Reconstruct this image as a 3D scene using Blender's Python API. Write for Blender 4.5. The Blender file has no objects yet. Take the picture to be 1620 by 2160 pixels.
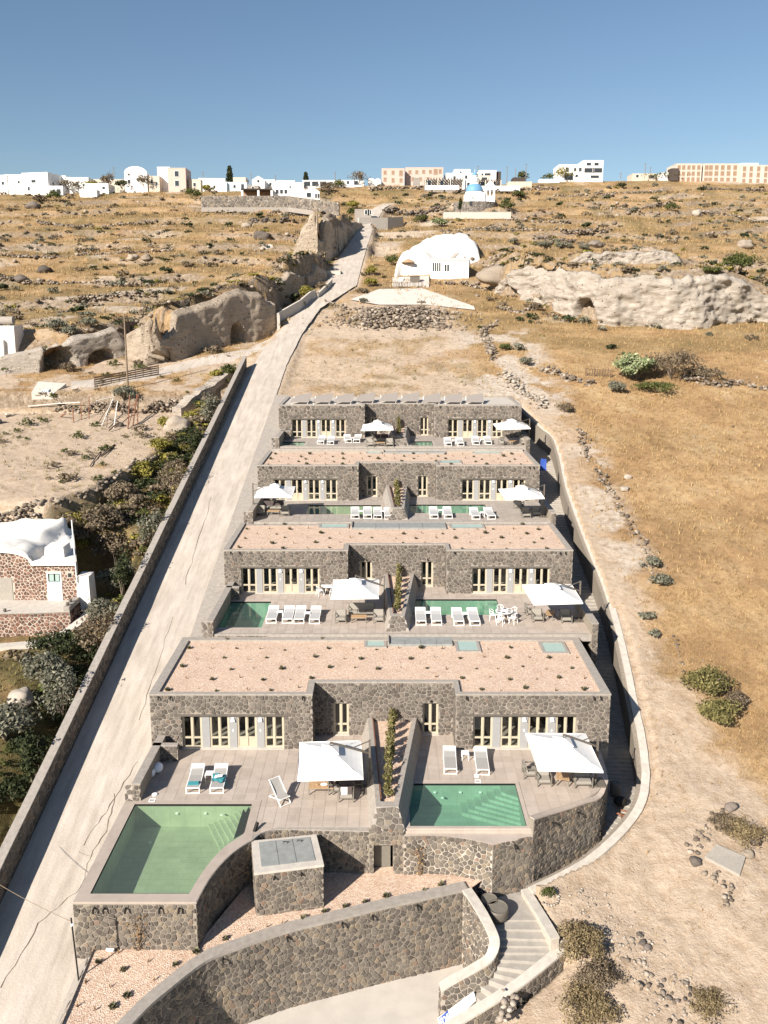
import bpy, bmesh, math, random
import numpy as np
from mathutils import Vector, Matrix, noise as mnoise
C = bpy.context.scene.collection
SC = bpy.context.scene
PI = math.pi
# ------------------------------------------------------------------ camera, sky, sun, exposure
CAM_Z = 30.0
FPX, PPY, PPX = 1750.0, 930.0, 810.0          # focal length and principal point in pixels of a 1620 x 2160 frame (shift lens)
PITCH = math.atan(290 / 1750.0)
CP, SP = math.cos(PITCH), math.sin(PITCH)
cam = bpy.data.cameras.new('camera')
cam.sensor_fit = 'VERTICAL'; cam.sensor_height = 36.0; cam.sensor_width = 27.0
cam.lens = FPX / 2160 * 36.0
cam.shift_y = -150.0 / 2160.0
cam.clip_start = 0.5; cam.clip_end = 3000
camo = bpy.data.objects.new('camera', cam); C.objects.link(camo)
camo.location = (0, 0, CAM_Z); camo.rotation_euler = (PI / 2 - PITCH, 0, 0)
SC.camera = camo
SUN_EL = math.radians(31.0)
SUN_AZ = math.atan2(0.62, 0.785)              # light travels towards +X, +Y
world = bpy.data.worlds.new('World'); SC.world = world; world.use_nodes = True
wn = world.node_tree; wn.nodes.clear()
sky = wn.nodes.new('ShaderNodeTexSky'); sky.sky_type = 'NISHITA'; sky.sun_disc = False
sky.sun_elevation = SUN_EL; sky.sun_rotation = SUN_AZ + PI
sky.altitude = 50; sky.air_density = 1.1; sky.dust_density = 0.25; sky.ozone_density = 3.0
bg = wn.nodes.new('ShaderNodeBackground'); bg.inputs[1].default_value = 0.056
wo = wn.nodes.new('ShaderNodeOutputWorld')
wn.links.new(sky.outputs[0], bg.inputs[0]); wn.links.new(bg.outputs[0], wo.inputs[0])
sl = bpy.data.lights.new('sun', 'SUN'); sl.energy = 5.0; sl.angle = math.radians(0.5); sl.color = (1.0, 0.93, 0.83)
so = bpy.data.objects.new('sun', sl); C.objects.link(so)
sd = Vector((math.sin(SUN_AZ) * math.cos(SUN_EL), math.cos(SUN_AZ) * math.cos(SUN_EL), -math.sin(SUN_EL)))
so.rotation_euler = sd.to_track_quat('-Z', 'Y').to_euler(); so.location = (-60, -60, 120)
SC.view_settings.view_transform = 'Standard'; SC.view_settings.look = 'None'
SC.view_settings.exposure = 0.9; SC.view_settings.gamma = 1.0; SC.view_settings.use_curve_mapping = False
SC.cycles.max_bounces = 6; SC.cycles.transparent_max_bounces = 8; SC.cycles.use_denoising = True
SC.cycles.diffuse_bounces = 4; SC.cycles.glossy_bounces = 3
rnd = random.Random(7)
RG = np.random.default_rng(11)

# ------------------------------------------------------------------ world points of things seen in the photograph, on planes of known height or depth
def ray(px, py):
    a = (PPY - py) / FPX
    return ((px - PPX) / FPX, CP + a * SP, a * CP - SP)
def az(px, py, z):
    r = ray(px, py); t = (z - CAM_Z) / r[2]
    return (r[0] * t, r[1] * t, z)
def ay(px, py, Y):
    r = ray(px, py); t = Y / r[1]
    return (r[0] * t, Y, CAM_Z + r[2] * t)
def plane(Y): return 7 + .262 * (Y - 57)
def hp(px, py, off=-.35):                      # point on the sloping hillside plane
    r = ray(px, py)
    t = (CAM_Z - (7 + off) + .262 * 57) / (.262 * r[1] - r[2])
    return (r[0] * t, r[1] * t, CAM_Z + r[2] * t)

# ------------------------------------------------------------------ object helpers
def thing(name, label, cat, loc=(0, 0, 0), rz=0, group=None):
    o = bpy.data.objects.new(name, None); C.objects.link(o)
    o.empty_display_size = .2
    o.location = loc; o.rotation_euler = (0, 0, rz)
    o['label'] = label; o['category'] = cat; o['kind'] = 'thing'
    if group: o['group'] = group
    return o
def tag(o, label, cat, group=None):
    o['label'] = label; o['category'] = cat; o['kind'] = 'thing'
    if group: o['group'] = group
    return o
def struct(o, label=None):
    o['kind'] = 'structure'
    if label: o['label'] = label
    return o
def stuff(o, label=None, cat=None):
    o['kind'] = 'stuff'
    if label: o['label'] = label
    if cat: o['category'] = cat
    return o
def mk(name, V, F, mat, parent=None, smooth=False, local=False):
    """one mesh object; V in world coordinates unless local"""
    me = bpy.data.meshes.new(name)
    if parent is not None and not local:
        lx, ly, lz = parent.location
        V = [(v[0] - lx, v[1] - ly, v[2] - lz) for v in V]
    me.from_pydata(V, [], F)
    ms = mat if isinstance(mat, (list, tuple)) else [mat]
    for m in ms: me.materials.append(m)
    if smooth: me.shade_smooth()
    o = bpy.data.objects.new(name, me); C.objects.link(o)
    if parent is not None: o.parent = parent
    return o
def mknp(name, V, T, mat, parent=None, smooth=False):
    """mesh from numpy arrays, T (n,3) or (n,4)"""
    me = bpy.data.meshes.new(name)
    V = np.asarray(V, dtype=np.float32); T = np.asarray(T, dtype=np.int32)
    if parent is not None: V = V - np.array(parent.location, dtype=np.float32)
    n, k = T.shape
    me.vertices.add(len(V)); me.vertices.foreach_set('co', V.ravel())
    me.loops.add(n * k); me.loops.foreach_set('vertex_index', T.ravel())
    me.polygons.add(n)
    me.polygons.foreach_set('loop_start', np.arange(0, n * k, k, dtype=np.int32))
    me.polygons.foreach_set('loop_total', np.full(n, k, dtype=np.int32))
    if smooth: me.polygons.foreach_set('use_smooth', np.ones(n, dtype=bool))
    me.update(calc_edges=True)
    for m in (mat if isinstance(mat, (list, tuple)) else [mat]): me.materials.append(m)
    o = bpy.data.objects.new(name, me); C.objects.link(o)
    if parent is not None: o.parent = parent
    return o
def dup(o, parent=None):
    c = o.copy(); C.objects.link(c)
    if parent is not None: c.parent = parent
    for ch in list(o.children): dup(ch, c)
    return c

class MB:
    """collects shapes for one mesh"""
    def __init__(s): s.V = []; s.F = []
    def add(s, V, F):
        n = len(s.V); s.V += [tuple(v) for v in V]; s.F += [tuple(i + n for i in f) for f in F]; return s
    def box(s, x0, x1, y0, y1, z0, z1, taper=0):
        t = taper
        return s.add([(x0, y0, z0), (x1, y0, z0), (x1, y1, z0), (x0, y1, z0), (x0 + t, y0 + t, z1), (x1 - t, y0 + t, z1), (x1 - t, y1 - t, z1), (x0 + t, y1 - t, z1)],
                     [(3, 2, 1, 0), (4, 5, 6, 7), (0, 1, 5, 4), (1, 2, 6, 5), (2, 3, 7, 6), (3, 0, 4, 7)])
    def bar(s, a, b, w, h=None):
        """rectangular bar between points"""
        a = Vector(a); b = Vector(b); h = h or w
        d = (b - a).normalized(); up = Vector((0, 0, 1)) if abs(d.z) < .95 else Vector((0, 1, 0))
        sx = d.cross(up).normalized() * (w / 2); sy = sx.cross(d).normalized() * (h / 2)
        V = [a - sx - sy, a + sx - sy, a + sx + sy, a - sx + sy, b - sx - sy, b + sx - sy, b + sx + sy, b - sx + sy]
        return s.add(V, [(0, 1, 2, 3), (7, 6, 5, 4), (0, 4, 5, 1), (1, 5, 6, 2), (2, 6, 7, 3), (3, 7, 4, 0)])
    def tube(s, pts, r, n=8, r2=None, cap=True):
        pts = [Vector(p) for p in pts]; V = []; m = len(pts)
        for i, p in enumerate(pts):
            d = (pts[min(i + 1, m - 1)] - pts[max(i - 1, 0)]).normalized()
            up = Vector((0, 0, 1)) if abs(d.z) < .95 else Vector((1, 0, 0))
            a = d.cross(up).normalized(); b = a.cross(d).normalized()
            rr = r if r2 is None else r + (r2 - r) * i / max(1, m - 1)
            V += [p + a * (rr * math.cos(2 * PI * k / n)) + b * (rr * math.sin(2 * PI * k / n)) for k in range(n)]
        F = []
        for i in range(m - 1):
            for k in range(n):
                k2 = (k + 1) % n
                F.append((i * n + k, i * n + k2, (i + 1) * n + k2, (i + 1) * n + k))
        if cap: F.append(tuple(range(n))[::-1]); F.append(tuple((m - 1) * n + k for k in range(n)))
        return s.add(V, F)
    def lathe(s, c, prof, n=16):
        V = []; F = []
        for (r, z) in prof:
            V += [(c[0] + r * math.cos(2 * PI * k / n), c[1] + r * math.sin(2 * PI * k / n), c[2] + z) for k in range(n)]
        for i in range(len(prof) - 1):
            for k in range(n):
                k2 = (k + 1) % n
                F.append((i * n + k, i * n + k2, (i + 1) * n + k2, (i + 1) * n + k))
        F.append(tuple((len(prof) - 1) * n + k for k in range(n))); F.append(tuple(range(n))[::-1])
        return s.add(V, F)
    def prism(s, poly, z0, z1):
        """vertical prism; z0/z1 numbers or lists"""
        n = len(poly)
        a = z0 if isinstance(z0, (list, tuple)) else [z0] * n
        b = z1 if isinstance(z1, (list, tuple)) else [z1] * n
        ar = sum(poly[i][0] * poly[(i + 1) % n][1] - poly[(i + 1) % n][0] * poly[i][1] for i in range(n))
        if ar < 0: poly = poly[::-1]; a = a[::-1]; b = b[::-1]
        V = [(p[0], p[1], a[i]) for i, p in enumerate(poly)] + [(p[0], p[1], b[i]) for i, p in enumerate(poly)]
        F = [tuple(range(n))[::-1], tuple(range(n, 2 * n))] + [(i, (i + 1) % n, n + (i + 1) % n, n + i) for i in range(n)]
        return s.add(V, F)
    def ico(s, c, r, sub=2):
        bm = bmesh.new(); bmesh.ops.create_icosphere(bm, subdivisions=sub, radius=1)
        bm.verts.ensure_lookup_table()
        rr = r if isinstance(r, (tuple, list)) else (r, r, r)
        V = [(c[0] + v.co.x * rr[0], c[1] + v.co.y * rr[1], c[2] + v.co.z * rr[2]) for v in bm.verts]
        F = [tuple(v.index for v in f.verts) for f in bm.faces]; bm.free()
        return s.add(V, F)
    def build(s, name, mat, parent=None, smooth=False, local=False):
        return mk(name, s.V, s.F, mat, parent, smooth, local)

# ------------------------------------------------------------------ materials
def nodes(name):
    m = bpy.data.materials.new(name); m.use_nodes = True
    nt = m.node_tree; nt.nodes.clear()
    o = nt.nodes.new('ShaderNodeOutputMaterial'); b = nt.nodes.new('ShaderNodeBsdfPrincipled')
    nt.links.new(b.outputs[0], o.inputs[0])
    b.inputs['Roughness'].default_value = .85
    b.inputs['Specular IOR Level'].default_value = .25
    return m, nt, b
def nd(nt, t, **kw):
    n = nt.nodes.new(t)
    for k, v in kw.items():
        if k.startswith('i_'):
            key = k[2:]
            n.inputs[int(key) if key.isdigit() else key.replace('_', ' ')].default_value = v
        else: setattr(n, k, v)
    return n
def geo_pos(nt):
    return nd(nt, 'ShaderNodeNewGeometry').outputs['Position']
def noise_tex(nt, scale, detail=4, rough=.6, vec=None):
    n = nd(nt, 'ShaderNodeTexNoise', i_Scale=scale, i_Detail=detail, i_Roughness=rough)
    nt.links.new(vec if vec is not None else geo_pos(nt), n.inputs['Vector'])
    return n.outputs['Fac']
def ramp(nt, fac, stops):
    r = nd(nt, 'ShaderNodeValToRGB')
    el = r.color_ramp.elements
    while len(el) > 1: el.remove(el[-1])
    el[0].position = stops[0][0]; el[0].color = (*stops[0][1], 1)
    for p, c in stops[1:]:
        e = el.new(p); e.color = (*c, 1)
    nt.links.new(fac, r.inputs[0]); return r.outputs[0]
def mix(nt, fac, a, b, mode='MIX'):
    n = nd(nt, 'ShaderNodeMix', data_type='RGBA', blend_type=mode)
    for s_, v in ((0, fac), (6, a), (7, b)):
        if hasattr(v, 'is_output'): nt.links.new(v, n.inputs[s_])
        elif s_ == 0: n.inputs[0].default_value = v
        else: n.inputs[s_].default_value = (*v, 1)
    return n.outputs[2]
def math_(nt, op, a, b=None):
    n = nd(nt, 'ShaderNodeMath', operation=op)
    for i, v in enumerate((a, b)):
        if v is None: continue
        if hasattr(v, 'is_output'): nt.links.new(v, n.inputs[i])
        else: n.inputs[i].default_value = v
    return n.outputs[0]
def bump(nt, b, h, strength=.5, dist=.02):
    n = nd(nt, 'ShaderNodeBump', i_Strength=strength, i_Distance=dist)
    nt.links.new(h, n.inputs['Height']); nt.links.new(n.outputs[0], b.inputs['Normal'])
def piece_random(nt):
    """a number that differs from piece to piece, joined or single"""
    g = nd(nt, 'ShaderNodeNewGeometry'); i = nd(nt, 'ShaderNodeObjectInfo')
    s = math_(nt, 'ADD', g.outputs['Random Per Island'], i.outputs['Random'])
    return math_(nt, 'FRACT', s)
def simple(name, col, var=.12, scale=3, rough=.85, bscale=None, bstr=.3, bdist=.01, metal=0, spec=.25):
    m, nt, b = nodes(name)
    if max(col) < .7: col = tuple(c * .80 for c in col)
    f = noise_tex(nt, scale, 5)
    lo = tuple(c * (1 - var) for c in col); hi = tuple(min(1, c * (1 + var)) for c in col)
    nt.links.new(ramp(nt, f, [(.3, lo), (.7, hi)]), b.inputs['Base Color'])
    b.inputs['Roughness'].default_value = rough; b.inputs['Metallic'].default_value = metal
    b.inputs['Specular IOR Level'].default_value = spec
    if bscale: bump(nt, b, noise_tex(nt, bscale, 6), bstr, bdist)
    return m
def pieces(name, stops, nscale=6, bscale=25, bstr=.6, bdist=.02, rough=.9, namt=.3):
    m, nt, b = nodes(name)
    c = ramp(nt, piece_random(nt), stops)
    f = noise_tex(nt, nscale, 6, .7)
    c2 = mix(nt, namt, c, ramp(nt, f, [(.3, (.25, .25, .25)), (.75, (1.6, 1.6, 1.6))]), 'MULTIPLY')
    nt.links.new(c2, b.inputs['Base Color']); b.inputs['Roughness'].default_value = rough
    bump(nt, b, noise_tex(nt, bscale, 6), bstr, bdist)
    return m
M = {}
M['stone'] = pieces('basalt_stone', [(0, (.098, .083, .070)), (.35, (.132, .113, .096)), (.7, (.162, .139, .117)), (.94, (.195, .166, .138)), (1, (.18, .135, .105))])
M['stone_warm'] = pieces('warm_rubble_stone', [(0, (.095, .08, .067)), (.4, (.145, .124, .103)), (.75, (.185, .157, .128)), (.93, (.235, .188, .135)), (1, (.20, .135, .10))])
M['stone_red'] = pieces('red_lava_stone', [(0, (.10, .055, .04)), (.5, (.19, .095, .065)), (1, (.26, .14, .10))])
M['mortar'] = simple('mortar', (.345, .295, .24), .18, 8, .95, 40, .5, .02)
M['mortar_dark'] = simple('darker_mortar', (.29, .247, .20), .2, 8, .95, 40, .5, .02)  # same mortar hue in one evenly darker tone
M['mortar_villa'] = simple('villa_mortar', (.36, .31, .26), .18, 8, .95, 40, .4, .02)
M['coping_pale'] = simple('limewashed_coping', (.60, .545, .475), .14, 3, .9, 40, .35, .02)
M['stair'] = simple('stair_concrete', (.44, .40, .35), .14, 2.5, .9, 40, .3, .01)
M['lintel'] = simple('weathered_lintel', (.15, .13, .11), .15, 5, .9, 40, .4, .01)
M['mortar_white'] = simple('lime_mortar', (.56, .49, .41), .12, 8, .95, 40, .4, .02)
M['cement'] = simple('cement_coping', (.40, .355, .31), .16, 4, .9, 60, .35, .01)
M['cement_lt'] = simple('light_cement', (.62, .56, .49), .12, 3, .9, 50, .35, .01)
M['whitewash'] = simple('whitewash', (.72, .68, .625), .10, 2.5, .9, 30, .25, .02)
M['white_wall'] = simple('white_plaster', (.80, .785, .76), .04, 1.5, .9)
M['pink_wall'] = simple('pink_plaster', (.66, .51, .44), .06, 1.0, .9)
M['cream_wall'] = simple('cream_plaster', (.69, .60, .49), .06, 1.0, .9)
M['apricot_wall'] = simple('apricot_plaster', (.69, .59, .50), .05, 1.0, .9)
M['grey_wall'] = simple('grey_render', (.36, .32, .28), .12, 2, .9)
M['cream_wood'] = simple('cream_painted_wood', (.585, .505, .375), .05, 6, .55)
M['pier'] = simple('pale_grey_render', (.36, .355, .35), .05, 4, .85)
M['slate'] = simple('slate_cap', (.33, .335, .32), .14, 3, .7, 20, .2, .01)
M['teak'] = simple('teak_wood', (.50, .33, .19), .2, 9, .6)
M['metal_w'] = simple('white_powder_coat', (.82, .80, .77), .03, 4, .45)
M['sling'] = simple('grey_sling_fabric', (.42, .40, .375), .06, 60, .9)
M['sling_lt'] = simple('pale_sling_fabric', (.52, .51, .495), .06, 60, .9)
M['canvas'] = simple('white_canvas', (.82, .79, .745), .03, 2, .9)
M['metal_d'] = simple('taupe_aluminium', (.17, .145, .12), .08, 6, .5)
M['metal_o'] = simple('olive_grey_frame', (.22, .20, .165), .1, 6, .6)
M['cushion'] = simple('greige_cushion', (.34, .31, .27), .1, 30, .95)
M['cushion_d'] = simple('dark_cushion', (.10, .08, .075), .15, 30, .95)
M['cushion_r'] = simple('wine_red_cushion', (.22, .05, .06), .15, 30, .95)
M['teal'] = simple('teal_towel', (.07, .33, .37), .12, 40, .95)
M['paper'] = simple('white_cloth', (.85, .84, .82), .03, 10, .9)
M['lamp_ball'] = simple('white_globe', (.84, .84, .85), .02, 3, .35)
M['black'] = simple('black_fitting', (.025, .022, .02), .2, 9, .6)
M['dark_wood'] = simple('weathered_wood', (.16, .11, .075), .25, 12, .9)
M['pole_wood'] = simple('pole_wood', (.27, .20, .14), .25, 6, .9)
M['rust'] = simple('rusty_iron', (.27, .12, .07), .3, 10, .9)
M['blue_paint'] = simple('dome_blue', (.17, .36, .56), .06, 3, .5)
M['pale_blue'] = simple('pale_blue_paint', (.55, .66, .72), .05, 4, .5)
M['sign_blue'] = simple('sign_blue', (.03, .08, .36), .04, 3, .5)
M['roof_dark'] = simple('dark_roof', (.09, .07, .06), .15, 3, .9)
M['interior'] = simple('room_plaster', (.50, .44, .37), .08, 2, .9)
M['room_floor'] = simple('room_floor', (.55, .48, .40), .08, 2, .6)
M['soil'] = simple('soil', (.16, .12, .085), .3, 3, .95, 20, .8, .05)
M['block'] = simple('cinder_block', (.40, .36, .31), .12, 8, .95, 40, .4, .01)
M['bark'] = simple('bark', (.17, .125, .09), .3, 9, .95, 30, .6, .03)
M['twig'] = simple('dry_twigs', (.26, .205, .16), .3, 9, .95)
def foliage(name, stops, tr=.25):
    m, nt, b = nodes(name)
    c = ramp(nt, piece_random(nt), stops)
    f = noise_tex(nt, 1.1, 3)
    c2 = mix(nt, .5, c, ramp(nt, f, [(.3, (.5, .5, .5)), (.7, (1.4, 1.4, 1.4))]), 'MULTIPLY')
    nt.links.new(c2, b.inputs['Base Color']); b.inputs['Roughness'].default_value = .8
    t = nd(nt, 'ShaderNodeBsdfTranslucent'); nt.links.new(c2, t.inputs[0])
    mx = nd(nt, 'ShaderNodeMixShader', i_0=tr); nt.links.new(b.outputs[0], mx.inputs[1]); nt.links.new(t.outputs[0], mx.inputs[2])
    nt.links.new(mx.outputs[0], nt.nodes['Material Output'].inputs[0])
    return m
M['leaf_green'] = foliage('green_leaves', [(0, (.045, .06, .018)), (.5, (.09, .105, .03)), (1, (.16, .16, .05))])
M['leaf_grey'] = foliage('grey_green_leaves', [(0, (.10, .105, .075)), (.5, (.19, .185, .135)), (1, (.28, .26, .19))])
M['leaf_brown'] = foliage('dry_brown_scrub', [(0, (.10, .075, .05)), (.5, (.19, .145, .095)), (1, (.28, .22, .145))])
M['leaf_thorn'] = foliage('straw_olive_thorn', [(0, (.16, .115, .06)), (.5, (.27, .205, .11)), (1, (.38, .30, .17))])
M['leaf_yellow'] = foliage('yellow_green_leaves', [(0, (.13, .12, .025)), (.5, (.24, .21, .05)), (1, (.40, .33, .07))])
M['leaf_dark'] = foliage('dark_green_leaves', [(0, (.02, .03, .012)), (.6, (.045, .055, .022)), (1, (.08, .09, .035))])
M['leaf_hedge'] = foliage('olive_hedge_leaves', [(0, (.09, .085, .03)), (.5, (.19, .165, .06)), (1, (.30, .26, .11))])
M['leaf_succ'] = foliage('succulent_leaves', [(0, (.09, .085, .05)), (.5, (.17, .155, .09)), (1, (.27, .24, .14))], .05)
M['leaf_sprig'] = foliage('dry_sprig', [(0, (.20, .12, .06)), (.5, (.32, .20, .10)), (1, (.42, .30, .15))], .1)
M['grass'] = foliage('dry_grass', [(0, (.30, .19, .085)), (.5, (.45, .30, .14)), (1, (.60, .45, .24))], .2)
M['grass_green'] = foliage('olive_grass', [(0, (.13, .11, .04)), (.5, (.22, .19, .07)), (1, (.33, .28, .11))], .2)
M['cactus'] = foliage('cactus_pads', [(0, (.10, .13, .06)), (.5, (.20, .23, .11)), (1, (.33, .34, .19))], .05)
M['rock'] = pieces('field_rock', [(0, (.11, .085, .065)), (.4, (.19, .15, .115)), (.75, (.27, .22, .17)), (1, (.40, .335, .27))], 3, 12, .6, .04)
M['rock_pale'] = pieces('pale_rock', [(0, (.25, .205, .165)), (.5, (.35, .295, .24)), (1, (.44, .385, .325))], 3, 12, .6, .04)
M['rock_dark'] = pieces('dark_lava_rock', [(0, (.06, .05, .042)), (.5, (.12, .10, .085)), (1, (.22, .18, .15))], 3, 12, .6, .04)
def mat_tuff(name, lo, hi, pit, bs=1.0):
    m, nt, b = nodes(name)
    p = geo_pos(nt)
    c = ramp(nt, noise_tex(nt, .55, 8, .65, p), [(.3, lo), (.68, hi)])
    v = nd(nt, 'ShaderNodeTexVoronoi', i_Scale=1.3); nt.links.new(p, v.inputs['Vector'])
    spots = math_(nt, 'LESS_THAN', v.outputs['Distance'], .17)
    big = math_(nt, 'GREATER_THAN', noise_tex(nt, .35, 2, .5, p), .47)
    c = mix(nt, math_(nt, 'MULTIPLY', spots, big), c, pit)
    nt.links.new(c, b.inputs['Base Color'])
    mp = nd(nt, 'ShaderNodeMapping'); mp.inputs['Scale'].default_value = (.35, .35, 1.6); nt.links.new(p, mp.inputs[0])
    n2 = noise_tex(nt, 1.2, 10, .75, mp.outputs[0]); n3 = noise_tex(nt, 4.5, 8, .7, p)
    c = mix(nt, .6, c, ramp(nt, n2, [(.3, (.66, .62, .57)), (.5, (1, 1, 1)), (.7, (1.18, 1.18, 1.18))]), 'MULTIPLY')
    c = mix(nt, .4, c, ramp(nt, n3, [(.3, (.7, .68, .65)), (.65, (1.15, 1.15, 1.15))]), 'MULTIPLY'); nt.links.new(c, b.inputs['Base Color'])
    bump(nt, b, math_(nt, 'ADD', n2, math_(nt, 'MULTIPLY', n3, .5)), 1.0 * bs, .6)
    return m
M['tuff'] = mat_tuff('pale_tuff', (.40, .34, .28), (.55, .485, .415), (.17, .13, .10))
M['tuff_brown'] = mat_tuff('brown_tuff', (.37, .295, .22), (.54, .445, .35), (.12, .09, .07))
def mat_gravel():
    m, nt, b = nodes('pink_gravel'); p = geo_pos(nt)
    v = nd(nt, 'ShaderNodeTexVoronoi', i_Scale=17.0); nt.links.new(p, v.inputs['Vector'])
    sv = nd(nt, 'ShaderNodeSeparateColor'); nt.links.new(v.outputs['Color'], sv.inputs[0])
    c = ramp(nt, sv.outputs[0], [(0, (.44, .29, .215)), (.3, (.55, .39, .285)), (.7, (.61, .462, .348)), (1, (.69, .565, .465))])
    c = mix(nt, .55, c, ramp(nt, noise_tex(nt, .9, 5, .6, p), [(.3, (.84, .80, .76)), (.5, (1, 1, 1)), (.72, (1.12, 1.1, 1.06))]), 'MULTIPLY')
    nt.links.new(c, b.inputs['Base Color']); b.inputs['Roughness'].default_value = .95
    bump(nt, b, v.outputs['Distance'], .8, .03); return m
M['gravel'] = mat_gravel()
def mat_tile(name, cols, nsc=1.4):
    m, nt, b = nodes(name)
    c = ramp(nt, piece_random(nt), [(0, cols[0]), (.5, cols[1]), (1, cols[2])])
    f = noise_tex(nt, nsc, 7, .65)
    c = mix(nt, .6, c, ramp(nt, f, [(.28, (.78, .76, .74)), (.5, (1, 1, 1)), (.75, (1.16, 1.14, 1.12))]), 'MULTIPLY')
    nt.links.new(c, b.inputs['Base Color']); b.inputs['Roughness'].default_value = .75
    return m
M['tile'] = mat_tile('terrace_stone_tile', [(.385, .322, .272), (.415, .35, .297), (.45, .382, .328)])
M['tile_grey'] = mat_tile('grey_terrace_tile', [(.33, .288, .25), (.355, .31, .27), (.385, .337, .297)])
M['grout'] = simple('grout', (.36, .30, .25), .1, 6, .95)
def mat_pool(name, lo, hi, tile=.62):
    m, nt, b = nodes(name); p = geo_pos(nt)
    br = nd(nt, 'ShaderNodeTexBrick', i_Scale=1.0, offset=.5); nt.links.new(p, br.inputs['Vector'])
    br.inputs['Color1'].default_value = (*lo, 1); br.inputs['Color2'].default_value = (*hi, 1)
    br.inputs['Mortar'].default_value = (*[x * .86 for x in lo], 1)
    br.inputs['Mortar Size'].default_value = .012; br.inputs['Brick Width'].default_value = tile * 1.3; br.inputs['Row Height'].default_value = tile * .65
    c = mix(nt, .6, br.outputs[0], ramp(nt, noise_tex(nt, 1.3, 5), [(.3, (.8, .8, .8)), (.7, (1.2, 1.2, 1.2))]), 'MULTIPLY')
    nt.links.new(c, b.inputs['Base Color']); b.inputs['Roughness'].default_value = .7
    return m
M['pool_green'] = mat_pool('green_pool_stone', (.37, .40, .305), (.41, .44, .34))
M['pool_teal'] = mat_pool('teal_pool_stone', (.285, .37, .30), (.32, .41, .335))
def mat_water(name, tint, refl=(.02, .5)):
    m, nt, b = nodes(name); nt.nodes.remove(b)
    t = nd(nt, 'ShaderNodeBsdfTransparent'); t.inputs[0].default_value = (*tint, 1)
    g = nd(nt, 'ShaderNodeBsdfGlossy', i_Roughness=.03)
    lw_ = nd(nt, 'ShaderNodeLayerWeight', i_Blend=.5)
    bp = nd(nt, 'ShaderNodeBump', i_Strength=.12, i_Distance=.05)
    nt.links.new(noise_tex(nt, 2.2, 3), bp.inputs['Height'])
    nt.links.new(bp.outputs[0], g.inputs['Normal']); nt.links.new(bp.outputs[0], lw_.inputs['Normal'])
    fr_ = math_(nt, 'ADD', .02, math_(nt, 'MULTIPLY', .9, math_(nt, 'POWER', lw_.outputs['Facing'], 5.0)))
    df = nd(nt, 'ShaderNodeBsdfDiffuse'); df.inputs[0].default_value = (*[x * .42 for x in tint], 1)
    mk_ = nd(nt, 'ShaderNodeMixShader', i_0=.14); nt.links.new(t.outputs[0], mk_.inputs[1]); nt.links.new(df.outputs[0], mk_.inputs[2])
    mx = nd(nt, 'ShaderNodeMixShader'); nt.links.new(fr_, mx.inputs[0])
    nt.links.new(mk_.outputs[0], mx.inputs[1]); nt.links.new(g.outputs[0], mx.inputs[2])
    nt.links.new(mx.outputs[0], nt.nodes['Material Output'].inputs[0]); return m
M['water_green'] = mat_water('green_pool_water', (.77, .885, .76))
M['water_teal'] = mat_water('teal_pool_water', (.66, .86, .76))
def mat_glass(name, tint=(.84, .86, .85), rough=.02):
    m, nt, b = nodes(name); nt.nodes.remove(b)
    t = nd(nt, 'ShaderNodeBsdfTransparent'); t.inputs[0].default_value = (*tint, 1)
    g = nd(nt, 'ShaderNodeBsdfGlossy', i_Roughness=rough)
    lw_ = nd(nt, 'ShaderNodeLayerWeight', i_Blend=.5)
    fr_ = math_(nt, 'ADD', .05, math_(nt, 'MULTIPLY', .9, math_(nt, 'POWER', lw_.outputs['Facing'], 5.0)))
    mx = nd(nt, 'ShaderNodeMixShader'); nt.links.new(fr_, mx.inputs[0])
    nt.links.new(t.outputs[0], mx.inputs[1]); nt.links.new(g.outputs[0], mx.inputs[2])
    nt.links.new(mx.outputs[0], nt.nodes['Material Output'].inputs[0]); return m
M['glass'] = mat_glass('window_glass')
M['glass_far'] = simple('dark_window_glass', (.05, .055, .06), .1, 3, .15, spec=.5)
M['glass_sky'] = simple('frosted_skylight', (.42, .55, .50), .05, 3, .35)
M['shutter'] = simple('brown_shutter', (.36, .24, .165), .1, 3, .7)
M['panel'] = simple('grey_awning_sheet', (.40, .35, .305), .08, 5, .5)
def mat_road():
    m, nt, b = nodes('worn_concrete_road'); p = geo_pos(nt)
    mp = nd(nt, 'ShaderNodeMapping'); mp.inputs['Scale'].default_value = (1.0, .12, 1.0); nt.links.new(p, mp.inputs[0])
    c = ramp(nt, noise_tex(nt, 1.3, 6, .6, mp.outputs[0]), [(.25, (.39, .34, .29)), (.5, (.455, .40, .345)), (.75, (.52, .465, .405))])
    c = mix(nt, .5, c, ramp(nt, noise_tex(nt, .33, 7, .7, p), [(.3, (.82, .80, .77)), (.6, (1.05, 1.04, 1.03)), (.8, (1.15, 1.12, 1.1))]), 'MULTIPLY')
    mq = nd(nt, 'ShaderNodeMapping'); mq.inputs['Scale'].default_value = (2.6, .05, 1.0); nt.links.new(p, mq.inputs[0])
    c = mix(nt, .55, c, ramp(nt, noise_tex(nt, 1.0, 5, .65, mq.outputs[0]), [(.35, (.78, .76, .73)), (.5, (1, 1, 1)), (.62, (1.14, 1.12, 1.1))]), 'MULTIPLY')
    c = mix(nt, .4, c, ramp(nt, noise_tex(nt, 14, 6, .75, p), [(.32, (.72, .70, .67)), (.5, (1, 1, 1)), (.7, (1.2, 1.2, 1.2))]), 'MULTIPLY')
    nt.links.new(c, b.inputs['Base Color']); bump(nt, b, noise_tex(nt, 9, 6, .7, p), .5, .04); return m
M['road'] = mat_road()
M['drive'] = simple('pale_driveway', (.66, .60, .53), .08, 1.2, .9, 25, .3, .01)
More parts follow.
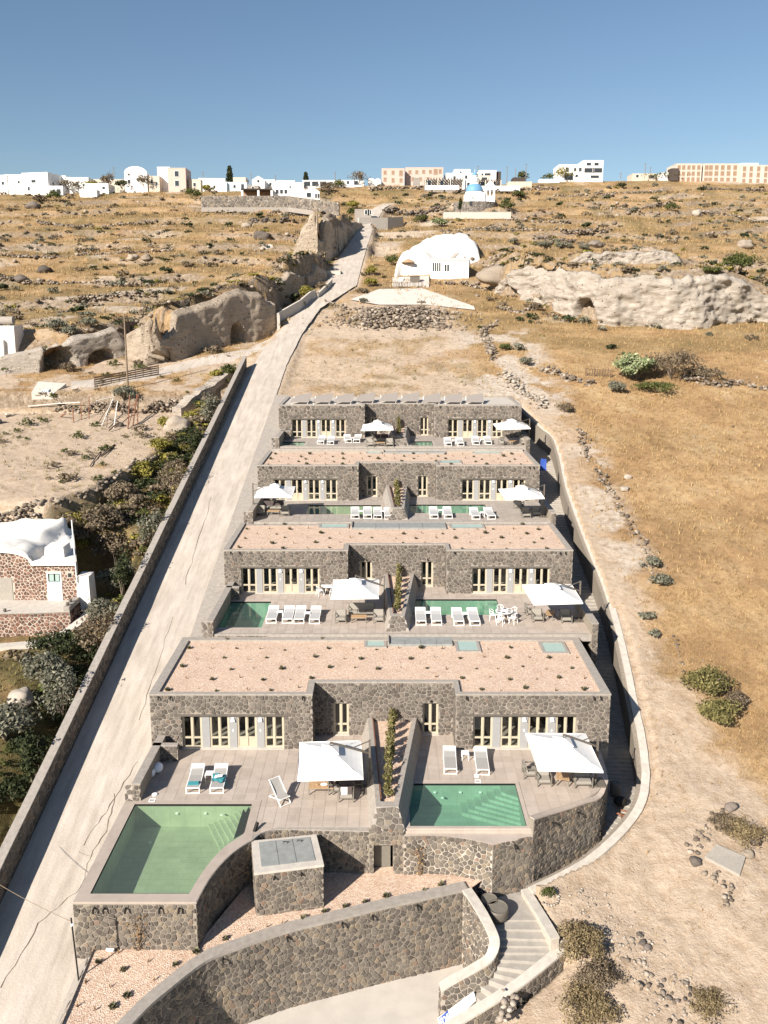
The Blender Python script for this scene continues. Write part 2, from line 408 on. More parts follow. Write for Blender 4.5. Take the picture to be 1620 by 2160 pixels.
# ------------------------------------------------------------------ noise and hillside shape
def _hash(ix, iy, s):
    h = (ix.astype(np.int64) * 374761393 + iy.astype(np.int64) * 668265263 + s * 2147483647) & 0xffffffff
    h = ((h ^ (h >> 13)) * 1274126177) & 0xffffffff
    return ((h ^ (h >> 16)) & 0xffff) / 65535.0
def vnoise(x, y, s=0):
    x = np.asarray(x, float); y = np.asarray(y, float)
    ix = np.floor(x); iy = np.floor(y); fx = x - ix; fy = y - iy
    fx = fx * fx * (3 - 2 * fx); fy = fy * fy * (3 - 2 * fy)
    a = _hash(ix, iy, s); b = _hash(ix + 1, iy, s); c = _hash(ix, iy + 1, s); d = _hash(ix + 1, iy + 1, s)
    return (a * (1 - fx) + b * fx) * (1 - fy) + (c * (1 - fx) + d * fx) * fy
def fbm(x, y, s=0, o=4):
    t = 0; a = .5; n = 0
    for i in range(o):
        t = t + a * vnoise(np.asarray(x) * 2 ** i, np.asarray(y) * 2 ** i, s + i * 17); n += a; a *= .55
    return t / n
def sstep(a, b, x):
    t = np.clip((np.asarray(x, float) - a) / (b - a), 0, 1); return t * t * (3 - 2 * t)

BW = [(7.25, 37.3, 1.15), (10.45, 38.8, 1.7), (13.4, 41.35, 2.35), (14.75, 43.6, 2.95), (15.5, 46.8, 3.8), (16.0, 50.5, 4.8), (16.88, 57.2, 6.55), (17.3, 63.1, 8.1),
      (17.4, 70.2, 9.96), (17.75, 78.9, 12.25), (18.5, 86.3, 14.2), (18.7, 91.1, 15.4), (17.86, 93.7, 16.1), (16.9, 97.9, 17.2), (16.3, 101.5, 18.2)]   # boundary wall coping
BWX = np.array([p[0] for p in BW]); BWY = np.array([p[1] for p in BW]); BWZ = np.array([p[2] for p in BW])
HOLE = [(-13.45, 101), (-13.5, 45), (-13.6, 33), (-12.9, 18), (2.7, 18), (2.8, 31.2), (4.6, 31.75), (6.15, 32.3), (8.3, 33.7), (7.5, 37.1), (10.55, 38.55), (13.55, 41.2)] + [(p[0] + .05, p[1]) for p in BW[3:]] + [(16.2, 102)]
def inpoly(X, Y, poly):
    r = np.zeros(np.shape(X), bool); n = len(poly)
    for i in range(n):
        x0, y0 = poly[i]; x1, y1 = poly[(i + 1) % n]
        c = ((y0 > Y) != (y1 > Y)) & (X < (x1 - x0) * (Y - y0) / (y1 - y0 + 1e-12) + x0)
        r ^= c
    return r
# road: centre line (X, Y) and width
_rc = [(-16.0, 18, 5.0), (-16.0, 33, 5.0), (-16.0, 60, 4.8), (-15.7, 100, 4.8)]
for (l, r_, y) in [(536, 606, 766), (556, 622, 735), (588, 640, 700), (640, 672, 650), (688, 752, 602), (705, 763, 560), (728, 772, 527), (755, 786, 485)]:
    a_ = hp(l, y, 0); b_ = hp(r_, y, 0)
    _rc.append(((a_[0] + b_[0]) / 2, (a_[1] + b_[1]) / 2, max(3.2, b_[0] - a_[0])))
_rc.append((-5.5, 222, 4)); _rc.append((-3.5, 232, 3.4))
for (x, y) in [(800, 436), (838, 418), (868, 408)]:
    a_ = hp(x, y, 0); _rc.append((a_[0], a_[1], 3.2))
ROADY = np.array([p[1] for p in _rc]); ROADX = np.array([p[0] for p in _rc]); ROADW = np.array([p[2] for p in _rc])
def yridge(X): return np.interp(X, [-200, -130, -60, 0, 60, 110, 260], [276, 279, 288, 298, 309, 316, 320])
# cliffs: base line (X -> Y) and height
def _cl(pts):
    q = sorted([(hp(x, y)[0], hp(x, y)[1], h) for (x, y, h) in pts]); return q
CLIFFS = {
    'quarry': _cl([(262, 752, 3.5), (300, 770, 6), (330, 775, 7.2), (372, 760, 7.4), (420, 738, 7.8), (470, 722, 8.2), (520, 706, 8.0), (560, 694, 6.8), (586, 684, 3.4)]),
    'arch': _cl([(-60, 800, 4.6), (20, 795, 4.6), (95, 790, 4.4), (134, 783, 4.2), (190, 768, 4.0), (250, 752, 4.2), (266, 748, 2.5)]),
    'upper_bank': _cl([(576, 652, 4), (600, 640, 6.5), (640, 620, 6), (668, 600, 4), (690, 590, 1.2)]),
    'road_cliff': _cl([(606, 560, 1.5), (640, 560, 7.5), (672, 562, 9), (702, 552, 9), (730, 520, 7), (750, 494, 4), (768, 482, .8)]),
    'white': _cl([(1040, 612, 1.2), (1070, 628, 5), (1120, 640, 7.5), (1165, 655, 7.5), (1205, 668, 7.4), (1255, 680, 7.8), (1300, 686, 7.8), (1380, 688, 7.8), (1450, 688, 7.8), (1546, 684, 8.0), (1590, 683, 6.5), (1640, 682, 5.0), (1800, 670, 4.5)]),
    'strip': _cl([(1195, 585, .6), (1230, 583, 2.4), (1300, 580, 2.8), (1380, 580, 3.2), (1440, 578, 2.8), (1470, 572, .8)]),
}
def cl_arr(k):
    q = CLIFFS[k]; return np.array([p[0] for p in q]), np.array([p[1] for p in q]), np.array([p[2] for p in q])
CLX = {k: cl_arr(k) for k in CLIFFS}
# left courtyard edge
CEX = np.array([-44., -31.6, -26.5, -23.6, -23.3, -23.0, -21.5, -19.2]); CEY = np.array([62., 68., 74.2, 83.7, 92., 98., 103., 110.])
def court_edge_x(Y): return np.interp(Y, CEY, CEX)
def boundx(Y): return np.interp(Y, BWY, BWX)
def height(X, Y, raw=False):
    X = np.asarray(X, float); Y = np.asarray(Y, float)
    Yr = yridge(X)
    z = plane(np.minimum(Y, Yr)) - .35 + .02 * np.maximum(0, Y - Yr)
    z = z + (fbm(X / 38, Y / 38, 3, 3) - .5) * 3.0 * sstep(110, 190, Y) * (1 - .6 * sstep(250, 300, Y))
    # terraces on both hillsides
    tm = np.maximum(sstep(112, 128, Y) * (X < -16), sstep(140, 158, Y) * sstep(4, 22, X)) + sstep(170, 200, Y) * ((X >= -16) & (X <= 22)) * .8
    tm = np.clip(tm, 0, 1) * (1 - sstep(yridge(X) - 14, yridge(X) - 2, Y))
    H = 4.4
    s = z / H + (fbm(X / 34, Y / 70, 9, 3) - .5) * 1.3
    f = s - np.floor(s)
    w = np.where(f < .87, f / .87 * .54, .54 + .46 * sstep(.87, .985, f))
    zt = z + (w - f) * H
    brk = sstep(.30, .48, fbm(X / 17, Y / 17, 31, 3))
    z = z + (zt - z) * tm * (.6 + .4 * brk)
    # meadow on the right is smooth and a touch tilted
    right = sstep(0, 6, X - boundx(Y)) * (1 - sstep(118, 134, Y)) * (Y > 25)
    z = z + right * (.012 * (X - boundx(Y)) + (fbm(X / 9, Y / 9, 5, 4) - .5) * .9)
    ed = np.where(Y < 101, sstep(.6, 3.0, X - boundx(Y)), 0)
    # cliffs
    for k, (cx, cy, ch) in CLX.items():
        yc = np.interp(X, cx, cy); h = np.interp(X, cx, ch)
        ins = sstep(cx[0] - .5, cx[0] + 1.5, X) * (1 - sstep(cx[-1] - 1.5, cx[-1] + .5, X))
        L = h / .2
        z = z + ins * h * sstep(3.2, 5.2, Y - yc) * np.clip(1 - (Y - yc - 5) / L, 0, 1) - ins * .25 * sstep(-6, 0, Y - yc) * (Y < yc + 4)
    # left: courtyard, terrace above it, bank down to the road wall
    L_ = X < -18.6
    zc = 13.0 + .139 * (Y - 72); zt2 = 19.1 + .17 * (Y - 100)
    inc = sstep(-.35, .35, court_edge_x(Y) - X) * sstep(66.5, 72, Y)
    zc2 = np.where(Y > 101.3, zt2, np.where(Y > 100, zc + (zt2 - zc) * sstep(100, 101.3, Y), zc))
    z_left = np.where(Y < 118, zc2, z)
    bl = inc * (1 - sstep(112, 119, Y))
    z = np.where(L_, z * (1 - bl) + z_left * bl, z)
    # gully behind the road wall, bank on the lower left
    g = np.exp(-((X + 20.2) / 1.1) ** 2) * (Y < 104) * (X < -18.3)
    z = z - g * .9
    lowl = (X < -20.5) & (Y < 66)
    z = z + np.where(lowl, sstep(20.5, 25, -X) * 1.1 + (fbm(X / 4, Y / 4, 8, 3) - .5) * 1.0, 0)
    hm = sstep(50.5, 54, Y) * (1 - sstep(69.5, 71, Y)) * sstep(20.9, 22.4, -X) * (X > -36)
    z = z * (1 - hm) + np.minimum(z, np.where(Y < 58, 5.75 + .05 * (Y - 54) + .3 * fbm(X / 2, Y / 2, 15, 3), 5.6)) * hm
    # flatten the road and its verge
    rx = np.interp(Y, ROADY, ROADX); rw = np.interp(Y, ROADY, ROADW) / 2
    zr = plane(Y) + np.where(Y > 225, -.3, 0)
    m = 1 - sstep(rw + .2, rw + 1.8, np.abs(X - rx)); m = m * (Y < 262)
    z = z * (1 - m) + (zr - .10) * m
    # plot behind the top villa: nearly even slope; gravel lot above it
    pl = sstep(-13, -11.5, X) * (1 - sstep(14, 18, X)) * sstep(98, 101, Y) * (1 - sstep(146, 152, Y))
    z = z * (1 - pl) + (plane(Y) - .35 + (fbm(X / 6, Y / 6, 12, 4) - .5) * .5) * pl
    # churchyard platform
    d = np.hypot((X - 28) / 1.0, (Y - 250)); z = z + 1.2 * (1 - sstep(8, 13, d))
    # fine roughness
    z = z + (fbm(X / 1.7, Y / 1.7, 21, 3) - .5) * .22 * (1 - m) + (fbm(X / 5, Y / 5, 22, 3) - .5) * .3 * tm
    if raw: return z
    near = (X > 4) & (Y < 60) & (X < 24)
    z = np.where(near & (X < boundx(Y) + .9) & (Y > 37.2), np.minimum(z, np.interp(Y, BWY, BWZ) - .04), z)
    fr = np.interp(X, [1.6, 3.1, 4.58, 6.12, 8.3], [-1.6, -1.0, -.5, 0, .5]) - .75 - .1 * np.maximum(0, 32 - Y)
    wf = (1 - sstep(7.5, 10.5, X)) * (1 - sstep(33.6, 34.6, Y)) * (X > 0)
    z = z * (1 - wf) + fr * wf
    h = inpoly(X, Y, HOLE)
    return np.where(h, plane(Y) - 7.0, z)
def hz(x, y): return float(height(np.array([x]), np.array([y]))[0])
def hs(px, py, off=-.35):
    """hillside surface seen at a pixel: march the ray to the ground"""
    r = ray(px, py); t = np.linspace(28, 345, 1500)
    z = height(r[0] * t, r[1] * t, True); g = CAM_Z + r[2] * t - z
    i = int(np.argmax(g < 0)) if (g < 0).any() else len(t) - 1
    return (r[0] * t[i], r[1] * t[i], float(z[i]))

NR, NC = 700, 560
ys = 22 * (430 / 22.) ** (np.arange(NR) / (NR - 1)); us = np.linspace(-1, 1, NC)
YY = np.repeat(ys[:, None], NC, 1); XX = us[None, :] * (YY * .70 + 9)
ZZ = height(XX, YY)
idx = np.arange(NR * NC).reshape(NR, NC)
T = np.stack([idx[:-1, :-1], idx[:-1, 1:], idx[1:, 1:], idx[1:, :-1]], -1).reshape(-1, 4)
ground = mknp('hillside', np.stack([XX, YY, ZZ], -1).reshape(-1, 3), T, [], smooth=True)
struct(ground, 'terraced dry hillside rising to the village on the ridge')
# ground cover weights: bare earth, green, pale rock
gx, gy = np.gradient(ZZ, axis=1) / np.gradient(XX, axis=1), np.gradient(ZZ, axis=0) / np.gradient(YY, axis=0)
slope = np.hypot(gx, gy - .26)
def cover(X, Y):
    n1 = fbm(X / 3.5, Y / 3.5, 41, 4); n2 = fbm(X / 12, Y / 12, 42, 4)
    b = boundx(Y)
    wid = np.interp(Y, [30, 36, 40, 46, 55, 65, 80, 100], [14, 12.5, 9.5, 5.0, 3.2, 1.8, 1.4, 3])
    dirt = (1 - sstep(-1.2, 1.4, X - b - wid + (n1 - .5) * 5)) * (X > -2) * (Y < 101) * np.interp(Y, [30, 60, 75, 101], [1, .95, .6, .8])
    dirt = np.maximum(dirt, (X > 2.5) * (Y < 37.5) * sstep(.25, .5, n1 + .15))
    plot = sstep(-13.4, -12.6, X) * (1 - sstep(10, 14, X + (n1 - .5) * 4)) * sstep(99, 100.5, Y) * (1 - sstep(150, 154, Y))
    trk = np.exp(-((Y - (104.5 + (X + 12) * -.12 + 5.0 * (X < 20) - (X + 3) ** 2 * .006)) / .9) ** 2)
    dirt = np.maximum(dirt, plot * np.maximum(.35 + .5 * sstep(.35, .55, n1), trk))
    court = sstep(-.4, .8, court_edge_x(Y) - X) * (Y > 66) * (Y < 100)
    dirt = np.maximum(dirt, court * sstep(.2, .42, n1 + .12))
    tb = (X < -17) * sstep(101, 102, Y) * (1 - sstep(117, 120, Y))
    dirt = np.maximum(dirt, tb * sstep(.4, .55, n1))
    dirt = np.maximum(dirt, (X < -16) * (X > -40) * sstep(109, 111, Y + (n1 - .5) * 3) * (1 - sstep(116, 118, Y)) * .95)
    rx = np.interp(Y, ROADY, ROADX); rw = np.interp(Y, ROADY, ROADW) / 2
    dirt = np.maximum(dirt, (1 - sstep(rw + .2, rw + 1.2, np.abs(X - rx))) * (Y < 262))
    green = sstep(.56, .72, fbm(X / 9, Y / 9, 44, 4)) * .7 * np.where((X > boundx(Y)) & (Y < 122), .18, 1)
    green = np.maximum(green, (X > -13) * (X < 12) * (Y > 100) * (Y < 116) * sstep(.45, .6, fbm(X / 2.2, Y / 2.2, 48, 4)) * .6)
    green = np.maximum(green, (Y > 119) * sstep(.34, .58, fbm(X / 11, Y / 5, 47, 4)) * np.where(X < -8, .5, .4))
    green = np.maximum(green, ((X < -18.5) & (Y < 100) & (X > court_edge_x(Y))) * sstep(.3, .6, n1))
    green = np.maximum(green, ((X < -19) & (Y < 66)) * (.25 + .75 * sstep(.45, .65, n1)))
    pale = sstep(8, 10, X) * (1 - sstep(21, 25, X)) * sstep(99, 102, Y) * (1 - sstep(128, 134, Y)) * sstep(.42, .55, n1)
    pale = np.maximum(pale, sstep(0, 1, X - b) * (1 - sstep(3.5, 6, X - b)) * (Y > 62) * (Y < 110) * sstep(.42, .58, n1) * .8)
    pale = np.maximum(pale, sstep(.65, .74, fbm(X / 14, Y / 8, 45, 4)) * (Y > 120) * .7)
    return np.clip(dirt, 0, 1), np.clip(green, 0, 1), np.clip(pale, 0, 1)
cd, cg, cpale = cover(XX, YY)
rockw = sstep(.40, .9, slope) * (YY > 100)
col = np.stack([cd * (1 - rockw), cg, cpale, rockw], -1).reshape(-1, 4).astype(np.float32)
at = ground.data.color_attributes.new('cover', 'FLOAT_COLOR', 'POINT'); at.data.foreach_set('color', col.ravel())
def mat_ground():
    m, nt, b = nodes('dry_hillside'); p = geo_pos(nt)
    a = nd(nt, 'ShaderNodeAttribute', attribute_name='cover'); s = nd(nt, 'ShaderNodeSeparateColor'); nt.links.new(a.outputs['Color'], s.inputs[0])
    n1 = noise_tex(nt, .16, 8, .68, p); n2 = noise_tex(nt, 1.7, 8, .72, p); n3 = noise_tex(nt, 9, 5, .7, p)
    grass = ramp(nt, n1, [(.28, (.20, .128, .068)), (.45, (.315, .198, .10)), (.56, (.385, .255, .135)), (.72, (.44, .325, .19))])
    grass = mix(nt, .7, grass, ramp(nt, n2, [(.28, (.55, .53, .5)), (.5, (1, 1, 1)), (.72, (1.3, 1.3, 1.28))]), 'MULTIPLY')
    grass = mix(nt, .55, grass, ramp(nt, n3, [(.3, (.6, .6, .58)), (.7, (1.35, 1.35, 1.35))]), 'MULTIPLY')
    green = ramp(nt, n2, [(.3, (.065, .058, .025)), (.55, (.14, .115, .05)), (.75, (.24, .19, .085))])
    dirt = ramp(nt, n2, [(.25, (.36, .272, .195)), (.5, (.45, .35, .26)), (.75, (.53, .43, .33))])
    dirt = mix(nt, .5, dirt, ramp(nt, n3, [(.3, (.75, .73, .7)), (.65, (1.15, 1.15, 1.15))]), 'MULTIPLY')
    pale = ramp(nt, n2, [(.3, (.33, .265, .21)), (.6, (.52, .445, .365)), (.8, (.60, .53, .455))])
    rock = ramp(nt, n2, [(.3, (.11, .085, .06)), (.5, (.24, .185, .135)), (.7, (.42, .34, .26))])
    def thr(w, k=.55):     # break the edge of each cover with fine noise
        return math_(nt, 'MULTIPLY', w, math_(nt, 'ADD', .25, math_(nt, 'MULTIPLY', n2, 1.5)))
    cl = lambda x: (lambda n: (nt.links.new(x, n.inputs[0]), n.outputs[0])[1])(nd(nt, 'ShaderNodeClamp'))
    c = mix(nt, cl(thr(s.outputs[1])), grass, green)
    c = mix(nt, cl(thr(s.outputs[2])), c, pale)
    c = mix(nt, cl(thr(a.outputs['Alpha'])), c, rock)
    c = mix(nt, cl(thr(s.outputs[0])), c, dirt)
    nt.links.new(c, b.inputs['Base Color']); b.inputs['Roughness'].default_value = .97; b.inputs['Specular IOR Level'].default_value = .1
    h = math_(nt, 'ADD', n2, math_(nt, 'MULTIPLY', n3, .35))
    bump(nt, b, h, .75, .22); return m
M['ground'] = mat_ground(); ground.data.materials.append(M['ground'])

# sheet under and beyond the hillside, out to the horizon behind the ridge
far = MB().add([(-900, 405, 62), (900, 405, 62), (1500, 1600, 58), (-1500, 1600, 58)], [(0, 1, 2, 3)]).build('plateau', M['soil']); struct(far, 'flat land behind the village ridge')

# ------------------------------------------------------------------ road
V = []; F = []; yy = list(np.arange(20, 258, .8)); NW = 7
for y in yy:
    rx = np.interp(y, ROADY, ROADX); rw = np.interp(y, ROADY, ROADW) / 2; zz = plane(y) + (-.3 if y > 225 else 0)
    dx = (np.interp(y + .5, ROADY, ROADX) - np.interp(y - .5, ROADY, ROADX))
    for k in range(NW):
        u = -1 + 2 * k / (NW - 1); e = .12 * (vnoise(y / 1.3, 7.0 + u, 5) - .5) if abs(u) == 1 and y > 100 else 0
        V.append((rx + u * (rw + e), y - u * rw * dx, zz + .05 * (1 - u * u)))
n = len(yy)
F = [(i * NW + k, i * NW + k + 1, (i + 1) * NW + k + 1, (i + 1) * NW + k) for i in range(n - 1) for k in range(NW - 1)]
road = mk('road', V, F, M['road'], None, True); struct(road, 'pale worn concrete lane climbing the hill beside the villas')
# side track to the left
V = []; F = []; tp = [hs(*q) for q in ((585, 722), (552, 734), (520, 743), (485, 751), (450, 758), (415, 766), (380, 774), (340, 786), (290, 797), (240, 805), (150, 813))]
for i, p in enumerate(tp):
    q0, q1 = tp[max(i - 1, 0)], tp[min(i + 1, len(tp) - 1)]; dx, dy = q1[0] - q0[0], q1[1] - q0[1]; l = math.hypot(dx, dy)
    for u in (-1, -.5, 0, .5, 1):
        w = (3.4 if i < 2 else 2.3) * u; x, y = p[0] - dy / l * w, p[1] + dx / l * w; V.append((x, y, hz(x, y) + (.10 if abs(u) < 1 else -.06)))
F = [(5 * i + k, 5 * i + 5 + k, 5 * i + 6 + k, 5 * i + 1 + k)[::-1] for i in range(len(tp) - 1) for k in range(4)]
struct(mk('side_track', V, F, M['road'], None, True), 'pale dusty track leaving the lane to the left')
# cracks in the concrete
def crack(pts, w=.05, nm='road_crack'):
    V = []; F = []; P = []
    for (a, b) in zip(pts[:-1], pts[1:]):
        for t in np.linspace(0, 1, 8)[:-1]:
            P.append((a[0] + (b[0] - a[0]) * t + rnd.uniform(-.09, .09), a[1] + (b[1] - a[1]) * t))
    for i, (x, y) in enumerate(P):
        ww = w * (.3 + rnd.random()); u = (x - np.interp(y, ROADY, ROADX)) / (np.interp(y, ROADY, ROADW) / 2)
        z = plane(y) + .05 * (1 - min(1, u * u)) + .006
        V += [(x - ww / 2, y, z), (x + ww / 2, y, z)]
    F = [(2 * i, 2 * i + 1, 2 * i + 3, 2 * i + 2) for i in range(len(P) - 1)]
    o = mk(nm, V, F, M['soil'], road)
for c in ([(-14.3, 44.5), (-15.0, 41), (-15.7, 38.6)], [(-14.9, 42.2), (-14.6, 40), (-15.0, 38.4), (-14.9, 36.6), (-16.2, 34.8), (-16.9, 31.4)], [(-15.7, 38.6), (-15.0, 38.3)],
          [(-15.5, 58), (-15.3, 52), (-15.0, 47)], [(-16.2, 76), (-15.8, 68), (-15.5, 61)]): crack(c)

# ------------------------------------------------------------------ quarry cliffs with caves
def cliff(k, nm, label, mat, caves=(), dz=0., rough=1.0, gul=.35):
    cx, cy, ch = CLX[k]
    L = np.concatenate([[0], np.cumsum(np.hypot(np.diff(cx), np.diff(cy)))])
    nu = max(40, int(L[-1] / .27)); u = np.linspace(0, L[-1], nu)
    bx = np.interp(u, L, cx); by = np.interp(u, L, cy); h = np.interp(u, L, ch)
    tx = np.gradient(bx); ty = np.gradient(by); n = np.hypot(tx, ty); nx, ny = ty / n, -tx / n          # outward, towards the viewer
    bz = height(bx + nx * .8, by + ny * .8, True) - .8
    NV, NT = 38, 9
    P = np.zeros((NV + NT, nu, 3)); top = height(bx - nx * 5.4, by - ny * 5.4, True)
    zt = np.maximum(bz + h * .55 + .8, np.minimum(bz + h + 1.2, top + .15)) + (fbm(u / 2.2, 0 * u, 66, 4) - .6) * 1.6 * rough
    for j in range(NV):
        v = j / (NV - 1); z = bz + (zt - bz) * v
        d = (fbm(u / 7.0 + 5, z / 9.0, 61, 3) - .5) * 2.0 * rough + (fbm(u / 1.1, z / .8, 62, 4) - .5) * .8 * rough - .45 * v
        d = d - np.abs(fbm((u + z * .7) / 4.6, z / 1.9, 63, 4) - .5) * 2.6 * rough * gul - np.abs(fbm((u - z * .5) / 1.6, z / 1.2, 64, 3) - .5) * .9 * rough + (gul > .9) * (fbm(u / 13.0, z / 20., 68, 2) - .5) * 4.0
        d = d - .9 * sstep(.86, 1, v) ** 2
        for (cu, cw, chh, cdp) in caves:
            s = (u - cu * L[-1]) / (cw / 2); hh = (z - bz - .6) / chh
            d = d - cdp * (1 - sstep(.82, 1.0, np.sqrt(np.abs(s) ** 2.4 + np.clip(hh, 0, 9) ** 2.4)))
        P[j] = np.stack([bx + nx * d, by + ny * d, z], -1)
    for j in range(NT):
        v = (j + 1) / NT; e = P[NV - 1]
        q = np.stack([bx - nx * (1.4 + 4.9 * v), by - ny * (1.4 + 4.9 * v), np.zeros(nu)], -1)
        zg = height(q[:, 0], q[:, 1], True)
        q[:, 2] = np.maximum(zt + .12 * np.sin(u * 1.7) * (1 - v), 0) * (1 - v) + v * (zg - .12)
        q[:, 2] = np.where(v < 1, np.maximum(q[:, 2], zg - .1), q[:, 2])
        P[NV - 1 + j + 1] = q
    idx = np.arange((NV + NT) * nu).reshape(NV + NT, nu)
    T = np.stack([idx[:-1, :-1], idx[:-1, 1:], idx[1:, 1:], idx[1:, :-1]], -1).reshape(-1, 4)
    o = mknp(nm, P.reshape(-1, 3), T, [mat, M['ground']], smooth=True)
    mi = np.zeros(len(T), np.int32); mi[(NV - 1) * (nu - 1):] = 1; o.data.polygons.foreach_set('material_index', mi)
    ca = o.data.color_attributes.new('cover', 'FLOAT_COLOR', 'POINT')
    X, Y = P[..., 0].ravel(), P[..., 1].ravel(); a, b_, c_ = cover(X, Y)
    ca.data.foreach_set('color', np.stack([a * 0, b_ * .8, c_ * .3, np.full_like(a, .25)], -1).astype(np.float32).ravel())
    return struct(o, label)
cliff('quarry', 'cliff', 'brown tuff cliff beside the road with a dark cave mouth', M['tuff_brown'], [(.735, 3.0, 3.6, 4.6), (.26, 5.5, 3.0, 3.2)], rough=.34)
cliff('arch', 'cliff', 'low tuff bank on the left with a wide vaulted cave', M['tuff'], [(.53, 5.2, 3.6, 4.2), (.82, 4.2, 2.2, 3)], rough=.3)
cliff('upper_bank', 'cliff', 'shaded tuff bank above the road with a small cave hole', M['tuff_brown'], [(.62, 1.6, 2.6, 3.0)], rough=.5)
cliff('road_cliff', 'cliff', 'tall brown tuff cliff curving along the upper road', M['tuff_brown'], [(.52, 2.0, 1.8, 2.5)], rough=.45)
cliff('white', 'cliff', 'long white eroded tuff cliff across the right hillside', M['tuff'], [(.07, 6.0, 2.6, 3.4), (.335, 4.6, 4.2, 3.4), (.855, 5.0, 3.2, 3.2), (.2, 3.2, 1.3, 1.6)], rough=1.1, gul=1.0)
cliff('strip', 'cliff', 'short white tuff outcrop above the long white cliff', M['tuff'], [], rough=1.0, gul=.8)
# ------------------------------------------------------------------ rubble masonry: every stone is a piece of geometry
def clip_half(P, a, b, c):
    """keep a*x + b*y <= c"""
    out = []; n = len(P)
    for i in range(n):
        p = P[i]; q = P[(i + 1) % n]
        dp = a * p[0] + b * p[1] - c; dq = a * q[0] + b * q[1] - c
        if dp <= 0: out.append(p)
        if (dp < 0) != (dq < 0) and dp != dq:
            t = dp / (dp - dq); out.append((p[0] + t * (q[0] - p[0]), p[1] + t * (q[1] - p[1])))
    return out
def stone_cells(L, H, su, sv, rng, v0=0.0):
    """irregular polygons filling [0,L] x [v0,H]"""
    nu = max(1, int(round(L / su))); nv = max(1, int(round((H - v0) / sv)))
    du = L / nu; dv = (H - v0) / nv
    S = {}
    for j in range(-2, nv + 2):
        for i in range(-2, nu + 2):
            S[i, j] = ((i + .5 + (.25 if j % 2 else -.25) + rng.uniform(-.42, .42)) * du, v0 + (j + .5 + rng.uniform(-.40, .40)) * dv)
    for k in list(S):                                        # some stones are left out so that their neighbours grow
        if 0 < k[0] < nu - 1 and 0 < k[1] < nv - 1 and rng.random() < .06: del S[k]
    cells = []
    for j in range(nv):
        for i in range(nu):
            if (i, j) not in S: continue
            sx, sy = S[i, j]; r = 2.2 * max(du, dv)
            P = [(sx - r, sy - r), (sx + r, sy - r), (sx + r, sy + r), (sx - r, sy + r)]
            nb = [(ii, jj) for ii in range(i - 2, i + 3) for jj in range(j - 2, j + 3) if (ii, jj) != (i, j) and (ii, jj) in S]
            for k in nb:
                qx, qy = S[k]; a = qx - sx; b = qy - sy
                P = clip_half(P, a, b, (qx * qx - sx * sx + qy * qy - sy * sy) / 2)
            P = clip_half(P, -1, 0, 0); P = clip_half(P, 1, 0, L); P = clip_half(P, 0, -1, -v0); P = clip_half(P, 0, 1, H)
            if len(P) >= 3: cells.append(P)
    return cells
def area_(P): return abs(sum(P[i][0] * P[(i + 1) % len(P)][1] - P[(i + 1) % len(P)][0] * P[i][1] for i in range(len(P)))) / 2
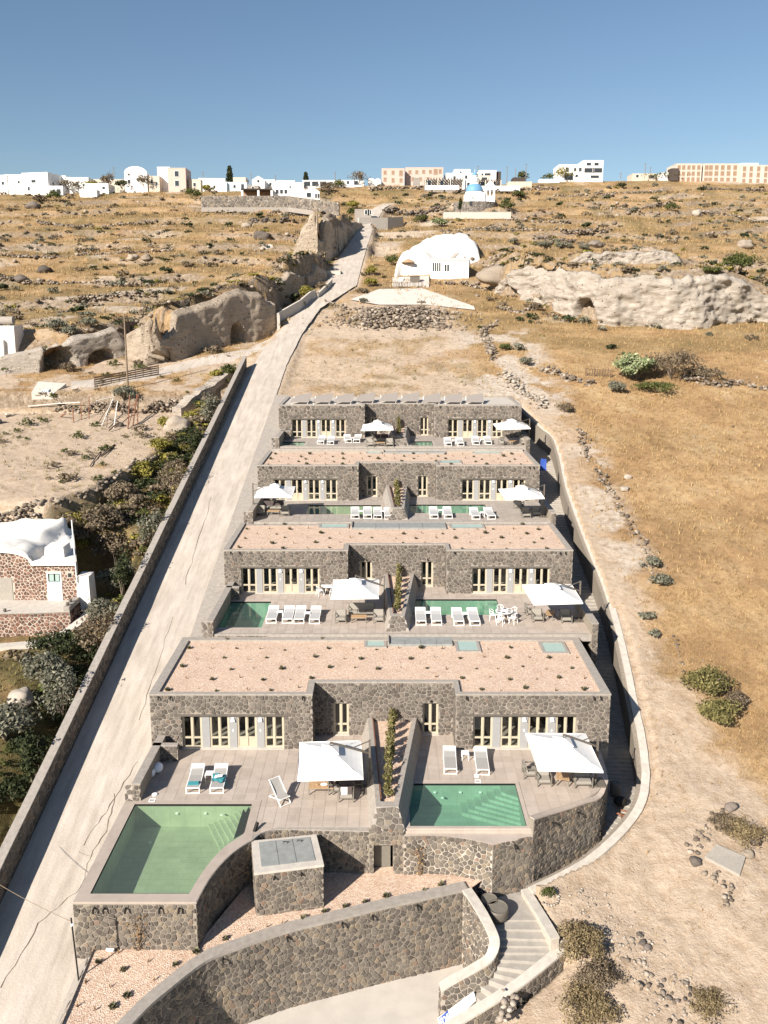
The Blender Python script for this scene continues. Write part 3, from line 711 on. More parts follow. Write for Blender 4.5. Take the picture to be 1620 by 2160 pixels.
def masonry(root, path, zb, zt, mat, su=.27, sv=.22, joint=.016, proud=.03, holes=(), keep=300, seed=1, name='stone'):
    """stones on the face of a wall that follows path (seen from its right-hand side going along it); zb, zt: number or list per path point"""
    rng = random.Random(seed)
    pts = [Vector((p[0], p[1])) for p in path]
    Ls = [0]
    for a, b in zip(pts[:-1], pts[1:]): Ls.append(Ls[-1] + (b - a).length)
    zbs = list(zb) if isinstance(zb, (list, tuple)) else [zb] * len(pts)
    zts = list(zt) if isinstance(zt, (list, tuple)) else [zt] * len(pts)
    L = Ls[-1]; lo = min(zbs); hi = max(zts)
    def at_u(u):
        u = min(max(u, 0), L - 1e-6); i = 0
        while i < len(Ls) - 2 and u > Ls[i + 1]: i += 1
        t = (u - Ls[i]) / (Ls[i + 1] - Ls[i]); d = (pts[i + 1] - pts[i]).normalized()
        return pts[i].lerp(pts[i + 1], t), Vector((d.y, -d.x)), zbs[i] + (zbs[i + 1] - zbs[i]) * t, zts[i] + (zts[i + 1] - zts[i]) * t
    sing = []
    for P in stone_cells(L, hi - lo, su, sv, rng):
        cu = sum(p[0] for p in P) / len(P); cv = sum(p[1] for p in P) / len(P)
        _, _, b0, t0 = at_u(cu); _, _, b1, t1 = at_u(cu + .05); _, _, b2, t2 = at_u(cu - .05)
        sl = (t1 - t2) / .1; P = clip_half(P, -sl, 1, t0 - lo - sl * cu - .01)
        if len(P) < 3: continue
        sl = (b1 - b2) / .1; P = clip_half(P, sl, -1, -(b0 - lo) + sl * cu - .0)
        if len(P) < 3: continue
        for (h0, h1, w0, w1) in holes:
            w0_, w1_ = w0 - lo, w1 - lo
            if max(p[0] for p in P) <= h0 or min(p[0] for p in P) >= h1 or max(p[1] for p in P) <= w0_ or min(p[1] for p in P) >= w1_: continue
            cu = sum(p[0] for p in P) / len(P); cv = sum(p[1] for p in P) / len(P)
            if h0 < cu < h1 and w0_ < cv < w1_: P = []; break
            d = {'l': h0 - cu, 'r': cu - h1, 'd': w0_ - cv, 'u': cv - w1_}; k = max(d, key=d.get)
            P = {'l': lambda: clip_half(P, 1, 0, h0), 'r': lambda: clip_half(P, -1, 0, -h1), 'd': lambda: clip_half(P, 0, 1, w0_), 'u': lambda: clip_half(P, 0, -1, -w1_)}[k]()
            if len(P) < 3: break
        if len(P) < 3: continue
        A = area_(P)
        if A < .006: continue
        n = len(P)
        # drop very short edges
        Q = [P[i] for i in range(n) if math.hypot(P[i][0] - P[i - 1][0], P[i][1] - P[i - 1][1]) > .03]
        if len(Q) < 3: continue
        P = Q; n = len(P)
        cu = sum(p[0] for p in P) / n; cv = sum(p[1] for p in P) / n
        r = math.sqrt(A / PI); s0 = max(.3, 1 - joint * rng.uniform(.7, 1.5) / r); s1 = s0 * rng.uniform(.70, .84)
        pr = proud * rng.uniform(.35, 1.5); tu, tv = rng.uniform(-.16, .16), rng.uniform(-.16, .16)
        V = []
        for (sc, dd) in ((s0, -.012), (s0 * .985, pr * .5), (s1, pr)):
            for (u, v) in P:
                uu = cu + (u - cu) * sc; vv = cv + (v - cv) * sc
                p, nn, _, _ = at_u(uu); d = dd + ((u - cu) * tu + (v - cv) * tv if dd > 0 else 0) * .5
                V.append((p.x + nn.x * d, p.y + nn.y * d, lo + vv))
        F = [(k * n + i, k * n + (i + 1) % n, (k + 1) * n + (i + 1) % n, (k + 1) * n + i) for k in (0, 1) for i in range(n)] + [tuple(range(2 * n, 3 * n))]
        pm, _, _, _ = at_u(cu)
        sing.append((A / ((pm.x ** 2 + pm.y ** 2)), V, F))
    sing.sort(key=lambda q: -q[0])
    for (_, V, F) in sing[:keep]: mk(name, V, F, mat, root)
    rest = MB()
    for (_, V, F) in sing[keep:]: rest.add(V, F)
    if rest.V:
        o = rest.build('rubble_facing', mat, root); o['kind'] = 'stuff'
def ribbon(path, zb, zt, th, side=-1):
    """wall core following path: th thick, to the left (side=-1) of the travel direction so that the face looks right"""
    pts = [Vector((p[0], p[1])) for p in path]; n = len(pts); V = []
    zbs = list(zb) if isinstance(zb, (list, tuple)) else [zb] * n
    zts = list(zt) if isinstance(zt, (list, tuple)) else [zt] * n
    for i, p in enumerate(pts):
        d1 = (pts[i] - pts[i - 1]).normalized() if i else (pts[1] - pts[0]).normalized()
        d2 = (pts[i + 1] - pts[i]).normalized() if i < n - 1 else d1
        nn = Vector((d1.y + d2.y, -d1.x - d2.x)); nn = nn.normalized() / max(.5, math.cos(d1.angle(d2) / 2 if d1.angle(d2) else 0))
        q = p + nn * th * side
        V += [(p.x, p.y, zbs[i]), (p.x, p.y, zts[i]), (q.x, q.y, zts[i]), (q.x, q.y, zbs[i])]
    F = []
    for i in range(n - 1):
        a, b = 4 * i, 4 * i + 4
        F += [(a, b, b + 1, a + 1), (a + 1, b + 1, b + 2, a + 2), (a + 2, b + 2, b + 3, a + 3), (a + 3, b + 3, b, a)]
    F += [(0, 1, 2, 3), (4 * n - 1, 4 * n - 2, 4 * n - 3, 4 * n - 4)]
    return V, F
def offset(path, d):
    pts = [Vector((p[0], p[1])) for p in path]; n = len(pts); out = []
    for i, p in enumerate(pts):
        d1 = (pts[i] - pts[i - 1]).normalized() if i else (pts[1] - pts[0]).normalized()
        d2 = (pts[i + 1] - pts[i]).normalized() if i < n - 1 else d1
        nn = Vector((d1.y + d2.y, -d1.x - d2.x)).normalized()
        out.append((p.x + nn.x * d, p.y + nn.y * d))
    return out
def smooth_path(pts, k=5):
    """Catmull-Rom through points of any dimension"""
    P = [tuple(p) for p in pts]; out = []
    for i in range(len(P) - 1):
        p0, p1, p2, p3 = P[max(i - 1, 0)], P[i], P[i + 1], P[min(i + 2, len(P) - 1)]
        for s in range(k):
            t = s / k
            out.append(tuple(.5 * (2 * b + (c - a) * t + (2 * a - 5 * b + 4 * c - d) * t * t + (3 * b - a - 3 * c + d) * t ** 3) for a, b, c, d in zip(p0, p1, p2, p3)))
    out.append(P[-1]); return out
def stone_wall(name, label, path, zb, zt, th=.35, mat='stone_warm', mort='mortar', cop='cement', cop_h=.07, cop_over=.03, keep=300, seed=1, su=.27, sv=.22, holes=(), cat='stone wall', ends=True, root=None, joint=.016, copw=None):
    n = len(path); zts = list(zt) if isinstance(zt, (list, tuple)) else [zt] * n; zbs = list(zb) if isinstance(zb, (list, tuple)) else [zb] * n
    if root is None: root = thing(name, label, cat, (path[0][0], path[0][1], zbs[0]))
    if not holes:
        V, F = ribbon(path, zbs, [z - cop_h + .004 for z in zts], th); mk('wall_core', V, F, M[mort], root)
    if cop:
        V, F = ribbon(offset(path, cop_over), [z - cop_h for z in zts], zts, (copw or th) + 2 * cop_over); mk('coping', V, F, M[cop], root)
    masonry(root, path, zbs, [z - cop_h for z in zts], M[mat], su, sv, keep=keep, seed=seed, holes=holes, joint=joint)
    if ends:
        for (p, q, za, zz, nm) in ((path[0], offset(path, -th)[0], zbs[0], zts[0] - cop_h, 0), (offset(path, -th)[-1], path[-1], zbs[-1], zts[-1] - cop_h, 1)):
            pp = (q, p) if nm == 0 else (p, q)
            # end face looks along the wall
            pth = [(q[0], q[1]), (p[0], p[1])] if nm == 0 else [(q[0], q[1]), (p[0], p[1])]
            masonry(root, pth, za, zz, M[mat], su * .8, sv, keep=0, seed=seed + 5)
    return root

# ------------------------------------------------------------------ paving tiles
def paving(name, label, rects, z, mat, base_pieces, size=.62, keep=300, seed=3):
    """base slab pieces (convex polygons) with a tile for every whole or cut square on them"""
    b = MB()
    for P in base_pieces: b.prism(P, z - .35, z - .012)
    root = b.build(name, M['grout']); struct(root, label)
    rng = random.Random(seed); full = None; extra = MB(); count = 0
    g = .006
    tiles = []
    for P in base_pieces:
        n = len(P)
        if sum(P[i][0] * P[(i + 1) % n][1] - P[(i + 1) % n][0] * P[i][1] for i in range(n)) < 0: P = P[::-1]
        xs = [p[0] for p in P]; ysx = [p[1] for p in P]
        for j in range(int(math.floor(min(ysx) / size)), int(math.ceil(max(ysx) / size))):
            for i in range(int(math.floor(min(xs) / size)), int(math.ceil(max(xs) / size))):
                Q = [(i * size + g, j * size + g), ((i + 1) * size - g, j * size + g), ((i + 1) * size - g, (j + 1) * size - g), (i * size + g, (j + 1) * size - g)]
                Q0 = Q
                for k in range(n):
                    (x0, y0), (x1, y1) = P[k], P[(k + 1) % n]
                    Q = clip_half(Q, y1 - y0, -(x1 - x0), (y1 - y0) * x0 - (x1 - x0) * y0)
                    if len(Q) < 3: break
                if len(Q) < 3 or area_(Q) < .01: continue
                tiles.append((area_(Q) / (1 + j * j * .001), Q, len(Q) == 4 and abs(area_(Q) - area_(Q0)) < 1e-6))
    tiles.sort(key=lambda t: -t[0])
    for (_, Q, whole) in tiles:
        if count < keep:
            if whole:
                if full is None:
                    full = MB().box(0, size - 2 * g, 0, size - 2 * g, -.012, 0)
                    me = bpy.data.meshes.new('tile'); me.from_pydata(full.V, [], full.F); me.materials.append(mat)
                o = bpy.data.objects.new('tile', me); C.objects.link(o); o.location = (Q[0][0], Q[0][1], z + rng.uniform(-.0015, .0015)); o.parent = root
            else: MB().prism(Q, z - .012, z).build('tile', mat, root)
        else: extra.prism(Q, z - .012, z)
        count += 1
    if extra.V: o = extra.build('paving_tiles', mat, root); o['kind'] = 'stuff'
    return root

# ------------------------------------------------------------------ villas
VY = [45.42, 61.86, 77.85, 91.6]
VX0 = [-13.72, -12.4, -12.13, -11.75]; VX1 = [13.25, 14.6, 14.9, 15.3]
VZ = [4.0, 7.68, 11.28, 15.18]; VR = [7.49, 11.21, 14.76, 18.88]
NXL = [-4.2, -2.8, -2.45, -2.15]; NXR = [4.22, 4.85, 5.0, 5.6]; ND = 1.6
VB = [53.75, 69.9, 86.0, 100.1]
OPL = [(-11.9, -5.9), (-11.1, -5.03), (-10.6, -4.5), (-10.3, -4.3)]
OPR = [(5.24, 11.3), (6.83, 12.86), (7.45, 13.55), (7.1, 13.2)]
RDL = [(-3.08, -2.15), (-1.9, -.97), (-1.7, -.67), (-1.5, -.7)]
RDR = [(2.34, 3.3), (2.96, 3.9), (3.3, 4.25), (4.1, 5.0)]
ROWW = ['nearest', 'second', 'third', 'farthest']
DOORH = 2.08
def joinery(root, x0, x1, yf, z0, z1, kind, n=0):
    """one glazed unit of cream timber, set back in the wall"""
    y = yf + .16; w = .085; m = MB(); mid = (x0 + x1) / 2; tr = z0 + (z1 - z0) * .30
    for (a, b) in ((x0, x0 + w), (x1 - w, x1)): m.box(a, b, y, y + .09, z0, z1)
    m.box(mid - .055, mid + .055, y - .012, y + .088, z0 + .09, z1 - w)
    m.box(x0 + w, x1 - w, y + .003, y + .087, z1 - w, z1); m.box(x0 + w, x1 - w, y + .003, y + .087, z0, z0 + .09)
    for (a, b) in ((x0 + w, mid - .055), (mid + .055, x1 - w)):
        m.box(a, a + .035, y + .015, y + .075, z0 + .09, z1 - w); m.box(b - .035, b, y + .015, y + .075, z0 + .09, z1 - w)
        if kind != 'tall': m.box(a + .035, b - .035, y + .01, y + .08, tr - .055, tr + .055)
        if kind == 'door': m.box(a + .035, b - .035, y + .03, y + .07, z0 + .09, tr - .055)
    nm = 'door' if kind == 'door' else 'window'
    f = m.build(nm, M['cream_wood'], root)
    for (a, b) in ((x0 + w + .035, mid - .09), (mid + .09, x1 - w - .035)):
        rows = [(tr + .055, z1 - w)] + ([(z0 + .09, tr - .055)] if kind == 'window' else [])
        if kind == 'tall': rows = [(z0 + .09, z1 - w)]
        for (c, d) in rows:
            q = MB().box(a, b, y + .04, y + .052, c, d).build('pane', M['glass'], root); q.parent = f; q.location = (0, 0, 0)
            q.location = (0, 0, 0)
    if kind == 'door':
        h = MB().tube([(mid + .05, y - .03, z0 + .95), (mid + .05, y - .03, z0 + 1.12)], .014, 6).build('handle', M['black'], root); h.parent = f
    return f
def fix_sub(o):
    """children built in the root's frame stay in place under a part that itself sits at the root's origin"""
    return o
def villa(k):
    yf, x0, x1, zd, zr, nl, nr, yb = VY[k], VX0[k], VX1[k], VZ[k], VR[k], NXL[k], NXR[k], VB[k]
    yn = yf + ND; dz = zd + DOORH
    lab = ['nearest dark stone villa with the large pink gravel roof, behind the two lowest pools', 'second dark stone villa up the slope, between the first gravel roof and the third villa',
           'third dark stone villa up the slope, behind the second gravel roof', 'farthest dark stone villa, topped with a row of grey slanted panels'][k]
    R = thing('villa', lab, 'villa', ((x0 + x1) / 2, (yf + yb) / 2, zd))
    cb = .10; zt = zr - cb; t = .4
    w = MB()
    def front(a, b, y, ops):
        u = a
        for (p, q) in ops:
            w.box(u, p, y, y + t, zd - .6, zt); w.box(p, q, y, y + t, dz, zt); u = q
        w.box(u, b, y, y + t, zd - .6, zt)
    front(x0, nl, yf, [OPL[k]]); front(nr, x1, yf, [OPR[k]])
    front(nl - .002, nr + .002, yn, [RDL[k], RDR[k]])
    w.box(nl - .4, nl, yf + t, yn + t - .003, zd - .6, zt - .002); w.box(nr, nr + .4, yf + t, yn + t - .003, zd - .6, zt - .002)
    w.box(x0, x0 + .4, yf + t, yb, zd - 4.5, zt - .002); w.box(x1 - .4, x1, yf + t, yb, zd - 4.5, zt - .002)
    w.box(x0 + .4, x1 - .4, yb - .35, yb - .002, zd - .6, zt - .004)
    w.build('wall', M['mortar_villa'], R)
    # rooms behind the glass
    r = MB()
    for (a, b, y) in ((x0 + .45, nl - .45, yf + t + .002), (nr + .45, x1 - .45, yf + t + .002), (nl - .35, nr + .35, yn + t + .002)):
        r.box(a, b, y + 4.6, y + 4.7, zd, zr - .5); r.box(a, a + .05, y, y + 4.6, zd, zr - .5); r.box(b - .05, b, y, y + 4.6, zd, zr - .5); r.box(a, b, y, y + 4.6, zr - .55, zr - .5)
    r.build('room', M['interior'], R)
    r = MB()
    for (a, b, y) in ((x0 + .4, nl - .4, yf + .1), (nr + .4, x1 - .4, yf + .1), (nl - .2, nr + .2, yn + .1)): r.box(a, b, y, y + 4.9, zd - .2, zd + .012)
    r.build('room_floor', M['room_floor'], R)
    for (a, b) in (OPL[k], OPR[k]):
        c = (a + b) / 2
        for q in ((c - 1.4, c + .8, yf + 2.9, yf + 4.4, zd + .014, zd + .5), (c + 1.3, c + 2.6, yf + 1.6, yf + 2.3, zd + .014, zd + .42), (a + .3, a + .9, yf + 2.2, yf + 2.8, zd + .014, zd + 1.2)):
            MB().box(*q).build('indoor_furniture', M['cushion'], R)
    # roof, gravel, coping
    gz = zr - .13
    roof = [(x0 + .35, yf + .3), (nl - .1, yf + .3), (nl - .1, yn + .3), (nr + .1, yn + .3), (nr + .1, yf + .3), (x1 - .35, yf + .3), (x1 - .35, yb), (x0 + .35, yb)]
    b = MB()
    for P in ([roof[0], roof[1], (nl - .1, yb), roof[7]], [roof[2], roof[3], (nr + .1, yb), (nl - .1, yb)], [roof[4], roof[5], roof[6], (nr + .1, yb)]):
        b.prism(P, gz - .28, gz)
    g = b.build('roof_gravel' if k < 3 else 'roof_slab', M['gravel'] if k < 3 else M['cement_lt'], R)
    cw = .27; c = MB(); lw = .5 if k == 0 else .38
    def cop(a, b_, y, y2): c.box(a, b_, y, y2, zt, zr)
    cop(x0 - .03, nl + .03, yf - .03, yf + cw); cop(nr - .03, x1 + .03, yf - .03, yf + cw)
    cop(nl - cw, nr + cw, yn - .03, yn + cw)
    cop(nl - cw, nl + .03, yf + cw, yn - .03); cop(nr - .03, nr + cw, yf + cw, yn - .03)
    cop(x0 - .03, x0 + lw, yf + cw, yb); cop(x1 - lw, x1 + .03, yf + cw, yb)
    if k == 3: cop(x0 + lw, x1 - lw, yb - .35, yb)
    c.build('coping', M['cement'], R)
    # stone facing
    keep = {0: 110, 1: 100, 2: 0, 3: 0}[k]; su, sv = ((.27, .22), (.29, .235), (.32, .26), (.38, .30))[k]
    for (a, b_, y, ops, s, kp) in ((x0, nl, yf, [OPL[k]], 1, keep), (nl, nr, yn, [RDL[k], RDR[k]], 2, keep - 20), (nr, x1, yf, [OPR[k]], 3, keep)):
        hl = [(p - a - .0, q - a, zd - 1, dz + (.14 if y == yf else .0)) for (p, q) in ops]
        if y == yf: hl = [(p - a - .0, q - a, zd - 1, dz + .13) for (p, q) in ops]
        masonry(R, [(a, y), (b_, y)], zd, zt, M['stone'], su, sv, 0.017, .032, hl, max(0, kp), seed=10 * k + s)
    masonry(R, [(nr, yn), (nr, yf)], zd, zt, M['stone'], su, sv, 0.017, .032, (), 0, seed=10 * k + 5)
    masonry(R, [(nl, yf), (nl, yn)], zd, zt, M['stone'], su, sv, 0.017, .032, (), 0, seed=10 * k + 6)
    # openings
    for side, (a, b_) in enumerate((OPL[k], OPR[k])):
        W = (b_ - a); uw = W * .1935; pw = (W - 4 * uw) / 3
        MB().box(a - .42, b_ + .38, yf - .035, yf + .2, dz, dz + .13).build('lintel', M['lintel'], R)
        MB().box(a, b_, yf - .05, yf + .25, zd - .05, zd + .035).build('sill', M['cement_lt'], R)
        dr = {(0, 0): 2, (0, 1): 2, (1, 0): 2, (1, 1): 2, (2, 0): 1, (2, 1): 2, (3, 0): 2, (3, 1): 1}[k, side]
        for i in range(4):
            u = a + i * (uw + pw)
            joinery(R, u, u + uw, yf, zd + .035, dz, 'door' if i == dr else 'window')
            if i < 3:
                MB().box(u + uw, u + uw + pw, yf + .12, yf + .3, zd + .035, dz).build('pier', M['pier'], R)
                if i in (1, 2):
                    xm = u + uw + pw / 2
                    MB().add([(xm - .09, yf + .12, dz - .36), (xm + .09, yf + .12, dz - .36), (xm + .12, yf + .0, dz - .36), (xm - .12, yf + .0, dz - .36), (xm - .09, yf + .12, dz - .14), (xm + .09, yf + .12, dz - .14), (xm + .07, yf + .02, dz - .14), (xm - .07, yf + .02, dz - .14)],
                             [(0, 1, 2, 3), (7, 6, 5, 4), (0, 3, 7, 4), (3, 2, 6, 7), (2, 1, 5, 6)]).build('wall_lamp', M['lamp_ball'], R)
                    MB().box(xm - .035, xm + .035, yf + .1, yf + .13, zd + 1.05, zd + 1.2).build('switch_plate', M['metal_w'], R)
    for (p, q) in (RDL[k], RDR[k]):
        joinery(R, p, q, yn, zd + .035, dz, 'window')
        MB().box(p - .05, q + .05, yn - .04, yn + .2, zd - .05, zd + .035).build('sill', M['cement_lt'], R)
        MB().tube([(p + .5, yn - .13, dz + .17), (p + .5, yn + .05, dz + .2)], .05, 8).build('downlight', M['black'], R)
    for x in (x0 + .55, x0 + 1.25, nl - .55, nr + .6, x1 - 1.0, x1 - .6):
        MB().tube([(x, yf - .16, zt - .22), (x, yf - .14, zt - .05), (x, yf + .02, zt - .08)], .045, 6).build('spotlight', M['black'], R)
    return R
VILLAS = [villa(k) for k in range(4)]
def hatch(k, x0, x1, y0, y1, glass='glass_sky', fr=.2, name='skylight'):
    z = VR[k] - .13; R = VILLAS[k]
    m = MB()
    for (a, b, c, d) in ((x0, x1, y0, y0 + fr), (x0, x1, y1 - fr, y1), (x0, x0 + fr, y0 + fr, y1 - fr), (x1 - fr, x1, y0 + fr, y1 - fr)): m.box(a, b, c, d, z - .1, z + .1)
    f = m.build(name, M['cement'], R)
    g = MB().box(x0 + fr, x1 - fr, y0 + fr, y1 - fr, z - .1, z + .07).build('pane', M[glass], R); g.parent = f
for (a, b, c, d) in ((-1.35, .18, 52.2, 53.75), (4.75, 6.4, 51.5, 53.4), (10.4, 12.15, 51.25, 53.1)): hatch(0, a, b, c, d)
for (a, b, c, d) in ((-5.6, -3.0, 68.4, 69.85), (5.6, 8.6, 68.3, 69.8)): hatch(1, a, b, c, d)
for (a, b, c, d) in ((-1.9, -.2, 84.3, 85.7), (9.2, 12.2, 84.3, 85.8), (5.4, 7.6, 79.0, 80.6)): hatch(2, a, b, c, d)
for (k, a, b, c, d) in ((0, .35, 4.6, 52.5, 54.2), (1, -2.7, 5.3, 68.2, 69.9), (2, 0., 6.4, 84.6, 86.0)):
    z = VR[k] - .13; R = VILLAS[k]; n = 4
    for i in range(n):
        MB().box(a + (b - a) * i / n + .01, a + (b - a) * (i + 1) / n - .01, c, d, z - .05, z + .16).build('roof_hatch', M['slate'], R)
    MB().box(a - .12, a - .01, c, d, z - .05, z + .3).build('hatch_kerb', M['cement'], R)
# slanted panels on the top roof
for i in range(9):
    x = -10.6 + i * 2.45 + (0.2 if i > 3 else 0); y = 93.0 + (.9 if 3 <= i <= 5 else 0); z = 18.95
    p = MB().add([(x, y, z + .12), (x + 2.1, y + .3, z + .05), (x + 2.25, y + 2.6, z + .82), (x + .5, y + 2.4, z + .55), (x, y, z + .07), (x + 2.1, y + .3, z), (x + 2.25, y + 2.6, z + .77), (x + .5, y + 2.4, z + .5)],
                 [(0, 1, 2, 3), (7, 6, 5, 4), (0, 4, 5, 1), (1, 5, 6, 2), (2, 6, 7, 3), (3, 7, 4, 0)]).build('roof_panel', M['panel'], VILLAS[3])
    for (dx, dy, h) in ((.2, 2.2, .5), (2.0, 2.35, .7), (.15, .2, .1), (1.9, .4, .05)):
        q = MB().box(x + dx, x + dx + .06, y + dy, y + dy + .06, 18.7, z + h).build('strut', M['metal_w'], VILLAS[3]); q.parent = p
# ------------------------------------------------------------------ terraces, pools and their walls
def ring(poly_in, poly_out, z, th=.1):
    n = len(poly_in); V = [(p[0], p[1], z) for p in poly_in] + [(p[0], p[1], z) for p in poly_out] + [(p[0], p[1], z - th) for p in poly_in] + [(p[0], p[1], z - th) for p in poly_out]
    F = []
    for i in range(n):
        j = (i + 1) % n
        F += [(i, j, n + j, n + i), (2 * n + i, 2 * n + j, j, i), (n + i, n + j, 3 * n + j, 3 * n + i)]
    return V, F
def pool(label, poly, z, depth, water_mat, tile_mat, steps=(), lights=(), level=-.05, coping=None):
    xs = [p[0] for p in poly]; yy_ = [p[1] for p in poly]
    R = thing('swimming_pool', label, 'swimming pool', (sum(xs) / len(xs), sum(yy_) / len(yy_), z))
    n = len(poly)
    ar = sum(poly[i][0] * poly[(i + 1) % n][1] - poly[(i + 1) % n][0] * poly[i][1] for i in range(n))
    if ar < 0: poly = poly[::-1]
    V = [(p[0], p[1], z) for p in poly] + [(p[0], p[1], z - depth) for p in poly]
    F = [(i, n + i, n + (i + 1) % n, (i + 1) % n) for i in range(n)] + [tuple(range(n, 2 * n))]
    mk('basin', V, F, M[tile_mat], R)
    mk('water', [(p[0], p[1], z + level) for p in poly], [tuple(range(n))], M[water_mat], R)
    for (P, zt) in steps: MB().prism(P, z - depth + .004, z + zt).build('step', M[tile_mat], R)
    for (x, y, d) in lights: MB().lathe((x, y, d), [(.09, 0), (.09, .02), (.05, .035)], 10).build('pool_light', M['paper'], R)
    if coping:
        V, F = coping; mk('coping', V, F, M['tile'], R)
    return R
# nearest left pool, with the curved outer wall
inner_r = smooth_path([(-8.70, 33.24), (-8.50, 34.3), (-8.2, 35.4), (-7.72, 36.5), (-7.1, 37.3), (-6.95, 37.6)], 3)
p1 = [(-13.12, 39.95), (-13.12, 33.24)] + inner_r + [(-6.95, 39.95)]
outer_r = smooth_path([(-8.28, 32.72), (-8.05, 34.1), (-7.7, 35.2), (-7.25, 36.1), (-6.75, 36.75), (-6.5, 37.0)], 3)
po = [(-13.7, 40.3), (-13.7, 32.72)] + outer_r + [(-6.5, 40.3)]
poly_in, poly_out = p1, po
st = []
for i in range(9):
    a = -9.3 + .27 * i; st.append(([(a, 39.945), (a + .9, 38.2 + .03 * i), (-7.70 + .03 * i, 36.55 + .09 * i), (-7.12, 37.35), (-6.955, 37.65), (-6.955, 39.945)], -1.15 + .125 * i))
pool('large emerald pool on the lowest left terrace with a curved right edge', p1, 4.0, 1.3, 'water_green', 'pool_green', st,
     [(-10.9, 39.9, 3.5), (-9.4, 39.9, 3.5), (-8.5, 39.7, 3.55), (-12.0, 38.6, 2.71)], -.05, ring(poly_in, poly_out, 4.0, .12))
paving('terrace', 'lowest left terrace of beige stone tiles in front of the nearest villa', None, 4.0, M['tile'],
       [[(-13.3, 40.32), (-.2, 40.32), (-.2, 45.42), (-13.3, 45.42)], [(-4.2, 45.42), (0.4, 45.42), (.4, 47.02), (-4.2, 47.02)],
        [(-5.3, 40.32), (-5.3, 38.02), (-.2, 38.02), (-.2, 40.32)], [(-6.48, 40.32), (-6.48, 37.4), (-5.3, 38.02), (-5.3, 40.32)]], seed=4)
# nearest right pool
p2 = [(1.32, 41.85), (1.32, 38.1), (7.2, 38.1), (7.2, 41.85)]
st2 = [([(7.195 - (3.0 - .36 * i), 41.845), (7.195 - (3.0 - .36 * i) + .02, 41.845 - .95 + .06 * i), (7.195, 41.845 - 2.3 + .2 * i), (7.195, 41.845)], -1.1 + .16 * i) for i in range(7)]
pool('teal pool on the lowest right terrace with corner steps', p2, 4.0, 1.3, 'water_teal', 'pool_teal', st2,
     [(2.8, 41.8, 3.5), (4.2, 41.8, 3.5), (5.3, 41.8, 3.5), (5.9, 38.5, 2.71), (3.2, 41.6, 3.3)], -.05, ring(p2, [(1.0, 42.1), (1.0, 37.9), (7.42, 37.9), (7.42, 42.1)], 4.0, .12))
edgeR = smooth_path([(7.62, 38.68), (8.57, 39.14), (9.66, 39.63), (10.65, 40.13), (11.6, 40.75), (12.2, 41.7), (12.45, 42.6), (12.75, 45.42)], 3)
paving('terrace', 'lowest right terrace of beige stone tiles around the teal pool', None, 4.0, M['tile'],
       [[(.9, 42.12), (12.2, 42.12), (12.45, 42.6), (12.75, 45.42), (.9, 45.42)], [(.4, 45.42), (4.22, 45.42), (4.22, 47.02), (.4, 47.02)],
        [(7.44, 42.12), (7.44, 37.95), (8.55, 38.75), (9.5, 39.5), (10.4, 40.1), (11.4, 40.9), (12.0, 41.7), (12.1, 42.12)]], seed=5)
# infinity edge ledge in front of the teal pool
ledge_top = smooth_path([(.99, 37.66), (2.1, 37.72), (3.29, 37.63), (4.49, 37.34), (5.34, 37.0)], 3)
# ------------------------------------------------------------------ retaining walls of the lowest terrace
R = stone_wall('stone_wall', 'straight stone wall below the front edge of the emerald pool', [(-13.7, 32.7), (-8.3, 32.7)], 1.2, 3.995, .5, 'stone_warm', cop=None, cop_h=.1, keep=300, seed=21, su=.26, sv=.215, ends=False)
path = [(-8.28, 32.7)] + outer_r[1:] + smooth_path([(-6.5, 37.0), (-6.1, 37.6), (-5.35, 37.9), (-3.9, 37.88), (-2.2, 37.8), (-.75, 37.75)], 3)[1:]
R = stone_wall('stone_wall', 'concave stone wall curving from the emerald pool behind the stone tank', path, 0.9, 3.99, .3, 'stone_warm', cop='cement', cop_h=.06, keep=300, seed=22, su=.26, sv=.215, ends=False)
# pier under the planter with a dark doorway
dwX0, dwX1, dwT = -.62, .78, 0.
dpath = [(-.75, 37.74), (1.0, 37.74)]
R = thing('stone_wall', 'stone pier with a dark doorway below the long planter', 'stone wall', (0.1, 37.74, 1.2))
a_, b_ = ay(788, 1783, 37.74), ay(829, 1850, 37.74)
dz0, dz1, dx0, dx1 = b_[2], a_[2], a_[0], b_[0]
m = MB().box(-.75, dx0, 37.74, 38.1, .8, 3.98); m.box(dx1, 1.0, 37.74, 38.1, .8, 3.98); m.box(dx0, dx1, 37.74, 38.1, dz1, 3.98)
m.build('wall_core', M['mortar'], R)
m = MB().box(dx0 - .1, dx0, 37.9, 39.4, .8, 3.9); m.box(dx1, dx1 + .1, 38.1, 39.4, .8, 3.9); m.box(dx0, dx1, 39.3, 39.4, .8, 3.9); m.box(dx0, dx1, 37.9, 39.3, dz1 + .02, 3.9); m.box(dx0, dx1, 37.9, 39.4, .7, dz0 - .02)
m.build('niche', M['grey_wall'], R)
masonry(R, dpath, .9, 4.1, M['stone_warm'], .26, .215, holes=[(dx0 + .75, dx1 + .75, .5, dz1)], keep=60, seed=23)
MB().box(dx0 + .02, dx0 + .85, 38.25, 38.3, dz0, dz1 - .05).build('door_leaf', M['metal_o'], R)
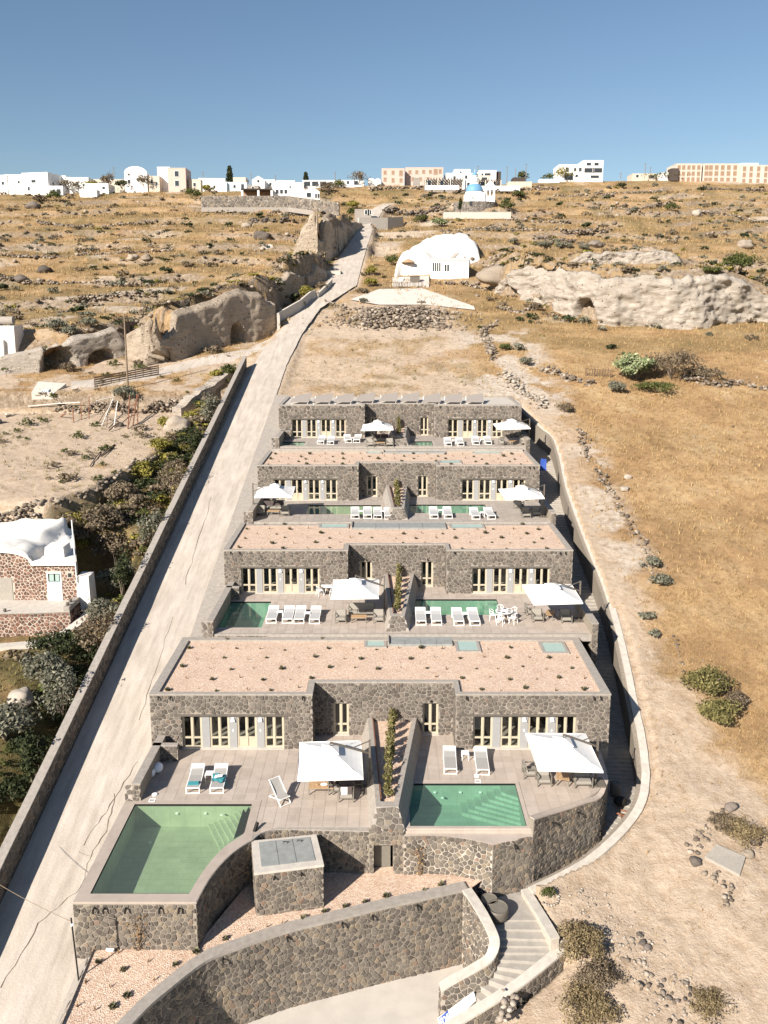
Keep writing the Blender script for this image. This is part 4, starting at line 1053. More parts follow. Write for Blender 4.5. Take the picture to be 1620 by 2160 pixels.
# bowed wall under the infinity edge
zl = 3.76
R = stone_wall('stone_wall', 'bowed pale-jointed stone wall under the infinity edge of the teal pool', ledge_top, .7, zl, .4, 'stone_warm', 'mortar_white', cop=None, cop_h=.02, keep=220, seed=24, su=.26, sv=.215, ends=False)
m = MB()
for (a, b) in ((0, 1), (1, 2)): pass
for a, b in zip(ledge_top[:-1], ledge_top[1:]): m.prism([a, b, (b[0], 38.0), (a[0], 38.0)], zl - .3, zl - .004)
m.prism([(5.34, 37.0), (5.85, 37.19), (7.45, 37.71), (7.45, 38.0), (5.34, 38.0)], zl - .3, zl - .004)
m.box(.95, 7.45, 38.0, 38.09, zl - 1.5, 3.8)
m; m.build('trough', M['tile'], R)
MB().box(.95, 7.43, 37.86, 37.9, zl - .2, 3.9).build('pool_edge', M['tile'], R)
big_lo = smooth_path([(5.34, 37.0), (5.85, 37.19), (6.65, 37.45), (7.45, 37.71)], 3)
_eq = [ay(1126, 1727, 37.76), ay(1160, 1716, 38.55), ay(1200, 1704, 39.3), ay(1235, 1692, 40.0), ay(1267, 1681, 40.72), (12.15, 41.7, 4.0), (12.45, 42.6, 4.0), (12.75, 45.42, 4.0)]
_eq = smooth_path(_eq, 3); edgeR2 = [(p[0], p[1]) for p in _eq]; zt_e = [p[2] for p in _eq]
big = big_lo[:-1] + edgeR2
def ztop(p): return zl if p[0] < 7.42 else 3.995
zb_big = [float(np.interp(p[0], [5.4, 7.4, 9.0, 10.6, 11.6, 12.2, 13], [.8, .75, .75, 1.1, 1.3, 1.4, 1.6])) - .3 for p in big]
i0 = len(big_lo) - 1
R = thing('stone_wall', 'tall stone wall sweeping round the outer side of the lowest right terrace', 'stone wall', (9, 39.4, .5))
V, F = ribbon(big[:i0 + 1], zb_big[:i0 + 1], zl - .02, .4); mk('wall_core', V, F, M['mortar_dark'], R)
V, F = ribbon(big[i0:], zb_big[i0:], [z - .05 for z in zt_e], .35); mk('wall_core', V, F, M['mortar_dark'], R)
V, F = ribbon(offset(big[i0:], .03), [z - .08 for z in zt_e], [z + .004 for z in zt_e], .3); mk('coping', V, F, M['tile'], R)
masonry(R, big[:i0 + 1], zb_big[:i0 + 1], zl - .02, M['stone_warm'], .26, .215, keep=70, seed=25)
masonry(R, big[i0:], zb_big[i0:], [z - .09 for z in zt_e], M['stone_warm'], .26, .215, keep=230, seed=26)
for (x, y, z_) in ((8.6, 38.5, 3.9), (10.1, 39.5, 3.8), (6.5, 37.4, 3.45)):
    MB().tube([(x, y - .2, z_ - .1), (x, y - .16, z_ + .04), (x, y + .05, z_)], .05, 6).build('spotlight', M['black'], R)
# cube of stone with a slate lid
R = thing('stone_tank', 'cube-shaped stone tank with a grey slab lid beside the curved wall', 'tank', (-4.6, 36.4, 1.4))
tq = [(-5.99, 34.76), (-2.87, 35.36), (-3.4, 37.55), (-6.5, 37.05)]
MB().prism(tq, .9, 3.78).build('wall_core', M['mortar'], R)
MB().prism([(-6.03, 34.72), (-2.83, 35.32), (-3.37, 37.58), (-6.53, 37.08)], 3.78, 3.9).build('coping', M['cement_lt'], R)
masonry(R, tq[:2], 1.3, 3.78, M['stone_warm'], .26, .215, keep=120, seed=31)
masonry(R, [tq[3], tq[0]], 1.3, 3.78, M['stone_warm'], .26, .215, keep=20, seed=32); masonry(R, [tq[1], tq[2]], 1.3, 3.78, M['stone_warm'], .26, .215, keep=0, seed=33)
def lerp2(a, b, t): return (a[0] + (b[0] - a[0]) * t, a[1] + (b[1] - a[1]) * t)
def bil(u, v): return lerp2(lerp2(tq[0], tq[1], u), lerp2(tq[3], tq[2], u), v)
for (u0, u1, v0, v1) in ((.1, .36, .14, .5), (.37, .62, .14, .5), (.63, .9, .14, .55), (.1, .36, .51, .93), (.37, .62, .51, .93), (.63, .9, .56, .93)):
    MB().prism([bil(u0, v0), bil(u1, v0), bil(u1, v1), bil(u0, v1)], 3.88, 3.925).build('lid_slab', M['slate'], R)
for (u, v) in ((.5, .8), (.72, .8)): 
    p = bil(u, v); MB().tube([(p[0] - .1, p[1], 3.92), (p[0] - .1, p[1], 4.02), (p[0] + .1, p[1], 4.02), (p[0] + .1, p[1], 3.92)], .02, 6).build('handle', M['black'], R)
for (p, q) in ((.28, .0), (.68, .0)):
    a = lerp2(tq[0], tq[1], p); MB().tube([(a[0], a[1] - .18, 3.55), (a[0], a[1], 3.59)], .05, 6).build('spotlight', M['black'], R)
# low wall along the lane beside the lowest terrace
R = stone_wall('stone_wall', 'short low stone wall between the lane and the lowest left terrace', [(-13.25, 45.2), (-13.3, 40.25)], 3.98, 5.0, .42, 'stone', keep=60, seed=41, ends=True)
masonry(R, [(-13.72, 40.25), (-13.3, 40.25)], 3.5, 4.93, M['stone'], .3, .26, keep=12, seed=42)
R2 = stone_wall('stone_wall', 'short stone screen wall standing in front of the nearest villa left corner', [(-13.3, 44.1), (-11.85, 44.1)], 3.98, 5.0, .25, 'stone', keep=40, seed=43, ends=True)
# ------------------------------------------------------------------ planters between the paired terraces
def planter(k, yb_, yf_, zd, xb, xf, hb, hf, label):
    """tapering planter with leaning stone sides; xb, xf: (left, right) at the back and the front"""
    R = thing('planter', label, 'planter', ((xf[0] + xf[1]) / 2, yf_, zd))
    B = .36
    base = [(xb[0], yb_), (xb[1], yb_), (xf[1], yf_), (xf[0], yf_)]
    ti = .27
    def wall_(a0, a1, b0, b1, z0, z1, z2, nm):
        pass
    top = [(xb[0] + B, yb_), (xb[1] - B, yb_), (xf[1] - B * .9, yf_ + .45), (xf[0] + B * .9, yf_ + .45)]
    inn = [(xb[0] + B + ti, yb_), (xb[1] - B - ti, yb_), (xf[1] - B * .9 - ti * .8, yf_ + .9), (xf[0] + B * .9 + ti * .8, yf_ + .9)]
    zt = [zd + hb, zd + hb, zd + hf, zd + hf]
    zg = zd + hb * .55, zd + hf * .55
    V = [(p[0], p[1], zd - .02) for p in base] + [(top[i][0], top[i][1], zt[i]) for i in range(4)] + [(inn[i][0], inn[i][1], zt[i]) for i in range(4)] + [(inn[i][0], inn[i][1], zt[i] - .45) for i in range(4)]
    F = [(0, 3, 7, 4), (3, 2, 6, 7), (2, 1, 5, 6), (4, 7, 11, 8), (7, 6, 10, 11), (6, 5, 9, 10), (8, 11, 15, 12), (11, 10, 14, 15), (10, 9, 13, 14)]
    mk('planter_wall', V, F, M['cement'] , R)
    g = [(inn[i][0], inn[i][1], zt[i] - .22) for i in range(4)]
    mk('gravel', g, [(3, 2, 1, 0)][::1], M['gravel'], R)
    m = MB().bar((inn[0][0] + .03, inn[0][1], zt[0] - .02), (inn[3][0] + .03, inn[3][1] + .3, zt[3] - .02), .05, .1); m.build('edging_board', M['rust'], R)
    # stones on the front slope
    rng = random.Random(90 + k)
    for P in stone_cells(1, 1, .22 if k == 0 else .25, .24, rng):
        n = len(P); cu = sum(p[0] for p in P) / n; cv = sum(p[1] for p in P) / n; W = []
        for (s, d) in ((.9, -.01), (.88, .02), (.7, .035)):
            for (u, v) in P:
                u = cu + (u - cu) * s; v = cv + (v - cv) * s
                x = (V[3][0] + (V[2][0] - V[3][0]) * u) * (1 - v) + (V[7][0] + (V[6][0] - V[7][0]) * u) * v
                W.append((x, V[3][1] + (V[7][1] - V[3][1]) * v - d, V[3][2] + (V[7][2] - V[3][2]) * v + d * .3))
        mk('stone', W, [(a * n + i, a * n + (i + 1) % n, (a + 1) * n + (i + 1) % n, (a + 1) * n + i) for a in (0, 1) for i in range(n)] + [tuple(range(2 * n, 3 * n))], M['stone'] if k else M['stone_warm'], R)
    return R, inn, zt
PL = []
PL.append(planter(0, 47.0, 37.75, 4.0, (-1.35, 2.35), (-.72, 1.05), 1.15, 1.0, 'long tapering planter with gravel and shrubs between the two lowest terraces'))
PL.append(planter(1, 63.4, 54.3, 7.68, (-.35, 2.75), (.1, 1.75), 1.1, .95, 'tapering planter with shrubs between the second pair of terraces'))
PL.append(planter(2, 79.4, 70.6, 11.28, (-.15, 2.6), (.35, 2.1), 1.1, .95, 'tapering planter with shrubs between the third pair of terraces'))
PL.append(planter(3, 93.1, 86.4, 15.18, (.3, 3.0), (.6, 2.6), 1.1, .95, 'short tapering planter with shrubs between the farthest pair of terraces'))
# ------------------------------------------------------------------ upper terraces
def rect(a, b, c, d): return [(a, c), (b, c), (b, d), (a, d)]
UP = {1: dict(yd=54.0, pl=(-11.65, -8.55, 55.0, 60.1), pr=(2.0, 8.6, 57.4, 60.6), px=(.0, 2.0)),
      2: dict(yd=70.15, pl=(-7.1, -.3, 72.6, 76.0), pr=(2.4, 9.5, 73.0, 76.2), px=(.2, 2.3)),
      3: dict(yd=86.05, pl=(-11.3, -8.5, 86.5, 88.9), pr=(2.9, 5.2, 86.5, 89.1), px=(.4, 2.7))}
for k, u in UP.items():
    z = VZ[k]; yf = VY[k]; yn = yf + ND; yd = u['yd']; x0 = VX0[k] + .35; x1 = VX1[k] - .15; xm = sum(u['px']) / 2
    side = {1: ('second', 'green'), 2: ('third', 'green'), 3: ('farthest', 'green')}[k][0]
    for s, (a, b, P, na, nb) in enumerate(((x0, xm, u['pl'], NXL[k], xm), (xm, x1, u['pr'], xm, NXR[k]))):
        pa, pb, pc, pd = P
        pcs = []
        if pa - .22 > a: pcs.append(rect(a, pa - .22, pc - .22, pd + .22))
        pcs.append(rect(pb + .22, b, pc - .22, pd + .22)); pcs.append(rect(a, b, pd + .22, yf)); pcs.append(rect(a, b, yd, pc - .22)); pcs.append(rect(na, nb, yf, yn))
        paving('terrace', side + (' left' if s == 0 else ' right') + ' terrace of greyish stone tiles, counted from the nearest villa', None, z, M['tile_grey'] if k > 1 else M['tile'], pcs, .62 if k < 3 else .8, keep=(160 if k == 1 else 0), seed=20 + 2 * k + s)
        lv = [(pa, pd), (pa, pc), (pb, pc), (pb, pd)]
        n5 = 4
        sx = pb if s == 1 or k == 2 else pa; sg = -1 if sx == pb else 1
        stp = []
        for i in range(n5):
            w_ = (1.9 - .4 * i); stp.append((rect(min(sx, sx + sg * w_) + .005, max(sx, sx + sg * w_) - .005, pd - 1.5 + .25 * i, pd - .005), -.95 + .24 * i))
        lab = {(1, 0): 'dark green pool along the lane on the second left terrace', (1, 1): 'narrow green pool behind the loungers on the second right terrace', (2, 0): 'long green pool on the third left terrace below its windows', (2, 1): 'narrow teal pool on the third right terrace',
               (3, 0): 'small green pool at the left corner of the farthest left terrace', (3, 1): 'small green pool beside the planter on the farthest right terrace'}[k, s]
        pool(lab, lv, z, 1.25, 'water_teal' if (k, s) != (2, 0) else 'water_green', 'pool_teal' if (k, s) != (2, 0) else 'pool_green', stp, [(pa + 1.0, pd - .05, z - .4)] if k < 3 else [], -.05,
             ring(lv, [(pa - .22, pd + .22), (pa - .22, pc - .22), (pb + .22, pc - .22), (pb + .22, pd + .22)], z, .12))
    # front step of the terrace above the roof below
    m = MB().box(x0, x1, yd - .22, yd, z - .5, z + .003); stt = m.build('terrace_edge', M['cement']); struct(stt, 'cement front edge of the ' + side + ' pair of terraces')
    m = MB().box(VX0[k - 1] + .4, VX1[k - 1] - .4, yd - .75, yd - .22, z - .9, z - .17); stt = m.build('terrace_step', M['cement']); struct(stt, 'lower cement ledge in front of the ' + side + ' pair of terraces')
    # side walls
    R = stone_wall('stone_wall', 'low stone wall on the lane side of the ' + side + ' left terrace', [(x0 + .02, yf - .05), (x0 - .0, yd - .3)], z - .3, z + 1.0, .4, 'stone', keep=20 if k == 1 else 0, seed=50 + k)
    masonry(R, [(x0 - .4, yd - .3), (x0, yd - .3)], z - .9, z + .93, M['stone'], .3, .26, keep=10 if k == 1 else 0, seed=55 + k)
    pc_ = [(x0 + .02, yf - 1.35), (OPL[k][0] + .05, yf - 1.35)]
    R = stone_wall('stone_wall', 'short stone screen wall before the left corner of the ' + side + ' villa', pc_, z - .02, z + 1.0, .25, 'stone', keep=12 if k == 1 else 0, seed=58 + k)
    R = stone_wall('stone_wall', 'low stone wall on the outer side of the ' + side + ' right terrace', [(x1 + .15, yd - .3), (x1 + .15, yf - 3.1)], z - 3, z + .85, .42, 'stone', cop='cement', keep=0, seed=61 + k)
    masonry(R, [(x1 - .27, yd - .3), (x1 + .15, yd - .3)], z - .7, z + .78, M['stone'], .3, .26, keep=6 if k == 1 else 0, seed=64 + k)
# stone riser below the second left pool
R = stone_wall('stone_wall', 'low stone riser below the dark green pool on the second left terrace', [(-12.0, 53.76), (-7.9, 53.76)], 7.0, 7.66, .2, 'stone', cop=None, keep=30, seed=71, ends=False)
# ------------------------------------------------------------------ gravel bed, retaining wall, driveway
ret = smooth_path([(p[0], p[1], 1.75) for p in [(-10.9, 27.0), (-9.77, 29.3), (-9.08, 30.35), (-7.8, 31.94), (-6.53, 32.7), (-4.54, 33.66), (-2.42, 34.4), (-.22, 35.16), (2.06, 35.86), (4.1, 36.5)]], 4)
bed = MB(); V = []; F = []
back = [(-12.85, 27.0), (-12.9, 30), (-12.95, 32.9), (-8.3, 33.2), (-6.6, 37.3), (-3, 38.2), (0, 38.2), (2.5, 38.5), (4.2, 38.0), (5.3, 37.6)]
nb_ = 40; tb_ = [i / (nb_ - 1) for i in range(nb_)]
def along(P, t):
    L = [0]
    for a, b in zip(P[:-1], P[1:]): L.append(L[-1] + math.hypot(b[0] - a[0], b[1] - a[1]))
    s = t * L[-1]
    return tuple(np.interp(s, L, [p[j] for p in P]) for j in range(len(P[0])))
def bedz(x, y): return float(np.interp(x, [-13, -8, -3, 1, 5], [1.64, 1.62, 1.6, 1.6, 1.6]))
for i in range(nb_):
    a = along(ret, tb_[i]); b = along(back, tb_[i])
    for j in range(9):
        v = j / 8; x = a[0] + (b[0] - a[0]) * v - (.15 if j == 0 else 0); y = a[1] + (b[1] - a[1]) * v
        V.append((x, y, bedz(x, y) + .05 * (vnoise(x * 1.5, y * 1.5, 3) - .5) + .02))
F = [(i * 9 + j, (i + 1) * 9 + j, (i + 1) * 9 + j + 1, i * 9 + j + 1) for i in range(nb_ - 1) for j in range(8)]
o = mk('gravel_bed', V, F, M['gravel'], None, True); struct(o, 'pink gravel bed below the lowest terraces')
R = stone_wall('retaining_wall', 'long tall retaining wall with pale mortar above the driveway', [(p[0], p[1]) for p in ret], -3.3, [p[2] for p in ret], .5, 'stone_warm', 'mortar', cop='cement', cop_h=.14, keep=300, seed=81, su=.26, sv=.215, cat='retaining wall', ends=False)
for t in (.36, .52, .66, .74, .86):
    p = along(ret, t); MB().tube([(p[0] + .05, p[1] - .2, p[2] - .42), (p[0], p[1] - .17, p[2] - .26), (p[0], p[1] + .05, p[2] - .3)], .05, 6).build('spotlight', M['black'], R)
m = MB().prism([(-12, 16), (6, 16), (6, 31), (4.6, 37.6), (-3, 35.2), (-12, 31)], -3.6, [-2.2, -2.3, -2.35, -2.4, -2.45, -2.2]); o = m.build('driveway', M['drive']); struct(o, 'pale concrete driveway at the foot of the retaining wall')
# kerb strip of stone between gravel bed and lane
m = MB().add([(-14.25, 26.5, plane(26.5) - .02), (-13.75, 31.5, plane(31.5) + .02), (-13.66, 32.75, plane(32.75) + .06), (-12.9, 32.75, 1.72), (-12.82, 30, 1.78), (-12.75, 26.5, 1.8), (-14.25, 26.5, -2), (-13.75, 31.5, -2), (-13.66, 32.75, -2), (-12.9, 32.75, -2), (-12.82, 30, -2), (-12.75, 26.5, -2)],
             [(5, 4, 3, 2, 1, 0), (0, 1, 7, 6), (1, 2, 8, 7), (3, 4, 10, 9), (4, 5, 11, 10)])
R = m.build('kerb', M['cement']); struct(R, 'broad sloping kerb of cemented stones beside the lane')
rng = random.Random(5)
for P in stone_cells(1.1, 6, .3, .3, rng):
    n = len(P); cu = sum(p[0] for p in P) / n; cv = sum(p[1] for p in P) / n
    if rng.random() < .35: continue
    s = rng.uniform(.55, .8); W = []
    for (sc, d) in ((s, -.01), (s * .8, .012)):
        for (u, v) in P:
            u = cu + (u - cu) * sc; v = cv + (v - cv) * sc; y = 26.6 + v
            xl = np.interp(y, [26.5, 31.5, 32.75], [-14.2, -13.7, -13.6]); xr = np.interp(y, [26.5, 30, 32.75], [-12.8, -12.88, -12.95]); f = u / 1.1
            zl_ = plane(y); W.append((xl + (xr - xl) * f, y, zl_ + (1.76 - zl_) * f + d + .01))
    mk('stone', W, [(i, (i + 1) % n, n + (i + 1) % n, n + i) for i in range(n)] + [tuple(range(n, 2 * n))], M['stone'], R)
# ------------------------------------------------------------------ stairs and their walls at the lower right
lw = smooth_path([(4.25, 36.55, 1.75), (4.6, 35.7, 1.7), (4.95, 34.85, 1.55), (5.3, 34.15, 1.05), (5.2, 33.6, .85), (4.85, 33.25, .6), (4.07, 33.1, .2), (3.2, 33.05, -.3), (2.6, 32.95, -.65)], 4)
pth = [(p[0], p[1]) for p in lw][::-1]; ztp = [p[2] for p in lw][::-1]
R = stone_wall('stair_wall', 'curving stone stair wall with a wide pale coping beside the driveway', pth, -3.2, ztp, .42, 'stone_warm', 'mortar_white', cop='coping_pale', cop_h=.1, keep=0, seed=84, su=.3, sv=.26, ends=False, cat='stair wall')
outw = offset(pth, -.42)
masonry(R, outw[::-1], -3.1, [z - .1 for z in ztp][::-1], M['stone_warm'], .27, .23, keep=150, seed=85)
V, F = ribbon([outw[0], pth[0]], -3.2, ztp[0] - .1, .02)
masonry(R, [outw[0], pth[0]], -3.1, ztp[0] - .1, M['stone_warm'], .25, .26, keep=20, seed=86)
rw_ = smooth_path([(7.25, 37.3, 1.15), (7.55, 36.2, 1.14), (7.85, 35.1, 1.12), (8.1, 34.1, 1.1)], 3)
R = stone_wall('stair_wall', 'straight stone wall with white coping on the right of the lower stairs', [(p[0], p[1]) for p in rw_][::-1], -1.2, [p[2] for p in rw_][::-1], .4, 'stone_warm', 'mortar_white', cop='coping_pale', cop_h=.1, keep=0, seed=88, su=.27, sv=.23, ends=False, cat='stair wall')
pp = [(p[0], p[1]) for p in rw_]
# its face towards the stairs looks left
masonry(R, pp, -1.2, [p[2] - .1 for p in rw_], M['stone_warm'], .27, .23, keep=110, seed=89)
masonry(R, [pp[-1], (pp[-1][0] + .4, pp[-1][1] + .02)], -.6, rw_[-1][2] - .1, M['stone_warm'], .3, .28, keep=10, seed=90)
MB().box(7.86, 7.9, 34.75, 35.3, .55, 1.0).build('notice_board', M['paper'], R)
lp = smooth_path([(8.4, 33.95, .52), (7.2, 33.15, .27), (6.12, 32.5, 0), (4.58, 31.9, -.5), (3.1, 31.4, -1.0), (1.6, 30.8, -1.5)], 3)
R = stone_wall('stair_wall', 'lower stone parapet with pale coping descending left at the bottom of the picture', [(p[0], p[1]) for p in lp][::-1], [p[2] - 2.2 for p in lp][::-1], [p[2] for p in lp][::-1], .42, 'stone_warm', 'mortar', cop='coping_pale', cop_h=.1, keep=160, seed=92, su=.27, sv=.23, ends=False, cat='stair wall')
# stair treads
inner = smooth_path([(5.2, 37.3, .8), (4.3, 36.4, .8), (4.7, 35.5, .8), (5.1, 34.6, .55), (5.3, 34.0, .3), (5.15, 33.5, 0), (4.75, 33.2, -.45), (4.0, 33.05, -1.05), (3.2, 33.0, -1.65), (2.5, 32.9, -2.15)], 2)
outer = smooth_path([(8.0, 37.9, .8), (7.5, 36.6, .8), (7.8, 35.5, .8), (8.1, 34.5, .55), (8.3, 34.0, .3), (7.0, 33.15, 0), (6.0, 32.55, -.45), (4.8, 32.1, -1.05), (3.9, 31.75, -1.65), (2.9, 31.4, -2.15)], 2)
S = thing('stairway', 'pale concrete stairs curving down between the walls at the lower right', 'stairs', (6.2, 35.0, -.4))
for i in range(len(inner) - 1):
    a, b, c, d = inner[i], outer[i], outer[i + 1], inner[i + 1]; z = (a[2] + d[2]) / 2
    MB().prism([(a[0], a[1]), (b[0], b[1]), (c[0], c[1]), (d[0], d[1])], z - 1.2, z).build('step', M['stair'], S)
# white board with a blue print leaning in the lower stairs
B = thing('sign_board', 'white board with a blue square print lying on the lowest stairs', 'sign', (2.9, 32.7, -2.1))
MB().add([(2.5, 32.1, -2.05), (4.15, 32.75, -.98), (4.05, 32.95, -.7), (2.4, 32.45, -1.6), (2.5, 32.13, -2.08), (4.15, 32.78, -1.01), (4.05, 32.98, -.73), (2.4, 32.48, -1.63)], [(0, 1, 2, 3), (7, 6, 5, 4), (0, 4, 5, 1), (1, 5, 6, 2), (2, 6, 7, 3), (3, 7, 4, 0)]).build('board', M['paper'], B)
# passage along the outer side of the villas, with steps
R = thing('boundary_wall', 'long boundary wall with white coping winding up the right side of the villas', 'boundary wall', (14.75, 43.6, 1.0))
bw = smooth_path(BW, 4); bp_ = [(p[0], p[1]) for p in bw]
fl = smooth_path([(7.9, 37.9, .8), (9.0, 38.6, .82), (10.9, 39.5, 1.0), (12.55, 41.2, 1.3), (13.9, 43.4, 1.6), (14.4, 46.5, 1.95), (14.6, 50.5, 2.8), (15.4, 57.2, 4.5), (16.0, 63.1, 6.1), (16.1, 70.2, 7.9), (16.3, 78.9, 10.2), (17.0, 86.3, 12.2), (17.1, 91.1, 13.4), (16.4, 93.7, 14.1), (16.0, 97.9, 15.3), (15.9, 100.5, 15.8)], 5)
fY = np.array([p[1] for p in fl]); fZ = np.array([p[2] for p in fl])
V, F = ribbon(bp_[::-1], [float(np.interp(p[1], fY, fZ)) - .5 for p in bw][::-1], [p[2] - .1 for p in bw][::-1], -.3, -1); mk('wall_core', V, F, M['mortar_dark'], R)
rg = random.Random(77); wv = [rg.uniform(-.05, .05) for _ in bw]
V, F = ribbon([(p[0] - .05 + wv[i] * .3, p[1]) for i, p in enumerate(bw)], [p[2] - .14 for p in bw], [p[2] + .03 + wv[i] * .5 for i, p in enumerate(bw)], .46, 1); mk('coping', V, F, M['coping_pale'], R)
def left_face(root, path, zb, zt, mat, keep, seed, su=.42, sv=.33):
    masonry(root, path[::-1], zb[::-1], zt[::-1], mat, su, sv, joint=.03, keep=keep, seed=seed)
# face of the boundary wall towards the passage is on its left going uphill, i.e. on the right going downhill
left_face(R, bp_, [float(np.interp(p[1], fY, fZ)) - .3 for p in bw], [p[2] - .12 for p in bw], M['stone_warm'], 150, 95)
S = thing('stairway', 'grey concrete passage and steps climbing between the villas and the boundary wall', 'stairs', (12.5, 41.2, 1.3))
acc = 0; seg = []
for i in range(len(fl) - 1):
    a, b = Vector(fl[i]), Vector(fl[i + 1]); n = max(1, int(round((b - a).length / .42)))
    for j in range(n): seg.append((a.lerp(b, j / n), a.lerp(b, (j + 1) / n)))
extra = MB(); cnt = 0
for (a, b) in seg:
    d = (b - a); nx, ny = d.y, -d.x; l = math.hypot(nx, ny); nx /= l; ny /= l; wL, wR = (.95, .95) if a.y < 41 else (1.9, 1.9)
    if a.y < 43 and a.y >= 41: wL = wR = 1.3
    wR = min(wR, boundx(a.y) - a.x + .05) if a.y > 43 else wR
    P = [(a.x - nx * wL, a.y - ny * wL), (a.x + nx * wR, a.y + ny * wR), (b.x + nx * wR, b.y + ny * wR), (b.x - nx * wL, b.y - ny * wL)]
    z = (a.z + b.z) / 2
    if cnt < 60: MB().prism(P, z - .8, z).build('step', M['stair'], S)
    else: extra.prism(P, z - .8, z)
    cnt += 1
extra.build('upper_steps', M['stair'], S)
# ------------------------------------------------------------------ wall along the lane on the left
lwp = [(-18.55, y) for y in np.arange(112.2, 24, -1.6)]
lwz = [plane(p[1]) + 1.5 + .07 * vnoise(p[1] / 2.5, 1.0, 3) for p in lwp]
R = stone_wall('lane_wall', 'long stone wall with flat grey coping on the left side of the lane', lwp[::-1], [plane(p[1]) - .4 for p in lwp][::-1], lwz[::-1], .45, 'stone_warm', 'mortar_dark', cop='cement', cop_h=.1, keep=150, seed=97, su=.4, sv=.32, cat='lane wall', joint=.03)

V = []; F = []; yy = list(np.arange(53.8, 102, .5))
def vleft(y):
    k = int(np.searchsorted(VB, y, 'right')); k = min(k, 3); return VX0[k] + (.1 if y > VY[k] else .38)
for y in yy:
    rx = np.interp(y, ROADY, ROADX) + np.interp(y, ROADY, ROADW) / 2 - .12; z = plane(y) + .02
    V += [(rx, y, z - .3), (rx, y, z + .09), (max(vleft(y), rx + .1), y, z + .09)]
for i in range(len(yy) - 1): F += [(3 * i, 3 * i + 3, 3 * i + 4, 3 * i + 1), (3 * i + 1, 3 * i + 4, 3 * i + 5, 3 * i + 2)]
o = mk('pavement', V, F, M['cement'], None, False); struct(o, 'grey cement pavement strip between the lane and the upper villas')
# ------------------------------------------------------------------ terrace furniture
def nth(i):
    i += 1; return str(i) + ('th' if 10 <= i % 100 <= 20 else {1: 'st', 2: 'nd', 3: 'rd'}.get(i % 10, 'th'))
ORD = ['first', 'second', 'third', 'fourth']
def quad_slab(P, th):
    n = len(P); V = [tuple(p) for p in P] + [(p[0], p[1], p[2] - th) for p in P]
    return V, [tuple(range(n)), tuple(range(n, 2 * n))[::-1]] + [(i, n + i, n + (i + 1) % n, (i + 1) % n) for i in range(n)]
def umbrella(cpx, zd, zh, side, label):
    P = [Vector(az(x, y, zd + zh)) for (x, y) in cpx]                      # near left, near right, far right, far left
    c = sum(P, Vector()) / 4
    R = thing('parasol', label, 'parasol', (c.x, c.y, zd), 0, 'white square cantilever parasols on the terraces')
    ap = c + Vector((0, 0, .62)); V = []; F = []
    N = 6
    for i in range(4):                                                   # four slightly sagging sails
        a, b = P[i], P[(i + 1) % 4]; base = len(V)
        for j in range(N + 1):
            v = j / N
            for k in range(N + 1):
                u = k / N; q = (a.lerp(b, u)).lerp(ap, v * .93); q.z -= .10 * math.sin(PI * u) * (1 - v) ** 1.0 * .5 + .05 * math.sin(PI * v)
                V.append(tuple(q))
        F += [(base + j * (N + 1) + k, base + j * (N + 1) + k + 1, base + (j + 1) * (N + 1) + k + 1, base + (j + 1) * (N + 1) + k) for j in range(N) for k in range(N)]
        base = len(V); V += [tuple(a), tuple(b), (b.x, b.y, b.z - .10), (a.x, a.y, a.z - .10)]; F.append((base, base + 3, base + 2, base + 1))
    can = mk('canopy', V, F, M['canvas'], R)
    vt = [ap.lerp(p, .27) + Vector((0, 0, .12)) for p in P]; V = [tuple(p) for p in vt] + [tuple(ap + Vector((0, 0, .16)))] + [(p.x, p.y, p.z - .04) for p in vt]
    ven = mk('vent_flap', V, [(0, 1, 4), (1, 2, 4), (2, 3, 4), (3, 0, 4), (0, 5, 6, 1), (1, 6, 7, 2), (2, 7, 8, 3), (3, 8, 5, 0)], M['canvas'], R)
    sx = 1 if side == 'R' else -1
    ex = (P[1] + P[2]) / 2 if sx > 0 else (P[0] + P[3]) / 2
    mx, my = ex.x + .38 * sx, ex.y + .75
    m = MB().bar((mx, my, zd + .06), (mx, my, zd + zh + .62), .10, .12); m.build('mast', M['metal_d'], R)
    a = Vector((mx - .04 * sx, my, zd + zh - .12)); b = Vector((ap.x, ap.y, ap.z + .34))
    MB().bar(a, b, .07, .10).build('arm', M['metal_d'], R)
    mid = a.lerp(b, .45); MB().bar((mx, my, zd + zh + .58), mid, .035, .05).build('stay', M['metal_d'], R)
    MB().bar(b, (ap.x, ap.y, ap.z - .2), .06).build('hub', M['metal_d'], R)
    MB().box(mx - .07, mx + .07, my - .1, my + .1, zd + .95, zd + 1.2).build('crank_box', M['metal_d'], R)
    for (dx, dy) in ((-.45, -.45), (.02, -.45), (-.45, .02), (.02, .02)):
        MB().box(mx + dx, mx + dx + .44, my + dy, my + dy + .44, zd + .004, zd + .07).build('base_slab', M['metal_d'], R)
    for i in range(4):
        MB().bar(P[i] - Vector((0, 0, .03)), ap - Vector((0, 0, .12)), .03).build('rib', M['metal_d'], R)
    return R
